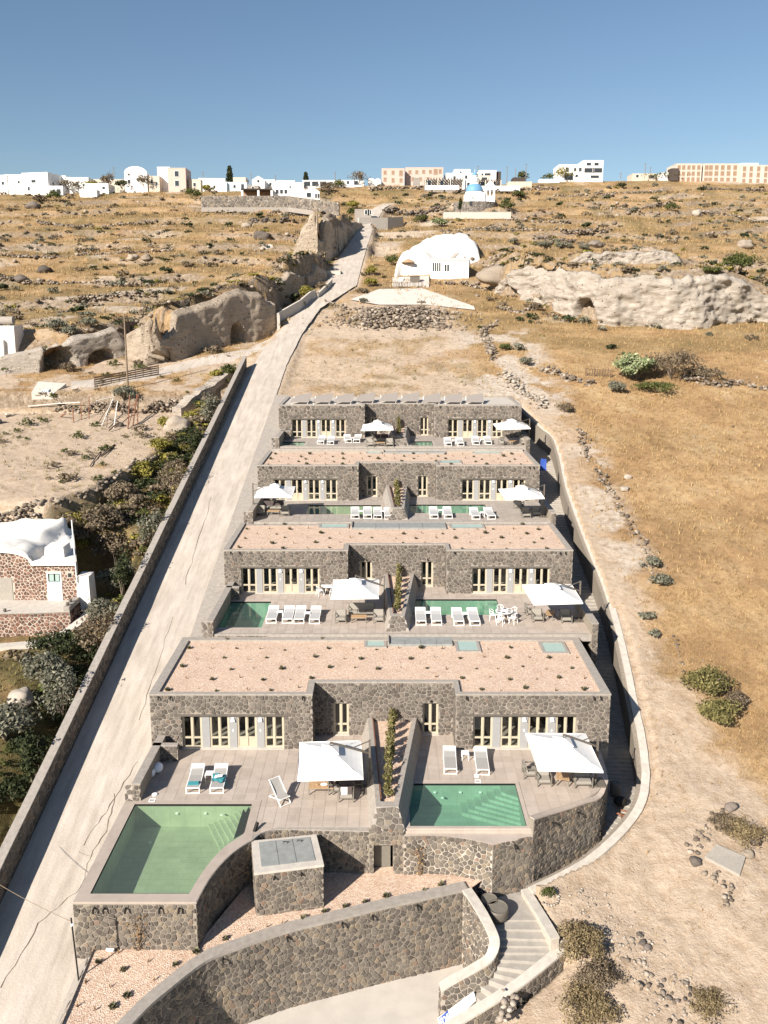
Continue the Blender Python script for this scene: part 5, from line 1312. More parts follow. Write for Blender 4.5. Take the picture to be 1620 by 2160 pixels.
UMB = [([(626.7, 1645), (766.7, 1641), (761.7, 1562), (631.7, 1565)], 0, 2.3, 'R', 'white square parasol on the nearest left terrace, over the teak table'),
       ([(1135, 1623), (1273, 1627), (1235, 1547), (1108, 1546)], 0, 2.3, 'R', 'white square parasol on the nearest right terrace, above the teal pool steps'),
       ([(697, 1262), (799, 1260.6), (800, 1221), (702.5, 1222.6)], 1, 2.3, 'R', 'white square parasol on the second left terrace, beside the second planter'),
       ([(1125.5, 1274), (1230, 1271), (1205.7, 1232), (1101, 1233.5)], 1, 2.3, 'R', 'white square parasol at the outer end of the second right terrace'),
       ([(535.6, 1048), (616.7, 1048), (623, 1025.5), (544, 1028)], 2, 2.3, 'L', 'white square parasol on the third left terrace next to the lane, mast on its left'),
       ([(1066.7, 1053), (1149, 1050), (1135.6, 1031), (1051, 1031)], 2, 2.3, 'R', 'white square parasol at the outer end of the third right terrace'),
       ([(761, 907.4), (830, 905.6), (826.7, 894), (765.5, 895.4)], 3, 1.9, 'R', 'white square parasol on the farthest left terrace in front of the recessed door'),
       ([(1051, 905.6), (1119.6, 903), (1105, 891), (1040, 893.5)], 3, 1.9, 'R', 'white square parasol at the outer end of the farthest right terrace')]
for (cp, k, zh, s, lb) in UMB: umbrella(cp, VZ[k], zh, s, lb)

def make_lounger():
    R = thing('sun_lounger', 'lounger', 'sun lounger', (0, 0, 0))
    # local frame: foot end at -Y, head at +Y, length 2, seat .34 high, back a little raised
    f = MB(); w = .35
    prof = [(-.98, .34), (.18, .34), (.60, .42), (.98, .58)]
    for s in (-1, 1):
        for a, b in zip(prof[:-1], prof[1:]): f.bar((s * w, a[0], a[1]), (s * w, b[0], b[1]), .045, .06)
    f.bar((-w, -.98, .34), (w, -.98, .34), .045, .06); f.bar((-w, .98, .58), (w, .98, .58), .045, .05)
    f.build('frame', M['metal_w'], R, local=True)
    for y in (-.96, .62):
        for s in (-1, 1): MB().bar((s * w, y, 0), (s * w, y, .33 if y < 0 else .40), .045).build('leg', M['metal_w'], R, local=True)
        MB().bar((-w, y, .025), (w, y, .025), .04).build('foot_rail', M['metal_w'], R, local=True)
    V = []
    for (y, z) in prof: V += [(-w + .02, y, z + .035), (w - .02, y, z + .035)]
    V += [(v[0], v[1], v[2] - .015) for v in V[:8]]
    mk('sling', V, [(2 * i, 2 * i + 1, 2 * i + 3, 2 * i + 2) for i in range(3)] + [(8 + 2 * i + 2, 8 + 2 * i + 3, 8 + 2 * i + 1, 8 + 2 * i) for i in range(3)], M['sling'], R, local=True)
    MB().add(*quad_slab([(-w + .03, .70, .50), (w - .03, .70, .50), (w - .03, .96, .615), (-w + .03, .96, .615)], .04)).build('headrest', M['metal_w'], R, local=True)
    return R
LNG = make_lounger(); used = [False]
def lounger(px, py, hx, hy, k, label):
    z = VZ[k] + .003; f = Vector(az(px, py, z)); h = Vector(az(hx, hy, z + .58)); d = h - f
    o = LNG if not used[0] else dup(LNG); used[0] = True
    o.rotation_euler = (0, 0, math.atan2(-d.x, abs(d.y)) * .8)
    o.location = (f.x - math.sin(o.rotation_euler.z) * .97, f.y + .97, z)
    o['label'] = label; o['group'] = 'white framed sun loungers on the terraces'
    if k > 0:
        for ch in o.children:
            if ch.name.startswith('sling'):
                ch.data = SL2
    return o
SL2 = None
for ch in LNG.children:
    if ch.name.startswith('sling'): SL2 = ch.data.copy(); SL2.materials[0] = M['sling_lt']
LL = []
def lg(k, side, rows):
    n = len(rows)
    for i, (fx, fy, hx, hy) in enumerate(rows):
        pos = {2: ['left', 'right'], 4: ['leftmost', 'second from left', 'third from left', 'rightmost']}[n][i]
        extra = ''
        lab = '%s of %s sun loungers on the %s %s terrace' % (pos, {2: 'two', 4: 'four'}[n], ROWW[k], side)
        if k == 0 and side == 'left': lab = 'grey sun lounger with ' + ['a folded teal towel at its foot', 'a crumpled teal towel and white cloth on it'][i]
        if k == 0 and side == 'right': lab = 'pale grey sun lounger ' + ['left', 'right'][i] + ' of the small white table behind the teal pool'
        LL.append(lounger(fx, fy, hx, hy, k, lab))
lg(0, 'left', [(406.8, 1674, 420, 1601), (457.4, 1673.7, 469, 1601)])
lg(0, 'right', [(950, 1633, 948, 1565), (1018.3, 1635, 1011.7, 1565)])
lg(1, 'left', [(572, 1315, 580, 1270), (606, 1315, 613, 1270), (630.5, 1315.7, 637, 1271), (663, 1316, 668.5, 1271.5)])
lg(1, 'right', [(888, 1319, 886, 1277), (921, 1319, 917.8, 1277), (968, 1320, 961, 1278), (1002, 1320, 993, 1278)])
lg(2, 'left', [(749, 1094.4, 748, 1065), (775.5, 1094, 774, 1065), (797, 1095, 795, 1065), (820, 1095.5, 817, 1065)])
lg(2, 'right', [(915.5, 1094, 912, 1064), (945.5, 1094, 941, 1064), (1004, 1095.5, 999, 1073), (1037, 1095.5, 1029, 1073)])
lg(3, 'left', [(676, 937, 682, 918), (697, 938, 699, 919), (735, 934, 730, 916), (752, 934, 757, 916)])
lg(3, 'right', [(945.5, 941, 942, 920), (971.5, 941, 966, 920), (1004, 938, 1000, 916), (1030, 938, 1024, 917)])
for (i, l) in ((0, 'l'), (1, 'r')):
    o = LL[i]; x, y, z = o.location; rz = o.rotation_euler.z
    def loc(u, v, w): return (x + u * math.cos(rz) - v * math.sin(rz), y + u * math.sin(rz) + v * math.cos(rz), z + w)
    if i == 0:
        t = MB().add(*quad_slab([loc(-.30, -.78, .405), loc(.30, -.78, .405), loc(.30, -.45, .41), loc(-.30, -.45, .41)], .03)).build('towel', M['teal']); tag(t, 'teal towel folded on the foot of the left lounger', 'towel')
        b = MB().add(*quad_slab([loc(.27, -.72, .425), loc(.33, -.70, .425), loc(.33, -.48, .43), loc(.27, -.48, .43)], .012)).build('book', M['black']); tag(b, 'small dark book on the folded teal towel', 'book')
    else:
        V = []; F = []; n = 9
        for a in range(n):
            for b in range(n):
                u = -.36 + .78 * a / (n - 1); v = -.55 + .72 * b / (n - 1); hang = max(0, u - .33)
                V.append(loc(min(u, .37) + hang * .2, v + .12 * math.sin(a * .9), .41 + .05 * vnoise(u * 7, v * 7, 4) - hang * 4.2 + .035 * math.sin(a * 2.1 + b)))
        F = [(a * n + b, a * n + b + 1, (a + 1) * n + b + 1, (a + 1) * n + b) for a in range(n - 1) for b in range(n - 1)]
        t = mk('towel', V, F, M['teal'], None, True); tag(t, 'teal towel spread over the right lounger and hanging off its side', 'towel')
        V = []; n = 6
        for a in range(n):
            for b in range(n):
                u = -.2 + .42 * a / (n - 1); v = -.3 + .3 * b / (n - 1); V.append(loc(u + .1 * v, v + .25 * u, .50 + .04 * vnoise(u * 9, v * 9, 14)))
        t = mk('shirt', V, [(a * n + b, a * n + b + 1, (a + 1) * n + b + 1, (a + 1) * n + b) for a in range(n - 1) for b in range(n - 1)], M['paper'], None, True); tag(t, 'white cloth lying crumpled on the teal towel', 'cloth')
def side_table(px, py, k, label):
    x, y, z = az(px, py, VZ[k] + .003)
    R = thing('side_table', label, 'side table', (x, y, z), 0, 'small white side tables between loungers')
    MB().box(-.21, .21, -.21, .21, .40, .43).build('table_top', M['metal_w'], R, local=True)
    for (a, b) in ((-1, -1), (1, -1), (1, 1), (-1, 1)): MB().bar((a * .19, b * .19, 0), (a * .19, b * .19, .40), .035).build('leg', M['metal_w'], R, local=True)
    return R
for (px, py, k, l) in ((442, 1645, 0, 'small white side table between the two loungers with teal towels'), (981, 1601, 0, 'small white side table between the two loungers behind the teal pool'),
                       (591, 1301, 1, 'small white side table in the left lounger pair of the second left terrace'), (649, 1304, 1, 'small white side table in the right lounger pair of the second left terrace'),
                       (903, 1303, 1, 'small white side table in the left lounger pair of the second right terrace'), (982, 1305, 1, 'small white side table in the right lounger pair of the second right terrace'),
                       (762, 1087, 2, 'small white side table left of the lounger row on the third left terrace'), (808, 1087, 2, 'small white side table right of the lounger row on the third left terrace'),
                       (929, 1085, 2, 'small white side table in the left lounger pair of the third right terrace'), (1017, 1090, 2, 'small white side table in the right lounger pair of the third right terrace'),
                       (743, 931, 3, 'small white side table between loungers on the farthest left terrace'), (957, 936, 3, 'small white side table in the left lounger pair of the farthest right terrace'), (1017, 934, 3, 'small white side table in the right lounger pair of the farthest right terrace')):
    side_table(px, py, k, l)
# globes
for (px, py, r, l) in ((333.6, 1629, .29, 'larger white globe lamp on the terrace corner by the low wall'), (319.5, 1638, .23, 'smaller white globe lamp leaning beside the larger globe')):
    x, y, z = az(px, py, 4.003)
    o = MB().ico((x, y, z + r), r, 3).build('globe_lamp', M['lamp_ball'], None, True); tag(o, l, 'globe lamp', 'white globe lamps by the low wall')
# deck chair
x, y, z = az(588, 1697, 4.003)
R = thing('deck_chair', 'white folding deck chair with grey sling facing the emerald pool', 'deck chair', (x, y + .4, z), math.radians(38))
for s in (-.30, .30):
    MB().bar((s, -.62, .02), (s, .55, 1.02), .04, .05).build('back_rail', M['metal_w'], R, local=True)
    MB().bar((s * .9, -.58, .40), (s * .9, .62, .02), .04, .05).build('leg', M['metal_w'], R, local=True)
for (yy0, zz0) in ((-.62, .04), (.55, 1.0), (-.56, .39), (.6, .04)): MB().bar((-.31, yy0, zz0), (.31, yy0, zz0), .035).build('cross_bar', M['metal_w'], R, local=True)
V = []; n = 9
for i in range(n):
    t = i / (n - 1); yy0 = -.52 + 1.05 * t; zz0 = .40 + .60 * t - .20 * math.sin(PI * t) ; V += [(-.27, yy0, zz0), (.27, yy0, zz0)]
mk('sling', V, [(2 * i, 2 * i + 1, 2 * i + 3, 2 * i + 2) for i in range(n - 1)], M['sling'], R, True, True)
# low tables, armchairs, sofas
def coffee_table(px, py, k, label, w=1.15, d=.62, rz=0):
    x, y, z = az(px, py, VZ[k] + .003)
    R = thing('coffee_table', label, 'coffee table', (x, y, z), rz)
    n = 6
    for i in range(n): MB().box(-w / 2, w / 2, -d / 2 + d * i / n + .005, -d / 2 + d * (i + 1) / n - .005, .37, .40).build('slat', M['teak'], R, local=True)
    f = MB(); f.box(-w / 2 + .02, w / 2 - .02, -d / 2 + .02, -d / 2 + .06, .32, .368); f.box(-w / 2 + .02, w / 2 - .02, d / 2 - .06, d / 2 - .02, .32, .368); f.build('apron', M['metal_o'], R, local=True)
    for (a, b) in ((-1, -1), (1, -1), (1, 1), (-1, 1)): MB().bar((a * (w / 2 - .04), b * (d / 2 - .04), 0), (a * (w / 2 - .04), b * (d / 2 - .04), .37), .05).build('leg', M['metal_o'], R, local=True)
    return R
def seat_unit(name, px, py, k, label, w=.78, rz=0, cush='cushion', back='cushion', cat='armchair', group=None, extra=()):
    x, y, z = az(px, py, VZ[k] + .003)
    R = thing(name, label, cat, (x, y, z), rz, group)
    d = .78; h = w / 2
    for (a, b) in ((-1, -1), (1, -1), (1, 1), (-1, 1)): MB().bar((a * (h - .03), b * (d / 2 - .03), 0), (a * (h - .03), b * (d / 2 - .03), .60 if b < 0 else .74), .05).build('leg', M['metal_o'], R, local=True)
    for s in (-1, 1): MB().box(s * (h - .03) - .03, s * (h - .03) + .03, -d / 2, d / 2, .585, .62).build('arm_rest', M['metal_o'], R, local=True)
    f = MB().box(-h + .05, h - .05, -d / 2 + .02, -d / 2 + .06, .20, .26); f.box(-h + .05, h - .05, d / 2 - .06, d / 2 - .02, .20, .26); f.box(-h + .03, -h + .07, -d / 2 + .06, d / 2 - .06, .2, .26); f.box(h - .07, h - .03, -d / 2 + .06, d / 2 - .06, .2, .26); f.build('seat_frame', M['metal_o'], R, local=True)
    f = MB().box(-h + .05, h - .05, d / 2 - .05, d / 2 - .01, .70, .74); f.build('back_rail', M['metal_o'], R, local=True)
    n = max(1, int(round(w / .72)))
    for i in range(n):
        a = -h + .07 + (w - .14) * i / n; b = -h + .07 + (w - .14) * (i + 1) / n - .01
        MB().box(a, b, -d / 2 + .03, d / 2 - .16, .262, .40, .02).build('seat_cushion', M[cush], R, local=True)
        MB().add([(a, d / 2 - .26, .40), (b, d / 2 - .26, .40), (b, d / 2 - .06, .40), (a, d / 2 - .06, .40), (a, d / 2 - .12, .80), (b, d / 2 - .12, .80), (b, d / 2 - .02, .80), (a, d / 2 - .02, .80)], [(3, 2, 1, 0), (4, 5, 6, 7), (0, 1, 5, 4), (1, 2, 6, 5), (2, 3, 7, 6), (3, 0, 4, 7)]).build('back_cushion', M[back], R, local=True)
    for (u, v, mm) in extra: MB().add(*quad_slab([(u - .17, v - .08, .44), (u + .17, v - .08, .44), (u + .17, v + .05, .74), (u - .17, v + .05, .74)], .09)).build('throw_pillow', M[mm], R, local=True)
    return R
GA = 'olive grey armchairs under the parasols'
coffee_table(678, 1669, 0, 'teak coffee table with a white cloth on it under the nearest left parasol', 1.35, .75)
x, y, z = az(684, 1656, 4.41)
o = MB().ico((x, y, z + .05), (.2, .13, .05), 2).build('towel', M['paper']); tag(o, 'white cloth bundled on the teak coffee table', 'cloth')
MB_ = MB().ico((x - .38, y, z + .03), (.1, .07, .03), 1).build('bread', M['teak']); tag(MB_, 'small brown basket beside the white cloth on the teak table', 'basket')
seat_unit('armchair', 731, 1684, 0, 'armchair with striped pillows before the nearest left parasol', .82, 0, 'cushion', 'cushion_d', extra=((-.12, -.2, 'paper'), (.12, -.16, 'cushion_d')))
seat_unit('sofa', 737, 1655, 0, 'dark sofa with wine red cushions in the shade of the nearest left parasol', 1.5, 0, 'cushion_d', 'cushion_r', 'sofa')
seat_unit('side_chair', 708, 1672, 0, 'narrow wooden chair between the teak table and the striped armchair', .5, math.radians(90), 'cushion', 'cushion_d', 'chair')
seat_unit('armchair', 1146, 1652, 0, 'armchair at the left front corner of the nearest right parasol', .8, 0, group=GA)
seat_unit('armchair', 1117, 1636, 0, 'armchair seen from the side left of the nearest right parasol', .8, math.radians(90), group=GA)
coffee_table(1186, 1645, 0, 'teak coffee table half in the shade of the nearest right parasol', 1.3, .7, math.radians(80))
seat_unit('sofa', 1228, 1655, 0, 'shaded armchair at the right front corner of the nearest right parasol', 1.0, 0, group=GA, cat='armchair')
for (k, arr) in ((1, [('armchair', 719, 1311, .8, 0, 'armchair left of the teak table on the second left terrace'), ('armchair', 799, 1311, .8, 0, 'armchair right of the teak table on the second left terrace'), ('sofa', 763, 1297, 1.9, 0, 'dark sofa behind the teak table on the second left terrace'),
                      ('armchair', 1133, 1309, .8, 0, 'armchair left of the teak table on the second right terrace'), ('armchair', 1119, 1296, .8, 90, 'armchair seen from the side on the second right terrace'), ('armchair', 1193, 1311, .8, 0, 'armchair right of the teak table on the second right terrace')]),
                 (2, [('armchair', 550, 1086, .8, 0, 'armchair left of the low table on the third left terrace'), ('armchair', 602, 1087, .8, 0, 'armchair right of the low table on the third left terrace'), ('sofa', 577, 1076, 1.9, 0, 'sofa behind the low table on the third left terrace'),
                      ('armchair', 1109, 1091, .8, 0, 'left armchair under the third right parasol'), ('armchair', 1131, 1088, .8, 0, 'right armchair under the third right parasol'), ('armchair', 1094, 1072, .8, 150, 'armchair at the back of the third right parasol')]),
                 (3, [('armchair', 780, 941, .8, 0, 'left armchair under the farthest left parasol'), ('armchair', 822, 941, .8, 0, 'right armchair under the farthest left parasol'), ('sofa', 803, 932, 1.8, 0, 'sofa under the farthest left parasol'),
                      ('armchair', 1062, 938, .8, 40, 'left armchair under the farthest right parasol'), ('armchair', 1105, 938, .8, 0, 'right armchair under the farthest right parasol')])):
    for (nm, px, py, w, rz, lb) in arr: seat_unit(nm, px, py, k, lb, w, math.radians(rz), 'cushion', 'cushion' if k < 2 or nm != 'sofa' else 'cushion_d', 'sofa' if nm == 'sofa' else 'armchair', GA if nm == 'armchair' else None)
for (px, py, k, lb, rz) in ((757, 1311, 1, 'teak coffee table between two armchairs on the second left terrace', 0), (1160, 1303, 1, 'teak coffee table under the second right parasol', 70), (577, 1086, 2, 'low table between two armchairs on the third left terrace', 0),
                        (801, 941, 3, 'low table under the farthest left parasol', 0), (1080, 938, 3, 'low table under the farthest right parasol', 60)): coffee_table(px, py, k, lb, 1.1, .6, math.radians(rz))
def dining_chair(x, y, z, rz, label):
    R = thing('dining_chair', label, 'chair', (x, y, z), rz, 'white dining chairs round the round tables')
    MB().box(-.22, .22, -.21, .21, .43, .46).build('seat', M['metal_w'], R, local=True)
    for (a, b) in ((-1, -1), (1, -1), (1, 1), (-1, 1)): MB().bar((a * .23, b * .22, 0), (a * .19, b * .18, .44), .03).build('leg', M['metal_w'], R, local=True)
    m = MB().tube([(-.22, -.05, .66), (-.23, .16, .74), (-.12, .25, .80), (.12, .25, .80), (.23, .16, .74), (.22, -.05, .66)], .018, 6); m.build('back_rail', M['metal_w'], R, local=True)
    for u in (-.22, -.1, .1, .22): MB().bar((u, .2 if abs(u) < .2 else -.02, .45), (u, .25 if abs(u) < .2 else -.03, .79 if abs(u) < .2 else .67), .022).build('spindle', M['metal_w'], R, local=True)
    return R
def round_table(px, py, k, r, label, n, who):
    x, y, z = az(px, py, VZ[k] + .003)
    R = thing('dining_table', label, 'dining table', (x, y, z))
    MB().lathe((0, 0, 0), [(r, .71), (r, .74)], 28).build('table_top', M['metal_w'], R, local=True)
    for i in range(4):
        a = PI / 4 + i * PI / 2; MB().bar((math.cos(a) * .5, math.sin(a) * .5, 0), (math.cos(a) * .2, math.sin(a) * .2, .71), .04).build('leg', M['metal_w'], R, local=True)
    for i in range(n):
        a = 2 * PI * i / n + .5; rr = r + .18
        dining_chair(x + rr * math.cos(a), y + rr * math.sin(a), z, a - PI / 2, 'white dining chair at the ' + ['right back', 'back left', 'left', 'front', 'right front'][i] + ' of the round table on the ' + who)
    if k == 1 and px > 900:
        for i in range(6):
            a = i * PI / 3 + .3
            o = MB().lathe((x + .42 * math.cos(a), y + .42 * math.sin(a), z + .745), [(.11, 0), (.13, .012)], 12).build('place_mat', M['metal_d']); tag(o, 'dark round place mat at the ' + ['right', 'back right', 'back left', 'left', 'front left', 'front right'][i] + ' of the white round table', 'place mat', 'dark place mats on the round table')
round_table(1063, 1309, 1, .62, 'round white dining table with dark mats at the front of the second right terrace', 5, 'second right terrace')
round_table(694, 1253, 1, .6, 'round white dining table half hidden behind the second left parasol', 4, 'second left terrace')
# pool-side lamps and fittings
for (px, py, l) in ((1008, 1648, 'white pool skimmer lid behind the teal pool'), (321, 1688, 'white pool skimmer lid behind the emerald pool')):
    x, y, z = az(px, py, 4.004)
    R = thing('pool_fitting', l, 'pool fitting', (x, y, z))
    m = MB(); 
    for (a, b, c, d) in ((-.16, .16, -.16, -.11), (-.16, .16, .11, .16), (-.16, -.11, -.11, .11), (.11, .16, -.11, .11)): m.box(a, b, c, d, 0, .012)
    m.build('lid_frame', M['paper'], R, local=True); MB().lathe((0, .5, 0), [(.15, 0), (.15, .05), (.1, .07)], 12).build('lid', M['paper'], R, local=True)
x, y, z = az(537, 1752, 4.0)
o = MB().bar((x, y - .1, z), (x + .12, y + .25, z + .28), .12, .2).build('loudspeaker', M['black']); tag(o, 'small black box at the corner where pool edge meets terrace', 'speaker')
# two big pots in the corner of the stairs
for (px, py, zz, r, l) in ((1032, 1895, .8, .42, 'squat dark round pot nearest the stair wall'), (1050, 1912, .8, .52, 'larger dark round pot beside the stair wall')):
    x, y, z = az(px, py, zz + .62)
    R = thing('plant_pot', l, 'pot', (x, y, zz), 0, 'two dark round pots in the stair corner')
    MB().lathe((0, 0, 0), [(r * .75, 0), (r, .2), (r, .5), (r * .96, .62), (r * .88, .62), (r * .86, .56)], 24).build('pot', M['metal_d'], R, True, True)
    MB().lathe((0, 0, 0), [(r * .85, .5), (r * .85, .57)], 24).build('lid', M['metal_o'], R, local=True)
# post with a cable at the lower left
x0, y0 = -13.0, 31.1; zg = 1.82
R = thing('cable_post', 'thin black post at the lower left corner of the pool wall holding a cable', 'post', (x0, y0, zg))
MB().tube([(x0, y0, zg - .3), (x0 - .12, y0 - .05, zg + 2.75)], .035, 8).build('post', M['black'], R)
MB().tube([(x0 - .12, y0 - .05, zg + 2.4), (x0 - .05, y0 - .08, zg + 2.5)], .05, 6).build('insulator', M['paper'], R)
P = []
for i in range(15):
    t = i / 14; P.append((x0 - .12 - 7.2 * t, y0 + 3.2 * t, zg + 2.55 + 1.4 * t - 1.2 * t * (1 - t)))
MB().tube(P, .012, 5).build('cable', M['pole_wood'], R)
o = MB().tube([(-12.3, 32.62, 1.72), (-11.95, 32.55, 1.76)], .07, 8).build('spotlight', M['metal_w']); tag(o, 'small pale lamp lying at the foot of the pool wall', 'spotlight')
for i, xx in enumerate((-12.75, -12.3, -11.35, -9.85, -9.0)):
    o = MB().tube([(xx, 32.48, 3.62), (xx, 32.5, 3.78), (xx, 32.72, 3.74)], .05, 6).build('wall_spotlight', M['black']); tag(o, nth(i) + ' small black spotlight from left under the emerald pool wall top', 'spotlight', 'black spotlights along the emerald pool wall')
# clutter in the shaded passage
def item(nm, lab, cat, mb, mat): o = mb.build(nm, mat); return tag(o, lab, cat)
x, y, z = 13.55, 43.9, 1.75
item('water_tank', 'small dark drum in the shaded passage by the nearest villa', 'drum', MB().lathe((13.45, 44.3, 1.8), [(.28, 0), (.3, .1), (.3, .7), (.22, .78)], 14), M['metal_d'])
item('bag', 'dark lumpy sack in the shaded passage', 'sack', MB().ico((13.5, 43.4, 1.95), (.4, .3, .28), 2), M['black'])
P = [(13.4 + .5 * math.sin(i * .7) + i * .02, 42.6 - i * .03 + .3 * math.cos(i * .9), 1.72) for i in range(22)]
item('hose', 'orange hose coiled on the floor of the shaded passage', 'hose', MB().tube(P, .045, 6), M['rust'])
item('bucket', 'grey bucket at the sunny edge of the passage', 'bucket', MB().lathe((14.0, 42.5, 1.68), [(.14, 0), (.2, .32), (.18, .32), (.13, .05)], 14), M['metal_d'])
x, y, z = ay(1146, 980, 80.5)
R = thing('tarp_board', 'folded blue tarp leaning in the passage beside the third gravel roof', 'tarp', (x, y, z - .5))
MB().add(*quad_slab([(x - .35, y, z - .5), (x + .3, y - .1, z - .5), (x + .35, y + .25, z + .5), (x - .2, y + .3, z + .55)], .08)).build('tarp', M['sign_blue'], R)
# print on the white board at the bottom: a blue square with white strokes
bx = Vector((2.5, 32.1, -2.05)); ux = (Vector((4.15, 32.75, -.98)) - bx) * .30; uy = Vector((2.4, 32.45, -1.6)) - bx; nn = ux.cross(uy).normalized() * .012
if nn.z < 0: nn = -nn
def bp(u, v, h): return tuple(bx + ux * u + uy * v + nn * h)
mk('blue_print', [bp(.08, .08, 1.2), bp(.95, .08, 1.2), bp(.95, .92, 1.2), bp(.08, .92, 1.2)], [(0, 1, 2, 3)], M['sign_blue'], B)
m = MB()
def stroke(a, b, w=.06):
    a = Vector((a[0], a[1])); b = Vector((b[0], b[1])); d = (b - a).normalized(); q = Vector((-d.y, d.x)) * w
    m.add([bp(*(a - q), 1.7), bp(*(b - q), 1.7), bp(*(b + q), 1.7), bp(*(a + q), 1.7)], [(0, 1, 2, 3)])
stroke((.2, .78), (.2, .3)); stroke((.12, .78), (.36, .78))
for (a, b) in zip([(.5 + .13 * math.cos(i * PI / 4), .55 + .22 * math.sin(i * PI / 4)) for i in range(8)], [(.5 + .13 * math.cos((i + 1) * PI / 4), .55 + .22 * math.sin((i + 1) * PI / 4)) for i in range(8)]): stroke(a, b, .04)
stroke((.72, .3), (.8, .78)); stroke((.8, .78), (.88, .3)); m.build('lettering', M['paper'], B)

# ------------------------------------------------------------------ plants
def rvec(n, rg): 
    v = rg.normal(size=(n, 3)); return v / np.linalg.norm(v, axis=1)[:, None]
def leaves(cen, nrm, size, rg, asp=1.6):
    """one quad leaf per centre"""
    n = len(cen); a = np.cross(nrm, rvec(n, rg)); a /= np.linalg.norm(a, axis=1)[:, None] + 1e-9; b = np.cross(nrm, a)
    s = (size * (.6 + .8 * rg.random(n)))[:, None] if np.ndim(size) == 0 else size[:, None]
    V = np.stack([cen - a * s * asp * .5, cen + b * s * .5, cen + a * s * asp * .5, cen - b * s * .5], 1).reshape(-1, 3)
    return V, np.arange(4 * n).reshape(n, 4)
def crown(c, r, n, leaf, seed, clumps=14, hollow=.45, flat=.3, asp=1.6):
    """leaf cloud: clumps spread over an ellipsoid, sitting on its lower pole"""
    rg = np.random.default_rng(seed); r = np.array(r, float)
    d = rvec(clumps, rg); d[:, 2] = np.abs(d[:, 2]) * 1.2 - .25
    cc = d * (hollow + (1 - hollow) * rg.random((clumps, 1))) * r * .78
    k = rg.integers(0, clumps, n); sp = (.30 + .25 * rg.random((clumps, 1)))[k] * r
    off = rvec(n, rg) * (rg.random((n, 1)) ** .5) * sp
    P = cc[k] + off; P[:, 2] = np.maximum(P[:, 2], -r[2] * .85)
    nr = off / (np.linalg.norm(off, axis=1)[:, None] + 1e-6) + rvec(n, rg) * .9 + np.array([0, 0, flat]); nr /= np.linalg.norm(nr, axis=1)[:, None]
    return leaves(P + np.array(c), nr, leaf, rg, asp)
GC = {}
def bush(px, py, r, h, mat, label, n=420, leaf=.12, name='bush', cat='bush', base=None, group=None, twigs=True, asp=1.6, sx=1.0):
    x, y, z = base if base else hs(px, py)
    R = thing(name, label, cat, (x, y, z), 0, group)
    sd = int(abs(x * 37 + y * 11)) + 3
    V, F = crown((x, y, z + h * .5), (r * sx, r, h * .55), n, leaf, sd, asp=asp); o = mknp('foliage', V, F, M[mat], R)
    if twigs:
        m = MB(); rr = random.Random(sd)
        for i in range(7):
            a = rr.random() * 2 * PI; q = rr.uniform(.3, .8)
            m.tube([(x, y, z - .1), (x + math.cos(a) * r * q * .5, y + math.sin(a) * r * q * .5, z + h * .4), (x + math.cos(a) * r * q * sx, y + math.sin(a) * r * q, z + h * rr.uniform(.6, .9))], .03 + .012 * r, 5, .01)
        m.build('branches', M['twig'], R)
    return R
# roof and bed plants
def make_succ(nm, seed, n, r, h, mat):
    R = thing(nm, 'x', 'plant', (0, 0, 0)); rg = np.random.default_rng(seed)
    d = rvec(n, rg); d[:, 2] = np.abs(d[:, 2]) * .9 + .15; d /= np.linalg.norm(d, axis=1)[:, None]
    tip = d * np.array([r, r, h]) * (.7 + .5 * rg.random((n, 1))); s = np.cross(d, np.array([0, 0, 1.])) ; s /= np.linalg.norm(s, axis=1)[:, None] + 1e-6; w = .035 * (r / .16) * s
    mid = tip * .55 + np.array([0, 0, .02]); b0 = tip * .1
    V = np.stack([b0, mid + w, tip, mid - w], 1).reshape(-1, 3)
    o = mknp('leaves', V, np.arange(4 * n).reshape(n, 4), M[mat], R); return R
SUC = [make_succ('succulent', 5, 46, .19, .24, 'leaf_succ'), make_succ('succulent', 6, 36, .15, .2, 'leaf_succ')]
SPR = [make_succ('dry_sprig', 7, 12, .09, .26, 'leaf_sprig'), make_succ('dry_sprig', 8, 9, .07, .34, 'leaf_sprig')]
pc = {0: 0, 1: 0}; first = {}
ROWN = ['front row', 'second row', 'third row', 'fourth row', 'fifth row', 'back row']
def plant(x, y, z, kind, lab, grp, s=1.0):
    src = (SUC if kind == 'succulent' else SPR); i = rnd.randrange(2); o = src[i]
    if first.get((kind, i)): o = dup(o)
    first[kind, i] = True
    o.location = (x, y, z); o.rotation_euler = (0, 0, rnd.random() * 6.28); o.scale = (s, s, s)
    o['label'] = lab; o['group'] = grp; o['category'] = 'plant'
    return o
SKY = {0: [(-1.5, .3, 52.0, 54), (.3, 4.7, 52.3, 54.3), (4.6, 6.6, 51.3, 53.6), (10.2, 12.4, 51.1, 53.3)], 1: [(-5.8, -2.8, 68.2, 70), (5.4, 8.8, 68.1, 70), (-2.8, 5.4, 68, 70)], 2: [(-2.1, 0, 84.1, 86.5), (9, 12.4, 84.1, 86), (5.2, 7.8, 78.8, 80.8), (0, 6.5, 84.4, 86.2)]}
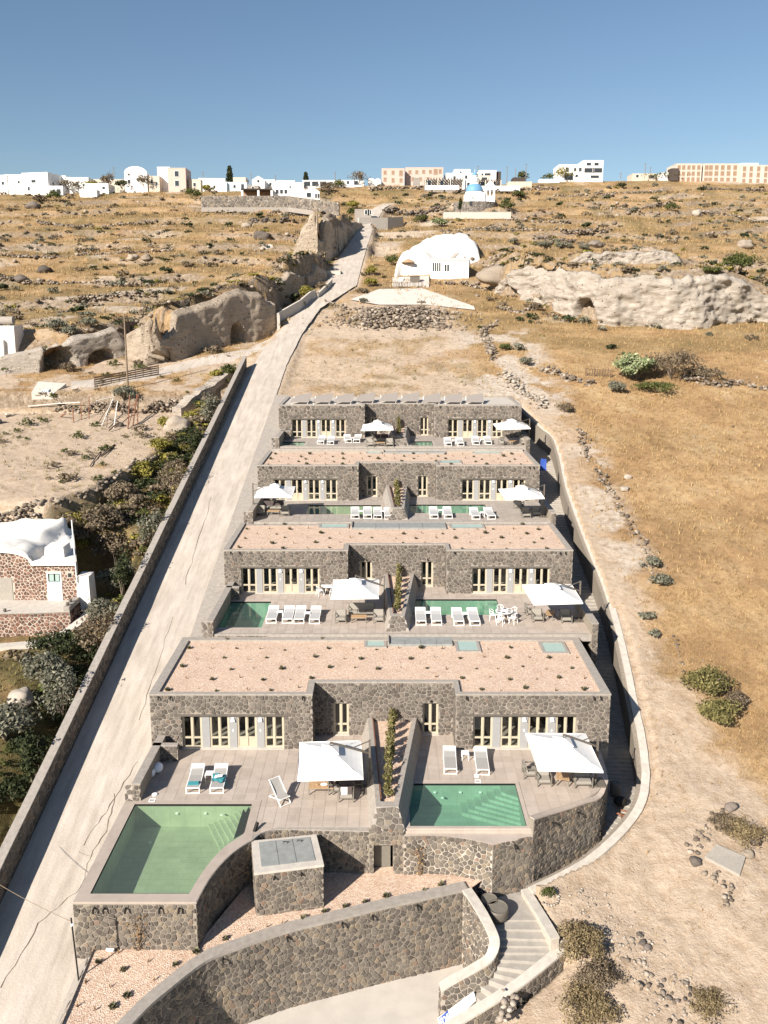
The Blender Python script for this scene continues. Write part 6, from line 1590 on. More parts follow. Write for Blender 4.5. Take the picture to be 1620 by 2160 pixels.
for k, rows, cols in ((0, 6, 17), (1, 6, 15), (2, 6, 15)):
    y0, y1 = VY[k] + .75, VB[k] - .3; x0, x1 = VX0[k] + 1.0, VX1[k] - .85
    for j in range(rows):
        cnt_ = {'succulent': 0, 'dry_sprig': 0}
        for i in range(cols):
            x = x0 + (x1 - x0) * (i + (.5 if j % 2 else 0)) / (cols - .5) + rnd.uniform(-.25, .25); y = y0 + (y1 - y0) * j / (rows - 1) + rnd.uniform(-.22, .22)
            if NXL[k] - .5 < x < NXR[k] + .5 and y < VY[k] + ND + .6: continue
            if any(a < x < b and c < y < d for (a, b, c, d) in SKY[k]): continue
            kd = 'succulent' if (i + j) % 2 == 0 else 'dry_sprig'
            plant(x, y, VR[k] - .125, kd, ('grey-green succulent, ' if kd == 'succulent' else 'thin brown sprig, ') + nth(cnt_[kd]) + ' from left in the ' + ROWN[j] + ' on the ' + ROWW[k] + ' gravel roof', ('succulents' if kd == 'succulent' else 'dry sprigs') + ' on the ' + ROWW[k] + ' gravel roof', rnd.uniform(.6, 1.3) * (1 + .12 * k)); cnt_[kd] += 1
cb_ = {'succulent': 0, 'dry_sprig': 0}
for (px, py) in ((192, 2013), (250, 2012), (207, 2032), (260, 2048), (312, 2032), (370, 2037), (182, 2075), (232, 2084), (268, 2104), (325, 2070), (162, 2125), (200, 2133), (238, 2127), (415, 2010), (475, 1982), (527, 1967), (563, 1957), (596, 1950), (640, 1940), (684, 1925), (728, 1914), (770, 1905), (931, 1869), (896, 1882), (815, 1893)):
    x, y, z = az(px, py, 1.63); kd = 'succulent' if rnd.random() < .62 else 'dry_sprig'; cb_[kd] += 1
    wh = 'left end' if px < 340 else ('middle' if px < 690 else 'right end')
    plant(x, y, z, kd, nth(cb_[kd] - 1) + (' grey-green succulent' if kd == 'succulent' else ' yellowish sprig') + ' from left in the lower gravel bed, at its ' + wh, ('succulents' if kd == 'succulent' else 'sprigs') + ' in the lower gravel bed', 1.15)
# planter hedges: each shrub a plant of its own
for k, (R, inn, zt) in enumerate(PL):
    n = (9, 7, 7, 4)[k]
    for i in range(n):
        t = (i + .3) / n; bl = Vector(inn[0]).lerp(Vector(inn[3]), t); br = Vector(inn[1]).lerp(Vector(inn[2]), t); c = bl.lerp(br, .5); z = zt[0] + (zt[3] - zt[0]) * t - .24
        h = rnd.uniform(.8, 1.25) * (1.25 if i == 0 else 1)
        bush(0, 0, .27 + .05 * rnd.random(), h, 'leaf_hedge', nth(i) + ' olive shrub from the villa in the planter between the ' + ROWW[k] + ' terraces', 260, .085, 'shrub', 'shrub', (c.x, c.y, z), 'shrubs in the ' + ROWW[k] + ' planter', asp=2.2)
# vine stems against the walls
def vine(x, y, z, h, label, mat='leaf_sprig'):
    R = thing('vine', label, 'climbing plant', (x, y, z)); m = MB(); rr = random.Random(int(x * 10)); cen = []
    for i in range(5):
        P = [(x + rr.uniform(-.04, .04), y, z)]
        for j in range(1, 7): P.append((P[-1][0] + rr.uniform(-.09, .09) + (i - 2) * .025, y - rr.uniform(0, .06), z + h * j / 6 * rr.uniform(.92, 1))); cen += [P[-1]] * 3
        m.tube(P, .018, 5, .008)
    m.build('stems', M['twig'], R); rg = np.random.default_rng(3); cen = np.array(cen) + rg.normal(size=(len(cen), 3)) * .06
    V, F = leaves(cen, rvec(len(cen), rg), .07, rg); mknp('leaves', V, F, M[mat], R)
x, y, z = ay(290, 2010, 32.6); vine(x, y, 1.62, 1.75, 'bare climbing plant on the emerald pool wall')
x, y, z = ay(885, 1850, 37.6); vine(x, y, 1.6, 1.5, 'bare climbing plant right of the dark doorway')
x, y, z = ay(530, 1905, 36.2); vine(-6.3, 36.6, 1.6, 1.2, 'dry climbing stems in the gap beside the stone tank')
# ------------------------------------------------------------------ white cave house on the left, by the lane
HX0, HX1, HY, HZ = -31.2, -23.2, 60.0, 7.85
R = thing('cave_house', 'cave house of red stone with a whitewashed vaulted roof on the left', 'house', (-27, 60, HZ))
def arch_z(x, v=1.0): return HZ + 3.05 + v * (.25 + .75 * math.sqrt(max(0, 1 - ((x + 28.9) / 2.35) ** 2))) if abs(x + 28.9) < 2.35 else HZ + 3.05
fx = [HX0 + (HX1 - HX0) * i / 40 for i in range(41)]
dx_ = (-25.3, -24.4); wx_ = (-29.75, -29.0)
V, F = ribbon([(x, HY) for x in fx], HZ - 1.0, [arch_z(x) - .12 for x in fx], .4)
mk('facade', V, F, M['mortar_white'], R)
masonry(R, [(x, HY) for x in fx], HZ - .1, [arch_z(x) - .15 for x in fx], M['stone_red'], .27, .24, .03, .03, [(dx_[0] - HX0 - .12, dx_[1] - HX0 + .12, HZ - 1, HZ + 2.25), (wx_[0] - HX0 - .08, wx_[1] - HX0 + .08, HZ + 1.9, HZ + 2.85), (-30.6 - HX0, -28.0 - HX0, HZ - 1, HZ + 1.75), (-23.85 - HX0, -23.5 - HX0, HZ + 1.75, HZ + 2.15)], 230, 301)
MB().box(-30.6, -28.05, HY - .035, HY + .1, HZ, HZ + 1.75).build('rendered_panel', M['block'], R)
f = MB().box(dx_[0] - .1, dx_[0], HY - .05, HY + .12, HZ, HZ + 2.2); f.box(dx_[1], dx_[1] + .1, HY - .05, HY + .12, HZ, HZ + 2.2); f.box(dx_[0], dx_[1], HY - .05, HY + .12, HZ + 2.1, HZ + 2.2)
dr = f.build('door_frame', M['white_wall'], R); q = MB().box(dx_[0], dx_[1], HY - .02, HY + .05, HZ, HZ + 1.45).build('door', M['pale_blue'], R)
for (a, b) in ((dx_[0] + .08, dx_[0] + .42), (dx_[0] + .52, dx_[1] - .08)): p = MB().box(a, b, HY - .01, HY + .03, HZ + 1.5, HZ + 2.02).build('pane', M['glass_sky'], R)
MB().box(dx_[0], dx_[1], HY, HY + .04, HZ + 1.45, HZ + 2.1).build('door_sash', M['pale_blue'], R)
m = MB()
for (a, b, c, d) in ((wx_[0] - .08, wx_[1] + .08, HZ + 1.9, HZ + 1.98), (wx_[0] - .08, wx_[1] + .08, HZ + 2.72, HZ + 2.82), (wx_[0] - .08, wx_[0], HZ + 1.98, HZ + 2.72), (wx_[1], wx_[1] + .08, HZ + 1.98, HZ + 2.72), ((wx_[0] + wx_[1]) / 2 - .03, (wx_[0] + wx_[1]) / 2 + .03, HZ + 1.98, HZ + 2.72)): m.box(a, b, HY - .06, HY + .08, c, d)
m.build('window', M['white_wall'], R); MB().box(wx_[0], wx_[1], HY + .01, HY + .03, HZ + 1.98, HZ + 2.72).build('pane', M['glass_far'], R)
MB().box(-23.8, -23.55, HY - .02, HY + .03, HZ + 1.8, HZ + 2.1).build('vent', M['glass_far'], R)
# lumpy whitewashed roof
n1, n2 = 44, 30; V = []
for j in range(n2):
    y = HY - .22 + 9.0 * j / (n2 - 1)
    for i in range(n1):
        xr_ = HX1 + .12 - .40 * max(0, y - HY); x = HX0 - 1.5 + (xr_ - HX0 + 1.5) * i / (n1 - 1); z = arch_z(x, 1 - .8 * float(sstep(1.2, 5.5, y - HY))) + .75 * float(sstep(3.5, 8.5, y - HY)) * float(sstep(-23.3, -25, x)) + .45 * (float(fbm(x / 1.8, y / 1.8, 71, 4)) - .5) * min(1, j / 3)
        if x > xr_ - .5: z = min(z, HZ + 3.15)
        z += .75 * math.exp(-((x + 28.6 - (y - HY) * .25) / .55) ** 2) * float(sstep(3, 4.5, y - HY)) * float(1 - sstep(7.2, 8.0, y - HY))
        V.append((x, y, z))
F = [(j * n1 + i, j * n1 + i + 1, (j + 1) * n1 + i + 1, (j + 1) * n1 + i) for j in range(n2 - 1) for i in range(n1 - 1)]
k0 = len(V)
for i in range(n1): V.append((V[i][0], V[i][1], V[i][2] - .28))
F += [(i, k0 + i, k0 + i + 1, i + 1) for i in range(n1 - 1)]
mk('roof', V, F, M['whitewash'], R, True)
MB().box(-25.9, -24.35, HY + .9, HY + 2.4, HZ + 2.9, HZ + 3.85, .08).build('roof_box', M['whitewash'], R)
MB().box(-25.45, -24.75, HY + .91, HY + .96, HZ + 3.2, HZ + 3.75).build('grille', M['pale_blue'], R)
MB().prism([(HX1 - .4, HY + .4), (HX1 - .06, HY + .4), (HX1 - 3.4, HY + 8.6), (HX1 - 3.8, HY + 8.6)], HZ - 1, HZ + 2.85).build('side_wall', M['white_wall'], R)
MB().box(HX1 + .02, HX1 + 1.1, HY - .3, HY + 1.1, HZ - .8, HZ + 1.9, .1).build('buttress', M['whitewash'], R)
MB().tube([(HX1 + .15, HY - .3, HZ + 1.5), (HX1 + .05, HY - .3, HZ + 6.3)], .045, 6).build('roof_pole', M['metal_w'], R)
# terrace in front with its own wall
tw = [(-32.5, 57.0), (-25.2, 57.35), (-22.9, 57.6), (-22.9, 59.8)]
R = thing('terrace_wall', 'red stone terrace wall with cement walkway before the cave house', 'stone wall', (-27, 57.2, 6))
V, F = ribbon(tw, 5.2, HZ - .02, .35); mk('wall_core', V, F, M['mortar_white'], R)
masonry(R, tw[:3], 5.6, HZ - .05, M['stone_red'], .28, .25, .03, .03, (), 130, 303); masonry(R, tw[2:], 5.6, HZ - .05, M['stone_red'], .28, .25, .03, .03, (), 20, 304)
m = MB().prism([(-32.5, 57.0), (-25.2, 57.35), (-22.9, 57.6), (-22.9, 59.98), (-32.5, 59.98)], HZ - .3, HZ); m.build('walkway', M['cement_lt'], R)
MB().box(-23.35, -22.92, 57.6, 59.7, HZ, HZ + .35).build('ledge', M['cement'], R)
for (x, y, w_) in ((-27.6, 57.55, 'middle of the walkway'), (-23.2, 58.6, 'back of the right ledge'), (-23.15, 57.9, 'front of the right ledge')):
    o = MB().lathe((x, y, HZ + (.36 if x > -24 else .01)), [(.09, 0), (.13, .16), (.11, .22), (.06, .24)], 10).build('pot', M['metal_d']); tag(o, 'small dark pot at the ' + w_ + ' before the cave house', 'pot', 'pots on the cave house terrace')
m = MB()
V = []; pts = [(-33, 54.6, 6.1), (-27, 55.0, 6.15), (-23.6, 55.6, 6.4), (-21.9, 57.6, 7.0), (-21.3, 60.5, 7.6)]
o = mk('path', *ribbon([(p[0], p[1]) for p in smooth_path(pts, 5)], 5.2, [p[2] + .05 for p in smooth_path(pts, 5)], .8, -1), M['cement_lt']); struct(o, 'narrow pale footpath below the cave house terrace')
# ------------------------------------------------------------------ loose rocks: rounded stones scattered or stacked in walls
_T = []
for s in range(7):
    bm = bmesh.new(); bmesh.ops.create_icosphere(bm, subdivisions=1 if s < 5 else 2, radius=1); rr = random.Random(s)
    for v in bm.verts: v.co *= rr.uniform(.68, 1.15) if s < 5 else .8 + .35 * mnoise.noise(v.co * 1.4 + Vector((s, s, s)))
    bm.verts.ensure_lookup_table(); _T.append((np.array([v.co[:] for v in bm.verts]), np.array([[v.index for v in f.verts] for f in bm.faces]))); bm.free()
def scat(pos, size, rg, flat=.7, tm=None, name='x', mat=None, parent=None):
    Vs, Fs, off = [], [], 0; n = len(pos); k = rg.integers(0, 5 if tm is None else tm, n); a = rg.random(n) * 6.283; t = (rg.random(n) - .5) * .7
    for i in range(n):
        V, F = _T[k[i]]; s = size[i]; ca, sa, ct, st_ = math.cos(a[i]), math.sin(a[i]), math.cos(t[i]), math.sin(t[i])
        x = V[:, 0] * s * 1.15; y = V[:, 1] * s * .9; z = V[:, 2] * s * flat
        y, z = y * ct - z * st_, y * st_ + z * ct; x, y = x * ca - y * sa, x * sa + y * ca
        Vs.append(np.stack([x + pos[i][0], y + pos[i][1], z + pos[i][2]], -1)); Fs.append(F + off); off += len(V)
    return mknp(name, np.concatenate(Vs), np.concatenate(Fs), mat, parent)
def boulder(px, py, s, label, mat='rock', base=None, flat=.75):
    x, y, z = base if base else hs(px, py)
    rg = np.random.default_rng(int(abs(x * 13 + y * 7)))
    bm = bmesh.new(); bmesh.ops.create_icosphere(bm, subdivisions=3, radius=1); off = Vector(rg.random(3) * 20)
    for v in bm.verts:
        n_ = mnoise.noise(v.co * 1.1 + off) * .45 + mnoise.noise(v.co * 2.6 + off) * .18; v.co *= 1 + n_; v.co = Vector((v.co.x * s * 1.15, v.co.y * s * .9, v.co.z * s * flat))
    V = [(v.co.x + x, v.co.y + y, v.co.z + z + s * flat * .45) for v in bm.verts]; F = [tuple(v.index for v in f.verts) for f in bm.faces]; bm.free()
    o = mk('boulder', V, F, M[mat], None, True); return tag(o, label, 'boulder')
def dry_wall(pts, h, label, mat='rock', s=.24, w=.5, px=True, seed=1, drop=.2):
    """tumbled dry-stone wall along hillside pixels or points"""
    P = [hs(*p) for p in pts] if px else [(p[0], p[1], hz(*p)) for p in pts]
    rg = np.random.default_rng(seed); L = [0]
    for a, b in zip(P[:-1], P[1:]): L.append(L[-1] + math.hypot(a[0] - b[0], a[1] - b[1]))
    n = int(L[-1] * h * w ** .3 / (s * s) * 1.0) + 6; u = rg.random(n) * L[-1]
    x = np.interp(u, L, [p[0] for p in P]) + rg.normal(size=n) * w * .28; y = np.interp(u, L, [p[1] for p in P]) + rg.normal(size=n) * w * .28
    hh = h * (.45 + .8 * vnoise(u / 2.5, 0 * u, seed)); z0 = np.interp(u, L, [p[2] for p in P]); z = z0 - drop + rg.random(n) * hh
    R = thing('dry_stone_wall', label, 'dry stone wall', P[0])
    sz = s * (.5 + .8 * rg.random(n)); o = np.argsort(-sz); pos = np.stack([x, y, z], 1)[o]; sz = sz[o]
    q = scat(pos, sz, rg, .72, None, 'loose_stones', M[mat], R); q['kind'] = 'stuff'
    return R
# ------------------------------------------------------------------ courtyard on the left: edge walls, junk, pole, fence, block wall
dry_wall([(10, 1092), (60, 1075), (120, 1052), (200, 1035), (262, 1005), (330, 962), (372, 915), (396, 885)], 1.3, 'dry stone wall along the courtyard edge above the bushes', 'rock', .26, .6, True, 4, .9)
dry_wall([(0, 1098), (60, 1078), (120, 1068)], .8, 'short dry stone step below the courtyard, above the cave house', 'rock', .2, .5, True, 5, .4)
dry_wall([(0, 1128), (70, 1108), (140, 1112)], .8, 'tumbled stone bank directly behind the whitewashed roof', 'rock', .2, .7, True, 6, .2)
dry_wall([(120, 862), (180, 868), (240, 862), (300, 872), (380, 866)], 1.6, 'rough stone bank behind the junk in the courtyard', 'rock', .22, .9, True, 7, .6)
# cinder block wall
a, b, c = (-36.5, 87.6), (-34.1, 86.0), (-24.9, 89.5)
R = thing('block_wall', 'low wall of grey cinder blocks with white capping in the courtyard', 'wall', (-34.1, 86, 15))
rr = random.Random(3)
for (p, q) in ((az(0, 912, 15.3), az(14, 905, 15.2)), (az(14, 905, 15.2), az(122, 885, 15.4))):
    L_ = math.hypot(q[0] - p[0], q[1] - p[1]); d = ((q[0] - p[0]) / L_, (q[1] - p[1]) / L_); n = max(2, int(L_ / .42))
    for r_ in range(9):
        for i in range(n):
            f0 = (i + .02 + (.5 if r_ % 2 else 0)) / n; f1 = min(1, (i + .96 + (.5 if r_ % 2 else 0)) / n)
            if f0 >= 1: continue
            zt_ = 1.9 * (1 - .75 * f0) if L_ > 3 else 1.9
            if (r_ + 1) * .2 > zt_ + .05: continue
            A = (p[0] + d[0] * L_ * f0, p[1] + d[1] * L_ * f0); B_ = (p[0] + d[0] * L_ * f1, p[1] + d[1] * L_ * f1); nx, ny = -d[1] * .2, d[0] * .2
            MB().prism([A, B_, (B_[0] + nx, B_[1] + ny), (A[0] + nx, A[1] + ny)], p[2] - .15 + r_ * .2, p[2] - .15 + r_ * .2 + .185).build('block', M['block'], R)
p, q = az(14, 905, 15.2), az(122, 885, 15.4)
MB().bar((p[0], p[1] + .1, p[2] + 1.8), (q[0], q[1] + .1, q[2] + .55), .3, .08).build('capping', M['whitewash'], R)
# utility pole
def pole(px, py, ytop, label, r=.11, cross=True, base=None, cat='utility pole'):
    x, y, z = base if base else hs(px, py); top = ay(px, ytop, y)[2]
    R = thing('utility_pole', label, cat, (x, y, z))
    MB().tube([(x, y, z - .5), (x, y, top)], r, 7, r * .7).build('pole', M['pole_wood'], R)
    if cross: MB().bar((x - .5, y, top - .35), (x + .5, y, top - .35), .06).build('cross_arm', M['metal_d'], R)
    return R
pole(270, 822, 662, 'tall weathered wooden pole standing by the slatted fence on the left', .13, False)
def slat_fence(p, q, h, nsl, label, rails=4, base_off=0, mat='dark_wood', vertical=False, npost=9):
    A, B_ = hs(*p), hs(*q); R = thing('fence', label, 'fence', A)
    L_ = math.hypot(B_[0] - A[0], B_[1] - A[1])
    for i in range(npost):
        t = i / (npost - 1); c = [A[j] + (B_[j] - A[j]) * t for j in range(3)]
        MB().bar((c[0], c[1], c[2] - .3), (c[0], c[1], c[2] + h * 1.03), .07).build('post', M[mat], R)
    if vertical:
        for i in range(nsl):
            t = (i + .5) / nsl; c = [A[j] + (B_[j] - A[j]) * t for j in range(3)]; hh = h * rnd.uniform(.75, 1.05); dx = rnd.uniform(-.06, .06)
            MB().bar((c[0], c[1] - .05, c[2] - .1), (c[0] + dx, c[1] - .05, c[2] + hh), .09, .03).build('slat', M[mat], R)
    for r_ in range(rails):
        z = h * (r_ + .6) / rails
        MB().bar((A[0], A[1] - .02, A[2] + z), (B_[0], B_[1] - .02, B_[2] + z), .03, h / rails * .62 if not vertical else .06).build('rail', M[mat], R)
    return R
slat_fence((200, 818), (335, 792), 1.35, 0, 'low weathered slatted fence beside the wooden pole', 5)
slat_fence((1235, 793), (1290, 797), 1.1, 10, 'short leaning picket fence left of the cactus', 2, vertical=True, npost=4)
slat_fence((800, 612), (850, 609), 1.5, 9, 'rough paling fence at the gravel lot below the white rock house', 2, vertical=True, npost=4)
slat_fence((838, 611), (892, 608), 1.4, 9, 'wooden pallets leaning at the gravel lot below the white rock house', 2, vertical=True, npost=4)
# rusty frames and driftwood heap
def heap(nm, label, items, cat):
    R = thing(nm, label, cat, hs(*items[0][0]))
    for (p, q, z0, z1, r_, mat, part) in items:
        A, B_ = hs(*p), hs(*q); MB().tube([(A[0], A[1], A[2] + z0), ((A[0] + B_[0]) / 2, (A[1] + B_[1]) / 2, (A[2] + z0 + B_[2] + z1) / 2 + .05), (B_[0], B_[1], B_[2] + z1)], r_, 6).build(part, M[mat], R)
    return R
heap('rack', 'rusty leaning metal frame in the courtyard junk', [((270, 905), (276, 880), 0, 2.6, .07, 'rust', 'post'), ((280, 900), (292, 878), 0, 2.6, .07, 'rust', 'post'), ((290, 897), (294, 876), .1, 2.5, .06, 'rust', 'post'), ((268, 892), (294, 890), 1.9, 2.1, .05, 'rust', 'rail'), ((268, 900), (292, 896), 1.0, 1.2, .05, 'rust', 'rail'), ((272, 900), (290, 880), .2, 2.2, .04, 'rust', 'brace')], 'frame')
heap('driftwood', 'tangle of bleached branches and poles in the courtyard junk', [((205, 895), (235, 880), 0, 1.6, .07, 'twig', 'branch'), ((215, 900), (240, 878), .1, 2.0, .06, 'whitewash', 'branch'), ((225, 905), (232, 870), .2, 1.7, .06, 'twig', 'branch'), ((240, 905), (250, 880), 0, 1.9, .06, 'whitewash', 'branch'), ((212, 890), (250, 896), .9, .4, .06, 'twig', 'branch'), ((230, 912), (252, 905), .2, .7, .09, 'dark_wood', 'branch'), ((205, 880), (245, 872), 1.9, 2.0, .05, 'whitewash', 'branch')], 'branches')
heap('rack', 'rusty posts and crossbar beside the cinder block wall', [((155, 892), (155, 885), 0, 1.4, .06, 'rust', 'post'), ((172, 886), (172, 880), 0, 1.7, .05, 'rust', 'post'), ((60, 868), (170, 872), .6, 1.3, .05, 'whitewash', 'rail'), ((128, 880), (138, 886), 0, .7, .09, 'rust', 'brace'), ((188, 884), (190, 872), 0, 2.0, .05, 'rust', 'post')], 'frame')
heap('timber', 'loose poles lying on the ground near the courtyard edge', [((212, 965), (242, 940), .1, .1, .08, 'dark_wood', 'log'), ((215, 968), (238, 945), .15, .12, .06, 'pole_wood', 'log'), ((190, 985), (212, 955), .1, .08, .06, 'dark_wood', 'log')], 'timber')
for (px, py, s, l) in ((252, 900, .45, 'dark round drum-like rock at the foot of the driftwood'), (372, 907, 1.3, 'grey boulder at the end of the courtyard wall')): boulder(px, py, s, l, 'rock_dark' if s < 1 else 'rock')
# white domed outhouse roof patch and small cistern
R = thing('cistern', 'sloping white concrete cistern roof with a small hatch left of the pole', 'cistern', hs(110, 850))
A, B_, C_, D_ = [Vector(hs(*p)) for p in ((68, 852), (112, 848), (140, 818), (82, 818))]
for v, h_ in ((A, .9), (B_, .6), (C_, .5), (D_, .8)): v.z += h_
mk('roof', *quad_slab([A, B_, C_, D_], 1.2), M['cement_lt'], R)
c = (A * .35 + B_ * .4 + C_ * .15 + D_ * .1); MB().box(c.x - .45, c.x + .45, c.y - .35, c.y + .35, c.z - .1, c.z + .12).build('hatch', M['pale_blue'], R)
# small retaining face of pale tuff by the end of the lane wall
R = thing('retaining_wall', 'pale plastered bank at the top end of the lane wall', 'retaining wall', (-21, 104, 17))
pts = smooth_path([(-24.2, 98.2), (-22.6, 100.6), (-21.0, 104.5), (-19.6, 109.5)], 6); zz = [hz(p[0] + .8, p[1]) - 1.2 for p in pts]; zt_ = [max(hz(p[0] - 1.6, p[1] + .3), z + 2.2) + .1 for p, z in zip(pts, zz)]
V, F = ribbon(pts, zz, zt_, 1.6, -1); mk('bank', V, F, M['tuff'], R)
# small white tank on a plinth far left
x, y, z = hs(14, 745)
R = thing('water_tank', 'small silver tank on a white plinth at the far left above the vaulted cave', 'water tank', (x, y, z))
MB().box(x - 2.4, x + 1.6, y - .8, y + 2.2, z - .5, z + 3.6).build('plinth', M['whitewash'], R); MB().box(x - 2.6, x + .2, y - 1.3, y - .8, z - 1, z + 1.7).build('lower_wall', M['white_wall'], R)
MB().tube([(x - 1.2, y + .6, z + 4.3), (x + 1.0, y + .6, z + 4.3)], .55, 14).build('tank', M['cement'], R)
for q in (-.8, .6): MB().box(x + q - .08, x + q + .08, y + .2, y + 1.0, z + 3.6, z + 4.0).build('cradle', M['metal_d'], R)
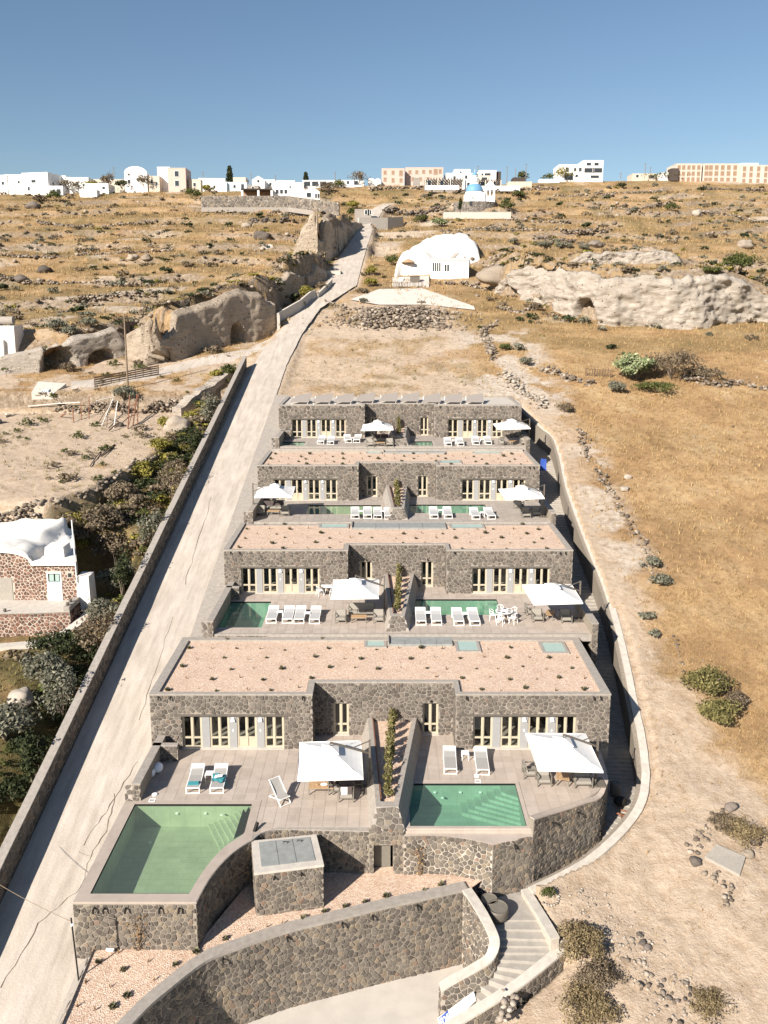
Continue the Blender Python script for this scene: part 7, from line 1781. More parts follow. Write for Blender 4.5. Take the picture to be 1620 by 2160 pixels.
# ------------------------------------------------------------------ bushes and trees one can tell apart
BU = [(150, 1150, 2.6, 2.4, 'leaf_brown', 'big brown dry bush on the bank above the cave house', 1500, .16), (215, 1120, 2.4, 2.3, 'leaf_brown', 'brown dry bush on the bank between the courtyard wall and the lane wall', 1300, .16), (265, 1065, 2.2, 2.0, 'leaf_brown', 'brown dry scrub high on the bank below the courtyard wall', 1200, .16),
      (238, 1195, 2.4, 2.4, 'leaf_brown', 'brown dry bush hanging over the lane wall right of the cave house', 1400, .15), (300, 1010, 1.7, 1.6, 'leaf_yellow', 'yellow-green shrub on the bank under the courtyard edge', 800, .14), (335, 960, 1.6, 1.7, 'leaf_yellow', 'tall yellow-green shrub near the top of the bank', 800, .14), (350, 905, 1.3, 1.5, 'leaf_yellow', 'small yellow flowering shrub below the grey boulder', 600, .12),
      (160, 1120, 1.1, 1.6, 'leaf_yellow', 'bright yellow flowering shrub right of the whitewashed roof', 700, .11), (168, 1175, 1.2, 1.4, 'leaf_yellow', 'yellow-green shrub at the corner of the cave house roof', 700, .11), (255, 1240, 1.9, 1.9, 'leaf_grey', 'grey-green bush by the lane wall opposite the second villa', 1100, .13), (215, 1310, 1.6, 1.7, 'leaf_grey', 'pale grey twiggy bush right of the cave house terrace', 900, .12),
      (175, 1322, 1.4, 1.3, 'leaf_grey', 'grey-green bush below the corner of the cave house terrace', 800, .12), (40, 1335, 1.2, 1.6, 'leaf_green', 'dark green bush against the red stone terrace wall', 800, .11), (120, 1380, 2.2, 1.5, 'leaf_dark', 'dark scrub in the shade below the cave house path', 1000, .13), (90, 1450, 1.5, 2.4, 'leaf_grey', 'grey-green small tree with a pale crown on the lower left bank', 1300, .13),
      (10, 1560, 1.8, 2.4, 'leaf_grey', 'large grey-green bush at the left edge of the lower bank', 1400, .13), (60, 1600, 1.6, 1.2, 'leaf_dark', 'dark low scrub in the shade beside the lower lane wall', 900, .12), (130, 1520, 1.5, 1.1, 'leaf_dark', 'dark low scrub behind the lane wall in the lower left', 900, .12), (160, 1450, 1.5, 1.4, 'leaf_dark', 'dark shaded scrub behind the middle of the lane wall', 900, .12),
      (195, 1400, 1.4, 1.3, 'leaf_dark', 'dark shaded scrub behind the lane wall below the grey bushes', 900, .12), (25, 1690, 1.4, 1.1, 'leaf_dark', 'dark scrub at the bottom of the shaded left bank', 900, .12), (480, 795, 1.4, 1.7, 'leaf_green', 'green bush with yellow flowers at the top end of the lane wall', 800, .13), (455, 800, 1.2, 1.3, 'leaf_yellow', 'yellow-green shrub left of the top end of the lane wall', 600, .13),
      (262, 850, 1.9, 1.7, 'leaf_grey', 'rounded grey shrub on the bank above the driftwood', 1000, .14), (120, 700, 1.9, 1.8, 'leaf_grey', 'grey-green shrub cluster on the slope above the vaulted cave', 900, .15), (150, 712, 1.8, 1.6, 'leaf_grey', 'grey-green shrub right of the cluster above the vaulted cave', 800, .15), (190, 690, 1.6, 1.5, 'leaf_grey', 'pale round shrub on the slope left of the wooden pole', 800, .14),
      (145, 785, 1.3, 1.4, 'leaf_brown', 'brown twiggy bush in front of the low tuff bank', 600, .13), (95, 778, 1.2, 1.4, 'leaf_grey', 'grey shrub at the right side of the vaulted cave', 600, .13), (200, 748, 1.2, 1.3, 'leaf_grey', 'light grey shrub in front of the second low cave', 600, .13), (20, 785, 2.0, 1.3, 'leaf_green', 'green weeds at the left edge under the tuff bank', 700, .13),
      (615, 640, 1.5, 2.0, 'leaf_green', 'dark shrub in the walled garden below the tuff bank', 800, .14), (650, 630, 1.7, 2.4, 'leaf_yellow', 'olive-yellow tree in the walled garden by the road', 900, .15), (678, 615, 1.3, 1.7, 'leaf_brown', 'reddish brown bush at the end of the walled garden', 600, .14), (632, 648, 1.1, 1.2, 'leaf_green', 'low green bush at the garden wall', 500, .13),
      (826, 560, 1.7, 2.3, 'leaf_green', 'dark green tree left of the white rock house', 900, .16), (784, 582, 1.6, 1.9, 'leaf_yellow', 'tall reed clump below the white rock house', 900, .15), (781, 605, 1.4, 1.7, 'leaf_yellow', 'reed clump beside the paling fence', 800, .15), (766, 640, .9, 1.0, 'leaf_grey', 'single small shrub at the edge of the gravel lot', 500, .13), (765, 618, 1.5, .9, 'leaf_brown', 'heap of pinkish prunings beside the road', 600, .13),
      (835, 476, 2.4, 2.0, 'leaf_green', 'green shrub on the slope below the church road', 800, .2), (888, 470, 2.6, 2.0, 'leaf_green', 'large green shrub left of the prickly pears', 800, .2), (925, 478, 2.6, 2.2, 'cactus', 'prickly pear thicket below the church', 700, .3), (745, 440, 2.2, 2.4, 'leaf_yellow', 'yellow-green tree at the end of the dark boundary wall', 800, .22), (742, 455, 1.5, 2.2, 'leaf_green', 'shrub hanging at the road bend below the dark wall', 600, .2),
      (1340, 803, 2.9, 3.4, 'cactus', 'big prickly pear clump right of the picket fence', 1500, .26), (1415, 800, 3.8, 4.0, 'leaf_brown', 'tall bare brown thicket right of the prickly pear', 2400, .16), (1490, 803, 3.0, 2.0, 'leaf_brown', 'low brown thicket trailing right of the bare thicket', 900, .16), (1300, 828, 1.4, 1.4, 'leaf_grey', 'silvery grey shrub below the prickly pear', 800, .13), (1380, 828, 3.4, 1.3, 'leaf_green', 'green undergrowth in front of the bare thicket', 1000, .14),
      (1555, 580, 3.0, 3.2, 'leaf_green', 'dark green tree on the terrace above the white cliff at far right', 1400, .2), (1500, 585, 1.8, 1.6, 'leaf_green', 'smaller green bush left of the far right tree', 700, .18), (1415, 445, 2.2, 2.2, 'leaf_green', 'lone green bush on the upper right slope', 600, .2), (1085, 518, 1.5, 1.4, 'leaf_grey', 'grey round shrub above the white rock house', 500, .18), (1150, 522, 2.2, 1.5, 'leaf_grey', 'grey shrub patch left of the dark rocks', 700, .18),
      (1190, 525, 2.0, 1.6, 'leaf_grey', 'grey-green shrub in the patch above the white cliff', 700, .18), (1230, 528, 1.8, 1.4, 'leaf_grey', 'grey-green shrub at the right of the patch above the white cliff', 600, .18), (1130, 655, 1.4, 1.3, 'leaf_brown', 'brown shrub at the left foot of the white cliff', 600, .14), (1090, 740, 1.2, 1.1, 'leaf_grey', 'grey shrub on the bank at the right edge of the ploughed plot', 500, .13), (1110, 770, 1.2, 1.1, 'leaf_grey', 'grey shrub lower on the bank right of the ploughed plot', 500, .13), (1065, 740, 1.2, 1.0, 'leaf_green', 'green shrub at the right edge of the ploughed plot', 500, .13),
      (1490, 1465, 1.7, 1.8, 'leaf_hedge', 'large olive-green bush on the right slope, upper half of the pair', 3400, .09), (1515, 1530, 1.6, 1.4, 'leaf_hedge', 'olive-green bush just below the large olive bush', 3000, .09), (1560, 1495, 1.2, 1.1, 'leaf_brown', 'brown twiggy bush at the right of the large olive bush', 1500, .08), (1375, 1200, 1.0, 1.0, 'leaf_grey', 'grey-brown bush on the pale bank beside the white coping', 600, .1), (1395, 1235, .9, .9, 'leaf_grey', 'grey-green bush below the grey-brown one on the pale bank', 600, .1),
      (1365, 1310, .7, .6, 'leaf_grey', 'small grey-green tuft on the dirt path', 400, .09), (1380, 1345, .55, .6, 'leaf_grey', 'smaller grey-green tuft further down the dirt path', 300, .09), (1157, 1897, .38, .5, 'leaf_green', 'neat round green shrub in a stone ring by the white coping', 600, .05), (1222, 2020, 1.25, 1.25, 'leaf_thorn', 'large olive thorn bush at the bottom right of the stairs', 4200, .055), (1262, 2080, 1.1, .75, 'leaf_brown', 'lower part of the thorny brown scrub at the bottom right', 2600, .055),
      (1240, 2150, 1.5, .8, 'leaf_thorn', 'dry thorn scrub at the bottom edge right of the stairs', 3800, .055), (1560, 1762, 1.5, .55, 'leaf_thorn', 'dry yellowish weeds among the stones at the right edge', 3000, .05), (1520, 1745, .9, .45, 'leaf_brown', 'dry brown scrub over the stone heap at right', 1200, .05), (1500, 2120, 1.2, .35, 'leaf_thorn', 'thin dry scrub at the bottom right corner', 1500, .05), (1190, 870, 1.2, 1.1, 'leaf_brown', 'brown bush at the corner above the top villa', 500, .12)]
for i, y in enumerate((43.5, 48.5, 55, 61.5, 69, 77.5, 86, 95)):
    bush(0, 0, 1.1 + .3 * (i % 3), 3.9 + .6 * (i % 2), ('leaf_dark', 'leaf_grey', 'leaf_brown')[i % 3], nth(i) + ' tall shrub from the bottom leaning over the lane wall', 1100, .12, base=(-19.9 - .3 * (i % 2), y, hz(-20.1, y)), asp=2)
for (px, py, r, h, mat, lab, n, lf) in BU:
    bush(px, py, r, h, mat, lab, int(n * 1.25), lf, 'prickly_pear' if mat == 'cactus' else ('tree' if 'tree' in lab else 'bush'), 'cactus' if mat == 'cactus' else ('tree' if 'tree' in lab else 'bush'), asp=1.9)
# agave rosettes and flowers stay in the ground cover; rocks near the right path
BO = [(45, 1485, .75, 'pale grey boulder on the lower left bank beside the small tree', 'rock_pale'), (1045, 595, 2.6, 'huge brown boulder right of the white rock house', 'rock'), (1095, 615, 1.0, 'pale rock before the small overhang', 'rock_pale'), (95, 575, 1.3, 'dark rock on the upper left terrace', 'rock_dark'), (280, 548, 1.0, 'grey rock at the edge of the pale upper field', 'rock'),
      (310, 548, 1.0, 'second grey rock at the edge of the pale upper field', 'rock'), (45, 595, 1.2, 'dark slab of rock at the far left terrace', 'rock_dark'), (690, 478, 1.5, 'rounded brown rock above the upper road cliff', 'rock'), (555, 505, 1.8, 'dark outcrop at the end of the pale upper field', 'rock_dark'), (520, 480, 1.2, 'pale outcrop on the upper left slope', 'rock_pale'), (70, 440, 1.8, 'dark rock below the white houses at far left', 'rock_dark'),
      (1570, 520, 1.6, 'pale rock on the upper right slope', 'rock_pale'), (1470, 455, 1.5, 'pale rock beside the lone bush at upper right', 'rock_pale'), (1255, 520, 1.4, 'dark rock at the right end of the shrub patch', 'rock_dark'), (1325, 1010, .35, 'grey stone on the bank beside the white coping', 'rock_pale'), (1318, 1035, .4, 'pale stone on the bank just below the grey one', 'rock_pale'),
      (1540, 1710, .3, 'dark angular rock at the right edge of the dirt', 'rock_dark'), (1590, 1780, .36, 'grey broken rock at the right edge', 'rock'), (1575, 1808, .28, 'brown rock in front of the grey broken rock', 'rock'), (1466, 1825, .26, 'narrow dark stone standing in the dirt', 'rock_dark'), (1355, 1993, .16, 'dark stone above the scrub at lower right', 'rock_dark'), (1365, 2008, .18, 'grey stone in the loose row at lower right', 'rock_dark'), (1350, 1980, .15, 'small dark stone at the top of the loose row', 'rock_dark')]
for (px, py, s, l, m_) in BO: boulder(px, py, s, l, m_)
# ring of stones, lower right
R = thing('stone_ring', 'small ring of dark stones in the dry dirt at the lower right', 'stone ring', hs(1425, 2090))
c = hs(1425, 2090)
for i in range(11):
    a = i * 2 * PI / 11; x, y = c[0] + .62 * math.cos(a), c[1] + .5 * math.sin(a)
    if i in (2, 3): continue
    scat(np.array([[x, y, hz(x, y) + .05]]), np.array([rnd.uniform(.11, .16)]), np.random.default_rng(i), .8, None, 'stone', M['rock_dark'], R)
R = thing('plant_ring', 'low curved stone kerb round the neat green shrub', 'kerb', hs(1157, 1905)); c = hs(1157, 1897)
for i in range(12):
    a = PI + i * PI / 11; x, y = c[0] + .5 * math.cos(a), c[1] + .42 * math.sin(a); scat(np.array([[x, y, hz(x, y) + .03]]), np.array([.09]), np.random.default_rng(i), .8, None, 'stone', M['rock_pale'], R)
# broken concrete slab at the right edge
R = thing('concrete_slab', 'broken pale concrete slab lying on the stone heap at the right edge', 'slab', hs(1530, 1830))
P = [Vector(hs(*p)) for p in ((1486, 1818), (1560, 1852), (1572, 1818), (1512, 1790))]
for v in P: v.z += .16
mk('slab', *quad_slab(P, .16), M['block'], R)
R = thing('fallen_branch', 'long bare branch lying on the thorn scrub at lower right', 'branch', hs(1200, 2080))
A, B_ = Vector(hs(1196, 2085)), Vector(hs(1285, 2055)); MB().tube([A + Vector((0, 0, .3)), A.lerp(B_, .5) + Vector((0, 0, .55)), B_ + Vector((0, 0, .5))], .035, 6, .015).build('branch', M['pole_wood'], R)
# dry walls on both slopes
DW = [([(1225, 905), (1235, 960), (1262, 1000), (1290, 1040), (1310, 1085), (1340, 1120), (1370, 1170), (1395, 1200)], .5, 'tumbled dry stone wall separating the pale bank from the golden field', 'rock', .2, .9), ([(1425, 1345), (1432, 1385), (1445, 1420)], .35, 'short line of grey stones between dirt path and field', 'rock_dark', .14, .4),
      ([(1485, 1385), (1480, 1400), (1500, 1420), (1510, 1450)], .3, 'scatter of grey stones above the large olive bush', 'rock', .14, .9), ([(1460, 1800), (1480, 1765), (1500, 1740), (1525, 1712)], .5, 'ruined low wall of brown stones at the right edge', 'rock', .15, .6), ([(1500, 1840), (1520, 1865), (1545, 1890), (1530, 1920)], .45, 'broken wall stub of brown stones below the concrete slab', 'rock', .16, .6),
      ([(1180, 1985), (1215, 1965), (1290, 1975), (1345, 1985)], .25, 'line of pale loose stones above the thorn bush', 'rock_pale', .13, .5), ([(1330, 2030), (1375, 2080), (1420, 2140)], .3, 'scattered brownish stones down the lower right slope', 'rock', .13, 1.4), ([(1085, 2100), (1060, 2140), (1050, 2158)], .3, 'pale rubble at the foot of the lower parapet', 'rock_pale', .16, .7),
      ([(690, 640), (740, 655), (800, 652), (870, 655), (950, 665)], .9, 'stone bank edging the gravel lot above the rubble heap', 'rock', .3, 1.4), ([(1040, 760), (1020, 700), (1050, 680)], 1.0, 'rough stone bank right of the ploughed plot', 'rock', .3, 1.2), ([(1060, 790), (1100, 830), (1150, 860)], .9, 'pale rubble bank above the top villa', 'rock_pale', .28, 1.6), ([(1140, 780), (1200, 800), (1250, 815)], .9, 'grey rubble bank left of the silvery shrub', 'rock', .3, 1.5),
      ([(1440, 800), (1500, 815), (1560, 812), (1620, 825)], 1.0, 'dark dry stone wall right of the brown thicket', 'rock', .3, .9), ([(1030, 612), (980, 600), (920, 600)], .8, 'stone bank below the huge brown boulder', 'rock', .35, 1.4), ([(1050, 650), (1090, 660), (1130, 652)], .9, 'rubble wall at the left foot of the white cliff', 'rock', .3, 1.2),
      ([(420, 420), (520, 422), (610, 425), (690, 440)], 1.2, 'dark dry stone terrace wall below the long boundary wall', 'rock', .45, 1.0), ([(430, 445), (500, 452), (590, 450)], 1.0, 'second dry stone terrace wall below the pergola house', 'rock', .42, 1.0), ([(530, 468), (580, 470), (620, 472)], 1.4, 'short wall of big boulders on the upper left slope', 'rock_dark', .55, 1.0), ([(80, 470), (160, 480), (240, 478), (330, 470)], .9, 'long low terrace wall on the upper left slope', 'rock', .4, 1.0),
      ([(0, 590), (90, 600), (200, 598), (320, 605)], .9, 'dark terrace wall across the left slope', 'rock', .38, 1.2), ([(150, 640), (230, 628), (300, 620), (330, 625)], 1.0, 'rough terrace wall above the grey shrubs', 'rock', .36, 1.2), ([(120, 660), (160, 655)], .8, 'short stack of stones beside the pale slope', 'rock_dark', .36, .8), ([(0, 540), (110, 545), (240, 535), (370, 530)], .9, 'terrace wall at the lower edge of the pale upper field', 'rock', .4, 1.2),
      ([(930, 490), (1010, 486), (1100, 488), (1200, 492), (1290, 488)], 1.2, 'long dry stone wall above the shrub patch on the right slope', 'rock', .42, 1.1), ([(1060, 465), (1130, 470), (1200, 470)], 1.0, 'dry stone wall right of the churchyard', 'rock', .42, 1.0), ([(1130, 505), (1200, 512), (1290, 520)], .9, 'dark rocky edge along the top of the shrub patch', 'rock_dark', .4, 1.4), ([(1240, 440), (1330, 445), (1420, 430)], 1.0, 'terrace wall below the white house on the right ridge', 'rock', .42, 1.0),
      ([(1450, 440), (1530, 455), (1600, 470)], 1.0, 'terrace wall on the far right slope', 'rock', .42, 1.2), ([(1170, 415), (1280, 412), (1400, 405)], 1.0, 'upper terrace wall on the right slope', 'rock', .45, 1.0), ([(1480, 400), (1550, 402), (1620, 405)], 1.4, 'dark wall below the apricot apartment block', 'rock_dark', .5, 1.0), ([(810, 445), (870, 455), (940, 440)], 1.6, 'dark stone terrace wall left of the church', 'rock_dark', .5, 1.4), ([(780, 405), (850, 398), (940, 402), (1000, 410)], 1.4, 'stone terrace wall below the pink building', 'rock', .5, 1.2), ([(1040, 410), (1100, 402), (1180, 400)], 1.4, 'stone terrace wall below the taverna', 'rock', .5, 1.2)]
for i, (p, h, l, m_, s, w) in enumerate(DW): dry_wall(p, h, l, m_, s, w, True, 20 + i, .25)
# rubble heap on the plot
rg = np.random.default_rng(9); n = 900; c = hs(838, 695); c2 = hs(838, 655)
u = rg.normal(size=n) * 5.2; v = rg.random(n); hx = np.exp(-(u / 5.5) ** 2)
x = c[0] + u; y = c[1] + v * (c2[1] - c[1]) + rg.normal(size=n) * .6; z = height(x, y) + hx * 1.7 * np.sin(np.clip(v, 0, 1) * PI) * (.5 + .5 * rg.random(n)) + .05
R = thing('rubble_heap', 'heap of loose grey building stones on the ploughed plot', 'rubble heap', c)
sz = .20 + .26 * rg.random(n) ** 2; o = np.argsort(y - sz * 3); pos = np.stack([x, y, z], 1)[o]; sz = sz[o]
for i in range(150): scat(pos[i:i + 1], sz[i:i + 1], rg, .75, None, 'stone', M['rock'], R)
q = scat(pos[150:], sz[150:], rg, .75, None, 'loose_stones', M['rock'], R); q['kind'] = 'stuff'
# ------------------------------------------------------------------ ground cover scattered over the hill (uncountable)
def field(n, ymin, ymax, seed, want, xf=.62):
    rg = np.random.default_rng(seed); y = ymin + (ymax - ymin) * rg.random(n) ** .8; x = (rg.random(n) * 2 - 1) * (y * xf + 5)
    z = height(x, y); h = inpoly(x, y, HOLE); rx = np.interp(y, ROADY, ROADX); rw = np.interp(y, ROADY, ROADW) / 2 + .25
    ok = (~h) & ((np.abs(x - rx) > rw) | (y > 258)) & (x - boundx(y) > .5) | ((y > 102) & (np.abs(x - rx) > rw)) | (x < -18.9) & (np.abs(x - rx) > rw + .4)
    ok &= ~((x > HX0 - 2) & (x < HX1 + 1.2) & (y > 55) & (y < 71)) & ~((x < 9) & (y < 37.6) & (x > -18))
    d, g, p = cover(x, y); ok &= rg.random(n) < want(d, g, p, x, y)
    return x[ok], y[ok], z[ok], rg
def tufts(nm, n, ymin, ymax, seed, want, hgt, wid, mat, blades=5, label=None, cat=None):
    x, y, z, rg = field(n, ymin, ymax, seed, want); m = len(x)
    V = []; 
    c = np.repeat(np.stack([x, y, z], 1), blades, 0); k = len(c); a = rg.random(k) * 6.283; ln = hgt * (.5 + .8 * rg.random(k)) ; le = (rg.random(k) * .8 + .15) * ln
    r0 = wid * rg.random((k, 1)); c = c + np.stack([np.cos(a), np.sin(a), 0 * a], 1) * r0
    tip = c + np.stack([np.cos(a) * le, np.sin(a) * le, ln], 1); s = np.stack([-np.sin(a), np.cos(a), 0 * a], 1) * (hgt * .10 * (.6 + .6 * rg.random((k, 1))))
    c[:, 2] -= .03
    V = np.stack([c - s, c + s, tip + s * .3, tip - s * .3], 1).reshape(-1, 3)
    o = mknp(nm, V, np.arange(4 * k).reshape(k, 4), M[mat]); return stuff(o, label, cat)
tufts('dry_grass', 60000, 31, 62, 51, lambda d, g, p, x, y: np.clip(1 - d * 1.1 + .25 * (fbm(x / 1.6, y / 1.6, 7, 3) > .56), .01, 1) * (x > 0) * .9, .13, .12, 'grass', 5, 'short dry golden grass on the right slope')
tufts('dry_grass', 34000, 60, 135, 52, lambda d, g, p, x, y: np.clip(1 - d * 1.05 - p * .6, .02, 1) * .8, .28, .2, 'grass', 5, 'dry golden grass on the middle of the hill')
tufts('dry_grass', 26000, 130, 300, 53, lambda d, g, p, x, y: np.clip(1 - d - p * .5, .02, 1) * .7, .55, .45, 'grass', 5, 'dry grass on the upper terraces')
tufts('green_weeds', 14000, 34, 115, 54, lambda d, g, p, x, y: np.clip(g * 1.2 + .05 * (x < -18), .0, 1) * (x < -18.6), .24, .2, 'grass_green', 6, 'olive green weeds on the left bank')
tufts('green_weeds', 9000, 99, 300, 55, lambda d, g, p, x, y: np.clip(g, .02, 1) * .6, .42, .35, 'grass_green', 6, 'olive green weeds on the hill')
tufts('plot_weeds', 5200, 100, 148, 56, lambda d, g, p, x, y: ((x > -13) & (x < 14)) * np.where(y < 112, .9, .4), .16, .18, 'grass_green', 6, 'small weeds sprouting on the ploughed plot')
tufts('path_weeds', 2600, 34, 100, 57, lambda d, g, p, x, y: (d > .3) * (x - boundx(y) < 5) * (x - boundx(y) > .4) * .5, .16, .12, 'grass', 7, 'dry weeds on the dirt beside the white coping')
def scrub(nm, n, ymin, ymax, seed, want, r, leaf, nl, mat, label):
    x, y, z, rg = field(n, ymin, ymax, seed, want); m = len(x); tm = crown((0, 0, .35), (1, 1, .62), nl, leaf, seed + 1, 9)[0].reshape(-1, 4, 3)
    s = r * (.45 + .9 * rg.random(m) ** 1.6); a = rg.random(m) * 6.283; V = np.repeat(tm[None], m, 0)
    ca, sa = np.cos(a)[:, None, None], np.sin(a)[:, None, None]
    X = (V[..., 0] * ca - V[..., 1] * sa) * s[:, None, None]; Y = (V[..., 0] * sa + V[..., 1] * ca) * s[:, None, None]; Z = V[..., 2] * s[:, None, None] * .85
    V = np.stack([X + x[:, None, None], Y + y[:, None, None], Z + z[:, None, None]], -1).reshape(-1, 3)
    o = mknp(nm, V, np.arange(len(V)).reshape(-1, 4), M[mat]); return stuff(o, label)
sl = lambda d, g, p, x, y: np.clip(.18 + g * .9 - d * .6, 0, 1)
scrub('scrub', 900, 120, 300, 61, sl, 1.25, .26, 70, 'leaf_brown', 'low brown scrub dotted over the upper slopes')
scrub('scrub', 700, 120, 300, 62, sl, 1.2, .26, 70, 'leaf_grey', 'low grey scrub dotted over the upper slopes')
scrub('scrub', 380, 120, 300, 63, sl, 1.3, .28, 70, 'leaf_dark', 'low dark scrub dotted over the upper slopes')
scrub('scrub', 1500, 36, 118, 64, lambda d, g, p, x, y: (x < -19) * np.clip(g + .25 - d * .3, 0, 1) * 1.0, .85, .17, 110, 'leaf_green', 'low green scrub on the left bank')
scrub('scrub', 1500, 40, 118, 65, lambda d, g, p, x, y: (x < -19) * np.clip(g + .25 - d * .3, 0, 1) * .8, .8, .19, 90, 'leaf_brown', 'low brown scrub on the left bank')
scrub('scrub', 260, 34, 118, 66, lambda d, g, p, x, y: (x > boundx(y) + 1) * np.clip(.10 + g * .5 + p * .5, 0, 1) * .7, .45, .2, 80, 'leaf_brown', 'low brown scrub on the right slope')
def stones(nm, n, ymin, ymax, seed, want, s, mat, label):
    x, y, z, rg = field(n, ymin, ymax, seed, want); sz = s * (.3 + 1.1 * rg.random(len(x)) ** 2.5)
    o = scat(np.stack([x, y, z + sz * .2], 1), sz, rg, .7, None, nm, M[mat]); return stuff(o, label)
stones('pebbles', 2600, 32, 60, 71, lambda d, g, p, x, y: (x > 3) * .55, .055, 'rock', 'small stones strewn on the dirt slope at the lower right')
stones('pale_rubble', 9000, 30, 37, 76, lambda d, g, p, x, y: (x > 6.4) * (x < 15.5 - (y - 30) * .55) * (fbm(x / 1.3, y / 1.3, 19, 3) > .47) * .9, .085, 'rock_pale', 'pale rubble scattered round the thorn bushes at the lower right')
stones('loose_rocks', 1500, 60, 118, 72, lambda d, g, p, x, y: np.clip(p + .12, 0, 1) * .8, .17, 'rock_pale', 'pale loose rocks on the banks')
stones('loose_rocks', 600, 118, 300, 73, lambda d, g, p, x, y: .15 + p * .7, .42, 'rock', 'loose rocks on the upper terraces')
stones('loose_rocks', 260, 118, 300, 74, lambda d, g, p, x, y: .3 + 0 * x, .5, 'rock_dark', 'dark loose rocks on the upper terraces')
stones('field_stones', 900, 100, 146, 75, lambda d, g, p, x, y: ((x > -13) & (x < 13)) * .7, .10, 'rock', 'small stones on the ploughed plot')
# scrub growing along the terrace risers, and over the shaded bank above the lane wall
def scrub_at(nm, x, y, r, leaf, nl, mat, label, seed):
    rg = np.random.default_rng(seed); m = len(x); z = height(x, y); tm = crown((0, 0, .3), (1, 1, .6), nl, leaf, seed + 1, 9)[0].reshape(-1, 4, 3); s = r * (.4 + .9 * rg.random(m)); a = rg.random(m) * 6.283; V = np.repeat(tm[None], m, 0)
    ca, sa = np.cos(a)[:, None, None], np.sin(a)[:, None, None]
    V = np.stack([(V[..., 0] * ca - V[..., 1] * sa) * s[:, None, None] * 1.3 + x[:, None, None], (V[..., 0] * sa + V[..., 1] * ca) * s[:, None, None] + y[:, None, None], V[..., 2] * s[:, None, None] * .8 + z[:, None, None] - .1], -1).reshape(-1, 3)
    stuff(mknp(nm, V, np.arange(len(V)).reshape(-1, 4), M[mat]), label)
rg = np.random.default_rng(91); jj = np.argwhere((slope > .5) & (YY > 118) & (YY < 300) & (np.abs(XX - np.interp(YY, ROADY, ROADX)) > 4)); 
for i_, (mat, lab) in enumerate((('leaf_dark', 'dark scrub along the terrace edges'), ('leaf_brown', 'brown scrub along the terrace edges'), ('leaf_grey', 'grey scrub along the terrace edges'), ('leaf_yellow', 'olive scrub along the terrace edges'))):
    pk = jj[rg.random(len(jj)) < (.04, .034, .018, .02)[i_]]; x = XX[pk[:, 0], pk[:, 1]] + rg.normal(size=len(pk)) * .5; y = YY[pk[:, 0], pk[:, 1]] + rg.normal(size=len(pk)) * .5
    scrub_at('terrace_scrub', x, y, .95, .24, 60, mat, lab, 92 + i_)
n = 260; y = 60 + 42 * rg.random(n); x = court_edge_x(y) + (.4 + rg.random(n) * .95 * (-19.6 - court_edge_x(y))); ok = ~((x < HX1 + 1) & (y < 71)); x, y = x[ok], y[ok]; h_ = len(x) // 3
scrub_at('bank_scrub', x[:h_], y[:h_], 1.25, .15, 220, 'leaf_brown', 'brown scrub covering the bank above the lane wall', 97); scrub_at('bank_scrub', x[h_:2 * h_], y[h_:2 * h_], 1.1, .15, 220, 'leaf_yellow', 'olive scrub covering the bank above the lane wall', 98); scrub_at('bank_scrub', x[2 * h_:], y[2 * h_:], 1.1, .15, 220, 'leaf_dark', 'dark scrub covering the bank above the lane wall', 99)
# rocks collected along the steep terrace risers
rg = np.random.default_rng(81); ii = np.argwhere((slope > .62) & (YY > 118) & (YY < 300) & (np.abs(XX - np.interp(YY, ROADY, ROADX)) > 4)); pick = ii[rg.random(len(ii)) < .13]
px_, py_ = XX[pick[:, 0], pick[:, 1]], YY[pick[:, 0], pick[:, 1]]; sz = (.10 + .0018 * py_) * (.5 + rg.random(len(pick)))
o = scat(np.stack([px_ + rg.normal(size=len(px_)) * .3, py_ + rg.normal(size=len(px_)) * .3, height(px_, py_) + .05], 1), sz, rg, .8, None, 'terrace_rubble', M['rock']); stuff(o, 'rubble along the steep terrace edges of the hill')
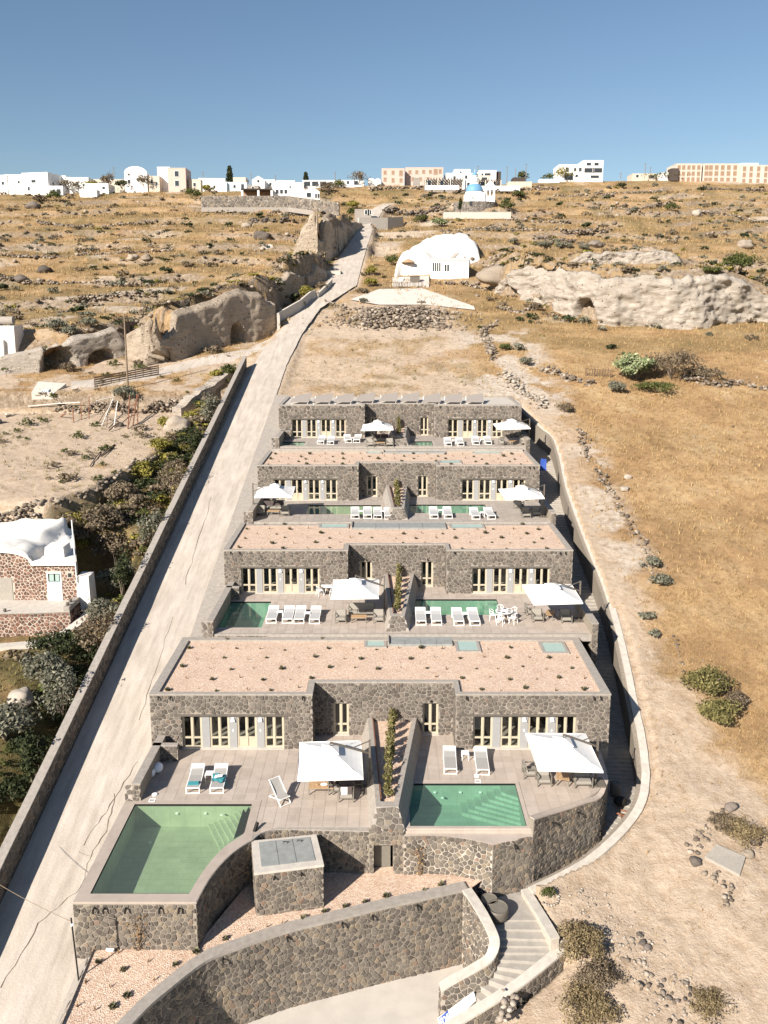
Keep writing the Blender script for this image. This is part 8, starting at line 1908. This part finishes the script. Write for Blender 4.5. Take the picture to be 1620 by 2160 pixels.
# ------------------------------------------------------------------ village on the ridge
def house(label, x0, x1, ytop, ybase, mat, dep=7.0, Y=None, rot=0, wins=(), name='house', roof='flat', par=.25, door=(), frame='white_wall', sh='glass_far', dz=0, cat='house', side_win=0):
    """house seen between pixels x0..x1, eaves ytop, foot ybase; wins: (u, v, w, h) as fractions of the front; real windows with frame, pane and sill"""
    if Y is None:
        p = hs((x0 + x1) / 2, ybase + 1); Y = min(p[1], float(yridge(p[0])) + 8)
    a = ay(x0, ybase, Y); b = ay(x1, ytop, Y); W = b[0] - a[0]; zb = a[2]; zt = b[2]
    xc = (a[0] + b[0]) / 2; R = thing(name, label, cat, (xc, Y, zb), math.radians(rot))
    h = zt - zb; w2 = W / 2
    m = MB().box(-w2, w2, 0, dep, -.6 if cat in ('parapet', 'wall') else -3.5, h - par)
    m.build('wall', M[mat], R, local=True)
    if roof == 'flat':
        m = MB()
        for q in ((-w2 - .04, w2 + .04, -.04, .2), (-w2 - .04, w2 + .04, dep - .2, dep + .04)): m.box(*q, h - par, h)
        for q in ((-w2 - .04, -w2 + .2), (w2 - .2, w2 + .04)): m.box(*q, .2, dep - .2, h - par, h)
        m.build('parapet', M[mat], R, local=True)
    elif roof == 'vault':
        V = []; n = 14
        for i in range(n + 1):
            t = PI * i / n; V += [(-w2 * math.cos(t) * 1.02, -.05, h - par + w2 * .62 * math.sin(t)), (-w2 * math.cos(t) * 1.02, dep, h - par + w2 * .62 * math.sin(t))]
        mk('vault', V, [(2 * i, 2 * i + 1, 2 * i + 3, 2 * i + 2) for i in range(n)] + [tuple(range(0, 2 * n + 2, 2)), tuple(range(1, 2 * n + 2, 2))[::-1]], M[mat], R, False, True)
    elif roof == 'gable':
        V = [(-w2 - .1, -.05, h - par), (w2 + .1, -.05, h - par), (0, -.05, h + w2 * .5), (-w2 - .1, dep, h - par), (w2 + .1, dep, h - par), (0, dep, h + w2 * .5)]
        mk('gable_roof', V, [(0, 1, 2), (5, 4, 3), (0, 2, 5, 3), (1, 4, 5, 2), (0, 3, 4, 1)], M[mat], R, False, True)
    for (u, v, ww, hh) in wins:
        cx = -w2 + u * W; cz = v * h; q = MB(); e = min(.09, ww * .12)
        x0_, x1_, z0, z1 = cx - ww / 2, cx + ww / 2, cz - hh / 2, cz + hh / 2
        q.box(x0_ - e, x0_, -.07, .06, z0 - e, z1 + e); q.box(x1_, x1_ + e, -.07, .06, z0 - e, z1 + e); q.box(x0_, x1_, -.07, .06, z1, z1 + e); q.box(x0_ - e, x1_ + e, -.12, .06, z0 - e, z0)
        f = q.build('window', M[frame], R, local=True); g = MB().box(x0_, x1_, -.03, .04, z0, z1).build('pane', M[sh], R, local=True); g.parent = f
    for (u, ww, hh) in door:
        cx = -w2 + u * W; q = MB().box(cx - ww / 2, cx + ww / 2, -.05, .05, -.4, hh).build('door', M[sh], R, local=True)
    for i in range(side_win):
        for s in (-1, 1): MB().box(s * w2 - .04, s * w2 + .04, dep * (i + .6) / (side_win + .4), dep * (i + .6) / (side_win + .4) + .8, h * .45, h * .45 + 1.1).build('side_window', M[sh], R, local=True)
    return R
W1 = [(.5, .6, .8, 1.0)]
house('white cubic house at the far left end of the ridge', -14, 14, 369, 404, 'white_wall', 9, wins=[(.7, .5, .8, 1.0)], side_win=1)
house('low white house beside the far left cubic house', 12, 48, 368, 404, 'white_wall', 9, wins=[(.75, .55, .7, .8)], side_win=1)
house('large white two-storey house on the far left ridge', 45, 103, 364, 412, 'white_wall', 10, 281, -12, [(.45, .62, 1.6, .9), (.25, .3, .8, 1.2), (.8, .3, .8, 1.2)], side_win=2)
house('tall white wing behind the large far left house', 95, 140, 371, 405, 'white_wall', 9, 288, -12, [(.4, .5, .8, 1.0)], side_win=1)
house('low white annex with an arched door at far left', 70, 132, 392, 413, 'white_wall', 3, 278, wins=[(.86, .4, 1.3, 1.7), (.7, .4, .8, 1.6)])
house('stepped white house right of the large far left house', 136, 186, 374, 400, 'white_wall', 8, 286, wins=[(.55, .55, .8, .8), (.8, .35, .7, .7)])
house('long low white house with one small dark window', 180, 228, 387, 406, 'white_wall', 7, 281, wins=[(.8, .5, .9, .8)])
house('cream topped low house behind the long white one', 196, 262, 378, 400, 'cream_wall', 7, 292, wins=[(.3, .6, .8, .8)])
house('low white walls in front of the far left houses', 168, 204, 400, 411, 'white_wall', 3, 276)
house('white house with rounded gable left of the pink house', 264, 309, 364, 393, 'white_wall', 8, 287, 8, [(.2, .35, .8, 1.1), (.2, .85, .6, .6), (.6, .5, 1.0, 1.0), (.84, .45, .8, 1.2)], roof='vault')
house('cream side house next to the rounded gable', 305, 336, 371, 395, 'cream_wall', 8, 288, wins=[(.5, .5, .8, 1.2), (.8, .3, .7, 1.2)])
house('white slab behind the pink house', 333, 358, 352, 394, 'white_wall', 9, 292)
house('pink two-storey house with two blue framed windows', 355, 391, 354, 396, 'pink_wall', 8, 289, 0, [(.5, .7, 1.3, 1.7), (.5, .22, 1.3, 1.7)], frame='pale_blue')
house('small cream house at the right of the pink house', 398, 423, 378, 401, 'cream_wall', 6, 291, wins=[(.5, .5, .9, 1.2)])
house('white house with a long parapet on the left ridge', 420, 474, 376, 404, 'white_wall', 8, 292, 6, [(.25, .3, 1.4, 1.6), (.6, .35, .8, 1.0)])
house('white house with pale blue shutters on the left ridge', 455, 478, 384, 403, 'white_wall', 7, 287, 0, [(.5, .45, 1.1, 1.8)], sh='pale_blue')
house('pale blue fronted low house beside the shutters', 478, 520, 384, 403, 'pale_blue', 7, 288, 0, [(.4, .5, .8, 1.0), (.8, .5, 1.0, 1.6)])
house('cream block behind the tall pine', 492, 518, 374, 390, 'cream_wall', 7, 300)
house('white chapel with a gabled front on the left ridge', 532, 558, 378, 398, 'white_wall', 9, 292, 0, [(.5, .8, .8, .9)], roof='gable', cat='chapel')
house('grey walled house below the white chapel', 522, 545, 391, 402, 'grey_wall', 5, 286, wins=[(.5, .5, .8, .8)])
house('white house behind the gabled chapel', 556, 580, 379, 398, 'white_wall', 8, 298, wins=[(.6, .5, .8, 1.0)])
house('white block on the ridge above the pergola house', 618, 640, 385, 398, 'white_wall', 7, 292)
house('long low house with dark veranda on the middle ridge', 638, 705, 380, 393, 'white_wall', 8, 297, 0, [(.15, .4, 2.2, 1.6), (.4, .4, 2.2, 1.6), (.65, .4, 2.2, 1.6), (.9, .4, 1.0, 1.4)])
house('far white house on the middle ridge', 580, 622, 381, 392, 'white_wall', 7, 305)
house('low white houses at the middle of the ridge', 700, 768, 380, 390, 'white_wall', 7, 303, 0, [(.2, .5, .8, 1.0), (.5, .5, .8, 1.0), (.75, .5, 1.4, 1.6)], frame='pale_blue')
house('pair of small white arches left of the pink apartments', 776, 790, 379, 391, 'white_wall', 5, 300, roof='vault', cat='chapel')
house('second small white arch left of the pink apartments', 791, 803, 379, 391, 'white_wall', 5, 300, roof='vault', cat='chapel')
# pergola house behind the long dark wall
R = house('white house with a wide dark pergola behind the long dark wall', 574, 610, 390, 414, 'white_wall', 9, 262, 0, [(.3, .4, .9, 1.2), (.55, .4, .9, 1.2), (.8, .4, .9, 1.2)], roof='vault')
Yp = 260; a = ay(508, 412, Yp); b = ay(574, 400, Yp); P_ = thing('pergola', 'wide dark roofed pergola on white pillars beside the domed white house', 'pergola', ((a[0] + b[0]) / 2, Yp, a[2]))
MB().box(a[0], b[0], Yp - .3, Yp + 5, b[2], b[2] + .3).build('roof', M['roof_dark'], P_)
for px in (511, 545, 573): q = ay(px, 412, Yp); MB().box(q[0] - .3, q[0] + .3, Yp, Yp + .6, a[2] - 1, b[2]).build('pillar', M['white_wall'], P_)
MB().box(a[0], b[0], Yp + 4.8, Yp + 5.1, a[2] - 1, b[2]).build('back_wall', M['shutter'], P_)
house('white cubic house right of the domed pergola house', 608, 642, 397, 416, 'white_wall', 9, 262, 14)
house('white gabled house at the right end behind the dark wall', 642, 674, 402, 419, 'white_wall', 9, 258, 10, [(.3, .45, 1.3, 1.3), (.78, .35, .7, 1.2), (.92, .35, .7, 1.2)], roof='gable')
pts = [ay(424, 420, 252), ay(607, 420, 250), ay(714, 432, 238)]
zz = [ay(424, 413.5, 252)[2], ay(607, 413, 250)[2], ay(714, 427, 238)[2]]
R = thing('stone_wall', 'long dark stone boundary wall below the pergola house', 'boundary wall', pts[0])
V, F = ribbon([(p[0], p[1]) for p in pts], [z - 4.5 for z in zz], zz, .5); mk('wall_core', V, F, M['grey_wall'], R)
masonry(R, [(p[0], p[1]) for p in pts], [z - 3.2 for z in zz], zz, M['stone_warm'], 1.0, .7, .04, .05, (), 0, 401)
# grey house shell and walls at the road bend
house('small dark stone hut at the road bend', 748, 783, 441, 455, 'grey_wall', 4, 231, 0, [(.75, .5, 1.2, 1.2), (.9, .5, 1.0, 1.2)], cat='hut')
pts = [ay(757, 470, 221), ay(818, 470, 226), ay(850, 464, 232)]
R = thing('stone_wall', 'pale rendered wall along the upper road bend', 'road wall', pts[0]); V, F = ribbon([(p[0], p[1]) for p in pts], [p[2] - 2.5 for p in pts], [ay(757, 459, 221)[2], ay(818, 459, 226)[2], ay(850, 457, 232)[2]], .5); mk('wall_core', V, F, M['cement_lt'], R)
for (nm, pl, h, lab, mt) in (('road_wall', [(596, 690), (594, 684), (640, 655), (662, 636), (672, 632)], 1.7, 'rendered garden wall along the road under the tuff bank', 'cement_lt'), ('road_wall', [(676, 632), (690, 618), (706, 600)], 1.0, 'low rendered wall at the bend in front of the grey block', 'cement_lt')):
    P = [hs(*p) for p in pl]; R = thing(nm, lab, 'road wall', P[0]); V, F = ribbon([(p[0] - .4, p[1]) for p in P], [p[2] - 1 for p in P], [p[2] + h for p in P], .35); mk('wall_core', V, F, M[mt], R)
house('rendered square cistern by the road bend', 684, 718, 571, 592, 'cement_lt', 4, 166, cat='cistern', par=.1)
house('tiny stone shed on the edge of the pale upper field', 550, 575, 516, 525, 'cement_lt', 2.5, None, 0, [(.65, .5, 1.0, .8)], cat='shed')
# pink apartments, white terraces, taverna
R = house('long pink apartment building on the middle ridge, left half', 805, 853, 355, 391, 'pink_wall', 9, 302, 0, [(.15, .75, 1.0, 1.3), (.5, .75, 1.0, 1.3), (.15, .35, 1.0, 1.3), (.5, .3, 1.0, 1.4), (.85, .72, 1.2, 1.8), (.85, .3, 1.0, 1.3)], sh='shutter', frame='pink_wall')
house('long pink apartment building on the middle ridge, right half', 855, 935, 353, 386, 'pink_wall', 9, 305, 0, [(.12, .7, 1.0, 1.2), (.3, .7, 1.0, 1.2), (.48, .72, 1.0, 1.2), (.66, .72, 1.0, 1.2), (.8, .72, 1.4, 1.8), (.92, .75, 1.0, 1.4), (.2, .25, 1.0, 1.2), (.4, .25, 1.0, 1.2), (.6, .25, 1.0, 1.2)], sh='shutter', frame='pink_wall')
house('white stepped houses right of the pink apartments, lower', 940, 1002, 365, 382, 'white_wall', 8, 306, 0, [(.3, .4, .9, 1.2), (.7, .5, .9, 1.2)])
house('white stepped houses right of the pink apartments, upper', 958, 992, 357, 372, 'white_wall', 7, 314, 0, [(.4, .5, .8, 1.0)])
house('pale block with a dark flat roof above the taverna', 1010, 1047, 359, 380, 'white_wall', 8, 308, 0, [(.5, .5, 2.2, 1.4), (.2, .5, .8, 1.2)])
house('small dark roofed wing beside the pale block', 1044, 1057, 362, 380, 'roof_dark', 7, 309)
house('cream arched house behind the taverna', 1000, 1036, 370, 386, 'cream_wall', 6, 303, 0, [(.6, .4, 2.0, 1.8), (.2, .5, .9, 1.2)])
def taverna(x0, x1, yt, yb, Y, lab, wins):
    R = house(lab, x0, x1, yt, yb, 'grey_wall', 6, Y, 0, wins, frame='white_wall', cat='taverna'); a = ay(x0, yb, Y); b = ay(x1, yt, Y)
    masonry(R, [(a[0], Y - .02), (b[0], Y - .02)], a[2], b[2] - .3, M['stone'], .9, .7, .05, .04, [((u) * (b[0] - a[0]) - ww / 2 - .2, u * (b[0] - a[0]) + ww / 2 + .2, a[2] + v * (b[2] - a[2]) - hh / 2 - .2, a[2] + v * (b[2] - a[2]) + hh / 2 + .2) for (u, v, ww, hh) in wins], 0, int(x0))
    for i in range(14):
        t = i / 13; xx = a[0] + (b[0] - a[0]) * t; MB().box(xx - .1, xx + .1, Y - 3.2, Y + .3, b[2] - .1, b[2] + .12).build('pergola_beam', M['dark_wood'], R)
    for t in (0, .33, .66, 1): xx = a[0] + (b[0] - a[0]) * t; MB().box(xx - .15, xx + .15, Y - 3.2, Y - 2.9, a[2] - 1, b[2] - .1).build('pergola_post', M['cream_wall'], R)
taverna(896, 976, 378, 394, 288, 'stone taverna with a brown pergola left of the blue dome', [(.12, .5, 1.2, 1.8), (.45, .45, 1.2, 2.0), (.68, .5, 1.2, 1.8)])
taverna(1006, 1054, 382, 394, 288, 'stone taverna with pergola right of the blue dome', [(.25, .5, 1.4, 1.6), (.75, .5, 1.2, 1.6)])
house('white gabled hut between the two stone tavernas', 976, 1006, 380, 396, 'white_wall', 6, 286, 0, [(.4, .4, .9, 1.4)], roof='flat')
house('white terrace parapet below the tavernas, left part', 897, 968, 391, 396, 'white_wall', 1, 283, cat='parapet')
house('white terrace parapet below the tavernas, right part', 1012, 1097, 392, 399, 'white_wall', 1, 281, cat='parapet')
house('grey pillar block in front of the pink apartments', 872, 886, 375, 390, 'grey_wall', 3, 295, cat='shed')
house('flat building with a dark slatted roof right of the taverna', 1083, 1108, 374, 384, 'roof_dark', 6, 305, cat='building')
house('long beige wall right of the taverna', 1072, 1122, 383, 394, 'cream_wall', 4, 296, cat='building')
house('white low walls left of the big white house', 1138, 1180, 378, 384, 'white_wall', 3, 307, cat='wall')
# white house right, apricot block
house('big white house on the right ridge, left half with dark garage', 1178, 1230, 347, 379, 'white_wall', 10, 311, 0, [(.35, .66, 1.2, 1.6), (.68, .66, .9, 1.2), (.9, .66, 1.2, 1.4), (.42, .2, 3.2, 2.4), (.75, .25, 1.0, 1.0)])
house('big white house on the right ridge, taller right half with wide windows', 1229, 1273, 338, 379, 'white_wall', 10, 309, 0, [(.28, .8, 1.6, 1.0), (.66, .8, 1.6, 1.0), (.3, .48, 3.4, 1.6), (.72, .48, 3.4, 1.6), (.6, .15, 3.0, 1.0)])
house('low cream building on the right skyline', 1334, 1385, 366, 377, 'cream_wall', 7, 318, 0, [(.2, .5, 1.0, 1.0), (.8, .4, 2.2, 1.2)])
house('white house left of the apricot apartments', 1394, 1426, 364, 381, 'white_wall', 8, 314, 0, [(.5, .4, .8, 1.2)])
AP = [(u, v, 1.2, 1.5) for v in (.18, .48, .8) for u in (.12, .3, .5, .68, .88)]
house('apricot apartment block with three storeys, left wing', 1424, 1481, 345, 386, 'apricot_wall', 10, 312, 0, AP, sh='shutter', frame='apricot_wall')
house('apricot apartment block with three storeys, middle wing', 1481, 1559, 345, 387, 'apricot_wall', 10, 313, 0, [(u, v, 1.4, 1.6) for v in (.18, .5, .8) for u in (.1, .22, .38, .55, .72, .9)], sh='shutter', frame='apricot_wall')
house('apricot apartment block with three storeys, right wing', 1559, 1640, 348, 388, 'apricot_wall', 10, 312, 0, [(u, v, 1.2, 1.6) for v in (.15, .48, .8) for u in (.12, .3, .5, .7, .88)], sh='shutter', frame='apricot_wall')
house('white roof storey on top of the apricot right wing', 1564, 1600, 344, 350, 'white_wall', 6, 318)
house('brown awning terrace beside the apricot apartments', 1416, 1432, 355, 360, 'roof_dark', 4, 311, cat='awning', par=.05)
# ------------------------------------------------------------------ church with blue dome
Yc = 246.0; zc_ = ay(1000, 446, Yc)[2]; cx_ = ay(1002, 446, Yc)[0]
D = thing('churchyard_wall', 'rounded dark stone churchyard wall around the blue domed church', 'churchyard wall', (cx_, Yc, zc_))
rr_ = (ay(1051, 440, Yc)[0] - ay(953, 440, Yc)[0]) / 2; zt_c = ay(1000, 423, Yc - rr_ * .6)[2]
arc = [(cx_ + rr_ * math.cos(t), Yc + 2 + rr_ * .75 * math.sin(t)) for t in np.linspace(PI * 1.12, PI * 2.0, 18)]
V, F = ribbon(arc, zc_ - 4, zt_c, .5); mk('wall_core', V, F, M['grey_wall'], D); masonry(D, arc, zc_ - 1.0, zt_c - .05, M['stone'], .7, .55, .04, .05, (), 0, 402)
m = MB().prism(arc + [(cx_ + rr_, Yc + 9), (cx_ - rr_, Yc + 9)], zt_c - .5, zt_c - .12); m.build('yard', M['cement_lt'], D)
MB().box(ay(988, 430, Yc)[0], ay(994, 430, Yc)[0], arc[8][1] - .08, arc[8][1] + .1, zc_ + 1.4, zc_ + 2.5).build('opening', M['glass_far'], D)
R = thing('church', 'small white church with a blue dome and lantern on the rounded stone yard', 'church', (cx_ + .2, Yc + 1, zt_c))
hw = (ay(1024, 405, Yc)[0] - ay(984, 405, Yc)[0]) / 2; cxx = ay(1003, 405, Yc)[0]; h_ = ay(1000, 406, Yc)[2] - zt_c
MB().box(cxx - hw, cxx + hw, Yc - .5, Yc + 7, zt_c - .6, zt_c + h_).build('nave', M['white_wall'], R)
MB().lathe((cxx, Yc + 3, zt_c + h_ - .1), [(hw * .98, 0), (hw * .98, .5), (hw * .94, .55)], 24).build('drum', M['white_wall'], R)
pr = [(hw * .94 * math.cos(t), .55 + hw * .98 * math.sin(t)) for t in np.linspace(0, PI / 2 - .18, 10)]
MB().lathe((cxx, Yc + 3, zt_c + h_ - .1), pr[:7], 28).build('dome', M['blue_paint'], R, True)
MB().lathe((cxx, Yc + 3, zt_c + h_ - .05), pr[6:], 28).build('dome_cap', M['white_wall'], R, True)
zt2_ = zt_c + h_ + .5 + hw * .9
MB().lathe((cxx, Yc + 3, zt2_), [(.85, 0), (.85, 1.9), (1.05, 1.95), (1.05, 2.1)], 8).build('lantern', M['white_wall'], R)
for i in range(8): a = i * PI / 4 + PI / 8; MB().box(cxx + .82 * math.cos(a) - .16, cxx + .82 * math.cos(a) + .16, Yc + 3 + .82 * math.sin(a) - .16, Yc + 3 + .82 * math.sin(a) + .16, zt2_ + .5, zt2_ + 1.6).build('lantern_window', M['pale_blue'], R)
MB().lathe((cxx, Yc + 3, zt2_ + 2.1), [(.95, 0), (.85, .4), (.5, .75), (.1, .9)], 14).build('lantern_dome', M['blue_paint'], R, True)
MB().bar((cxx, Yc + 3, zt2_ + 2.9), (cxx, Yc + 3, zt2_ + 3.9), .08).build('cross', M['white_wall'], R)
MB().lathe((cxx - .9, Yc - .52, zt_c + h_ * .45), [(.42, 0), (.42, .02)], 14).build('niche', M['glass_far'], R)
T_ = thing('bell_tower', 'white bell wall with two arched openings right of the blue dome', 'bell tower', (ay(1033, 420, Yc)[0], Yc + 1, zt_c))
x0, x1 = ay(1023, 420, Yc)[0], ay(1044, 420, Yc)[0]; zA, zB, zC = zt_c, ay(1033, 413, Yc)[2], ay(1033, 396, Yc)[2]; wd = (x1 - x0)
MB().box(x0, x1, Yc, Yc + 1, zA - .5, zB).build('base', M['white_wall'], T_)
for (a, b) in ((0, .2), (.44, .56), (.8, 1)): MB().box(x0 + wd * a, x0 + wd * b, Yc, Yc + 1, zB, zC).build('pillar', M['white_wall'], T_)
MB().box(x0 - .1, x1 + .1, Yc - .05, Yc + 1.05, zC, zC + .5).build('lintel', M['white_wall'], T_)
V = [(x0, Yc, zC + .5), (x1, Yc, zC + .5), ((x0 + x1) / 2, Yc, zC + 2.2), (x0, Yc + 1, zC + .5), (x1, Yc + 1, zC + .5), ((x0 + x1) / 2, Yc + 1, zC + 2.2)]
mk('gable', V, [(0, 1, 2), (5, 4, 3), (0, 2, 5, 3), (1, 4, 5, 2), (0, 3, 4, 1)], M['white_wall'], T_)
for u in (.32, .68): MB().lathe((x0 + wd * u, Yc + .5, zB + 1.0), [(.38, 0), (.34, .3), (.2, .6), (.05, .75)], 10).build('bell', M['metal_d'], T_)
MB().bar(((x0 + x1) / 2, Yc + .5, zC + 2.2), ((x0 + x1) / 2, Yc + .5, zC + 3.2), .08).build('cross', M['white_wall'], T_)
house('low cream platform wall under the churchyard', 936, 1078, 447, 457, 'cement_lt', 4, 238, cat='wall', par=.1)
x, y, z = ay(971, 440, 238); bush(0, 0, .6, 4.6, 'leaf_dark', 'slim dark cypress against the churchyard wall', 500, .3, 'cypress', 'tree', (x, y, z - 1.5)); pole(957, 440, 406, 'white flagpole at the left of the churchyard', .07, False, ay(957, 440, 240), 'flagpole')
# ------------------------------------------------------------------ house in the whitewashed rock, middle right
pts_t = [(853, 540), (880, 520), (912, 503), (926, 502), (985, 500), (988, 514), (1003, 520), (1004, 540), (960, 548), (905, 562)]
R = thing('rock_house', 'house cut into a whitewashed rock slope with a flat white front block', 'house', hs(930, 560))
xs_ = np.linspace(832, 1012, 40); V = []; n1, n2 = 40, 16
lo = np.interp(xs_, [832, 846, 900, 950, 1000, 1012], [586, 582, 582, 578, 556, 548]); hi = np.interp(xs_, [832, 850, 880, 912, 926, 985, 990, 1003, 1012], [580, 545, 523, 503, 502, 500, 513, 522, 540])
for j in range(n2):
    t = j / (n2 - 1)
    for i in range(n1):
        p = hs(xs_[i], lo[i] + (hi[i] - lo[i]) * t); bulge = 1.5 * math.sin(PI * min(1, t * 1.15)) ** .7 * min(1, 5 * math.sin(PI * i / (n1 - 1))) if t < .87 else 0
        V.append((p[0], p[1], p[2] + .35 + bulge + (1.6 * float(fbm(p[0] / 2.6, p[1] / 4, 9, 4)) if 0 < t < 1 else 0) - (1.2 if j in (0, n2 - 1) or i in (0, n1 - 1) else 0)))
mk('whitewashed_rock', V, [(j * n1 + i, j * n1 + i + 1, (j + 1) * n1 + i + 1, (j + 1) * n1 + i) for j in range(n2 - 1) for i in range(n1 - 1)], M['whitewash'], R, True)
Yh = hs(935, 582)[1] - 1.2
a = ay(908, 582, Yh); b = ay(1000, 548, Yh); c = ay(962, 580, Yh)
MB().box(a[0], b[0] - 1, Yh, Yh + 9, a[2] - 2, b[2]).build('front_block', M['white_wall'], R)
MB().box(a[0] - .15, b[0] - .85, Yh - .2, Yh + 9, b[2], b[2] + .22).build('roof_slab', M['whitewash'], R)
for (px0, px1, py0, py1) in ((912, 930, 553, 572), (937, 948, 557, 572)):
    q0, q1 = ay(px0, py1, Yh), ay(px1, py0, Yh); w_ = MB(); 
    for k_ in range(5 if px1 - px0 > 14 else 3): t = k_ / (4 if px1 - px0 > 14 else 2); xx = q0[0] + (q1[0] - q0[0]) * t; w_.box(xx - .06, xx + .06, Yh - .1, Yh + .05, q0[2], q1[2])
    w_.box(q0[0], q1[0], Yh - .08, Yh + .04, q1[2] - .1, q1[2]); f = w_.build('window', M['white_wall'], R); g = MB().box(q0[0], q1[0], Yh - .03, Yh + .02, q0[2], q1[2]).build('pane', M['glass_far'], R); g.parent = f
q = ay(955, 540, Yh + 5); MB().bar((q[0] - 1.2, q[1] - 1, q[2] - 1.4), (q[0] + 1.0, q[1] + 1, q[2] + .6), 1.0, .12).build('solar_heater', M['cement'], R)
for (px, py, w_) in ((846, 594, 10), (870, 590, 8)):
    q = hs(px, py); MB().box(q[0] - .4, q[0] + .4, q[1] - .4, q[1] + .4, q[2], q[2] + .7).build('planter_box', M['whitewash'], R)
q = hs(861, 578); o = MB().lathe((q[0], q[1], q[2] + 2.2), [(1.4, 0), (.9, .35), (.1, .7)], 12); o.bar((q[0], q[1], q[2]), (q[0], q[1], q[2] + 2.3), .08); o = o.build('straw_parasol', M['teak']); tag(o, 'straw parasol on the white rock house terrace', 'parasol')
P = [hs(*p) for p in ((828, 588), (905, 585), (905, 606), (828, 606))]; o = mk('house_terrace', *quad_slab([(p[0], p[1], p[2] + .25) for p in P], .5), M['cement_lt']); struct(o, 'pale terrace in front of the white rock house')
q = hs(875, 596); o = MB().box(q[0] - .9, q[0] + .9, q[1] - .5, q[1] + .5, q[2], q[2] + 1.1); o.box(q[0] - 1, q[0] + 1, q[1] - .6, q[1] + .6, q[2] + 1.1, q[2] + 1.2); o = o.build('outdoor_oven', M['metal_d']); tag(o, 'dark outdoor kitchen block on the pale terrace', 'oven')
P = [hs(*p) for p in ((738, 634), (800, 612), (890, 610), (1000, 648), (1002, 656), (900, 645), (800, 645))]; o = mk('gravel_lot', [(p[0], p[1], p[2] + .16) for p in P], [tuple(range(7))[::-1]], M['drive']); struct(o, 'pale gravel lot beside the road')
# ------------------------------------------------------------------ trees and poles on the ridge
def pine(px, yb, yt, Y, label):
    x, _, z = ay(px, yb, Y); zt = ay(px, yt, Y)[2]; H = zt - z; R = thing('pine_tree', label, 'tree', (x, Y, z)); MB().tube([(x, Y, z), (x, Y, zt)], .22, 6, .05).build('trunk', M['bark'], R); rg = np.random.default_rng(int(px)); C_ = []
    for i in range(11):
        t = .12 + .84 * i / 10; r = H * .22 * (1 - t) ** .7 + .25
        for a in np.arange(0, 6.28, .7):
            for s in np.linspace(.2, 1, 9): C_.append((x + r * s * math.cos(a + i), Y + r * s * math.sin(a + i), z + H * t + .25 * s * r * .3))
    C_ = np.array(C_) + rg.normal(size=(len(C_), 3)) * .1; V, F = leaves(C_, rvec(len(C_), rg), .42, rg, 1.8); mknp('crown', V, F, M['leaf_dark'], R)
pine(485, 388, 350, 302, 'tall tiered pine on the left ridge behind the cream block'); pine(645, 381, 364, 315, 'small tiered pine on the middle ridge')
for (px, py, r, h, mat, lab, n) in ((345, 395, 3.5, 5.5, 'leaf_brown', 'bare brown tree in front of the pink house', 500), (405, 398, 3.2, 5.0, 'leaf_brown', 'brown tree right of the pink house', 400), (368, 398, 3, 3, 'leaf_dark', 'dark shrub at the foot of the pink house', 400), (280, 402, 4, 3.4, 'leaf_brown', 'brown shrub mound below the white gabled house', 400), (315, 404, 4, 3.0, 'leaf_yellow', 'green shrub below the cream side house', 400), (118, 425, 3.2, 3.4, 'leaf_green', 'dark green shrub below the far left house', 500), (85, 428, 3, 2.6, 'leaf_brown', 'brown shrub left of the dark green one at far left', 400), (405, 420, 3.2, 3.6, 'leaf_green', 'green shrubs at the left end of the long dark wall', 500), (440, 404, 3, 2.4, 'leaf_yellow', 'yellow green shrub below the long parapet', 300),
                                  (765, 378, 4, 4.5, 'leaf_brown', 'bare brown tree behind the ridge left of the pink apartments', 400), (690, 410, 4, 4, 'leaf_brown', 'brown shrub right of the gabled white house', 500), (720, 398, 4, 3, 'leaf_green', 'green shrub on the middle ridge slope', 400), (1142, 378, 4.5, 5.5, 'leaf_yellow', 'rounded olive tree left of the big white house', 600), (1170, 376, 2, 4.5, 'leaf_dark', 'slim dark tree left of the big white house', 300), (1112, 380, 3, 3, 'leaf_green', 'green shrub beside the dark slatted roof', 300), (1062, 384, 3, 4, 'leaf_green', 'green tree at the right end of the tavernas', 400),
                                  (1330, 381, 9, 2.0, 'leaf_green', 'long clipped green hedge on the right skyline', 900), (1390, 380, 4, 1.6, 'leaf_green', 'short green hedge left of the white house', 300), (1310, 396, 2.6, 1.6, 'leaf_dark', 'dark bush below the clipped hedge', 300), (1090, 420, 3, 2.6, 'leaf_green', 'green bush right of the churchyard', 400), (1070, 445, 2.6, 3, 'leaf_green', 'dark bush beside the churchyard wall', 400)):
    p = hs(px, py); bush(0, 0, r, h, mat, lab, n, .34, 'tree' if 'tree' in lab else ('hedge' if 'hedge' in lab else 'bush'), 'tree' if 'tree' in lab else ('hedge' if 'hedge' in lab else 'bush'), (p[0], min(p[1], float(yridge(p[0])) + 2), p[2]), sx=1.0)
for (px, yb, yt, l) in ((243, 425, 352, 'tall wooden power pole on the left ridge'), (334, 400, 362, 'power pole in front of the pink house'), (429, 392, 361, 'power pole left of the tall pine'), (530, 398, 365, 'power pole by the white chapel'), (707, 392, 362, 'power pole on the middle ridge'), (1008, 388, 349, 'power pole above the blue dome'), (1069, 385, 350, 'power pole with cross arm right of the taverna'), (1087, 385, 356, 'short power pole right of the taverna'), (1109, 384, 345, 'tall power pole by the slatted roof'), (1360, 374, 344, 'power pole on the right skyline'), (1371, 374, 352, 'second power pole on the right skyline'), (581, 392, 369, 'thin pole behind the white chapel'), (1309, 374, 364, 'short thin pole on the right skyline')):
    p = hs(px, max(yb, 400)); Yq = 295 if px < 900 else 306
    pole(px, yb, yt, l, .13, True, ay(px, yb, Yq))
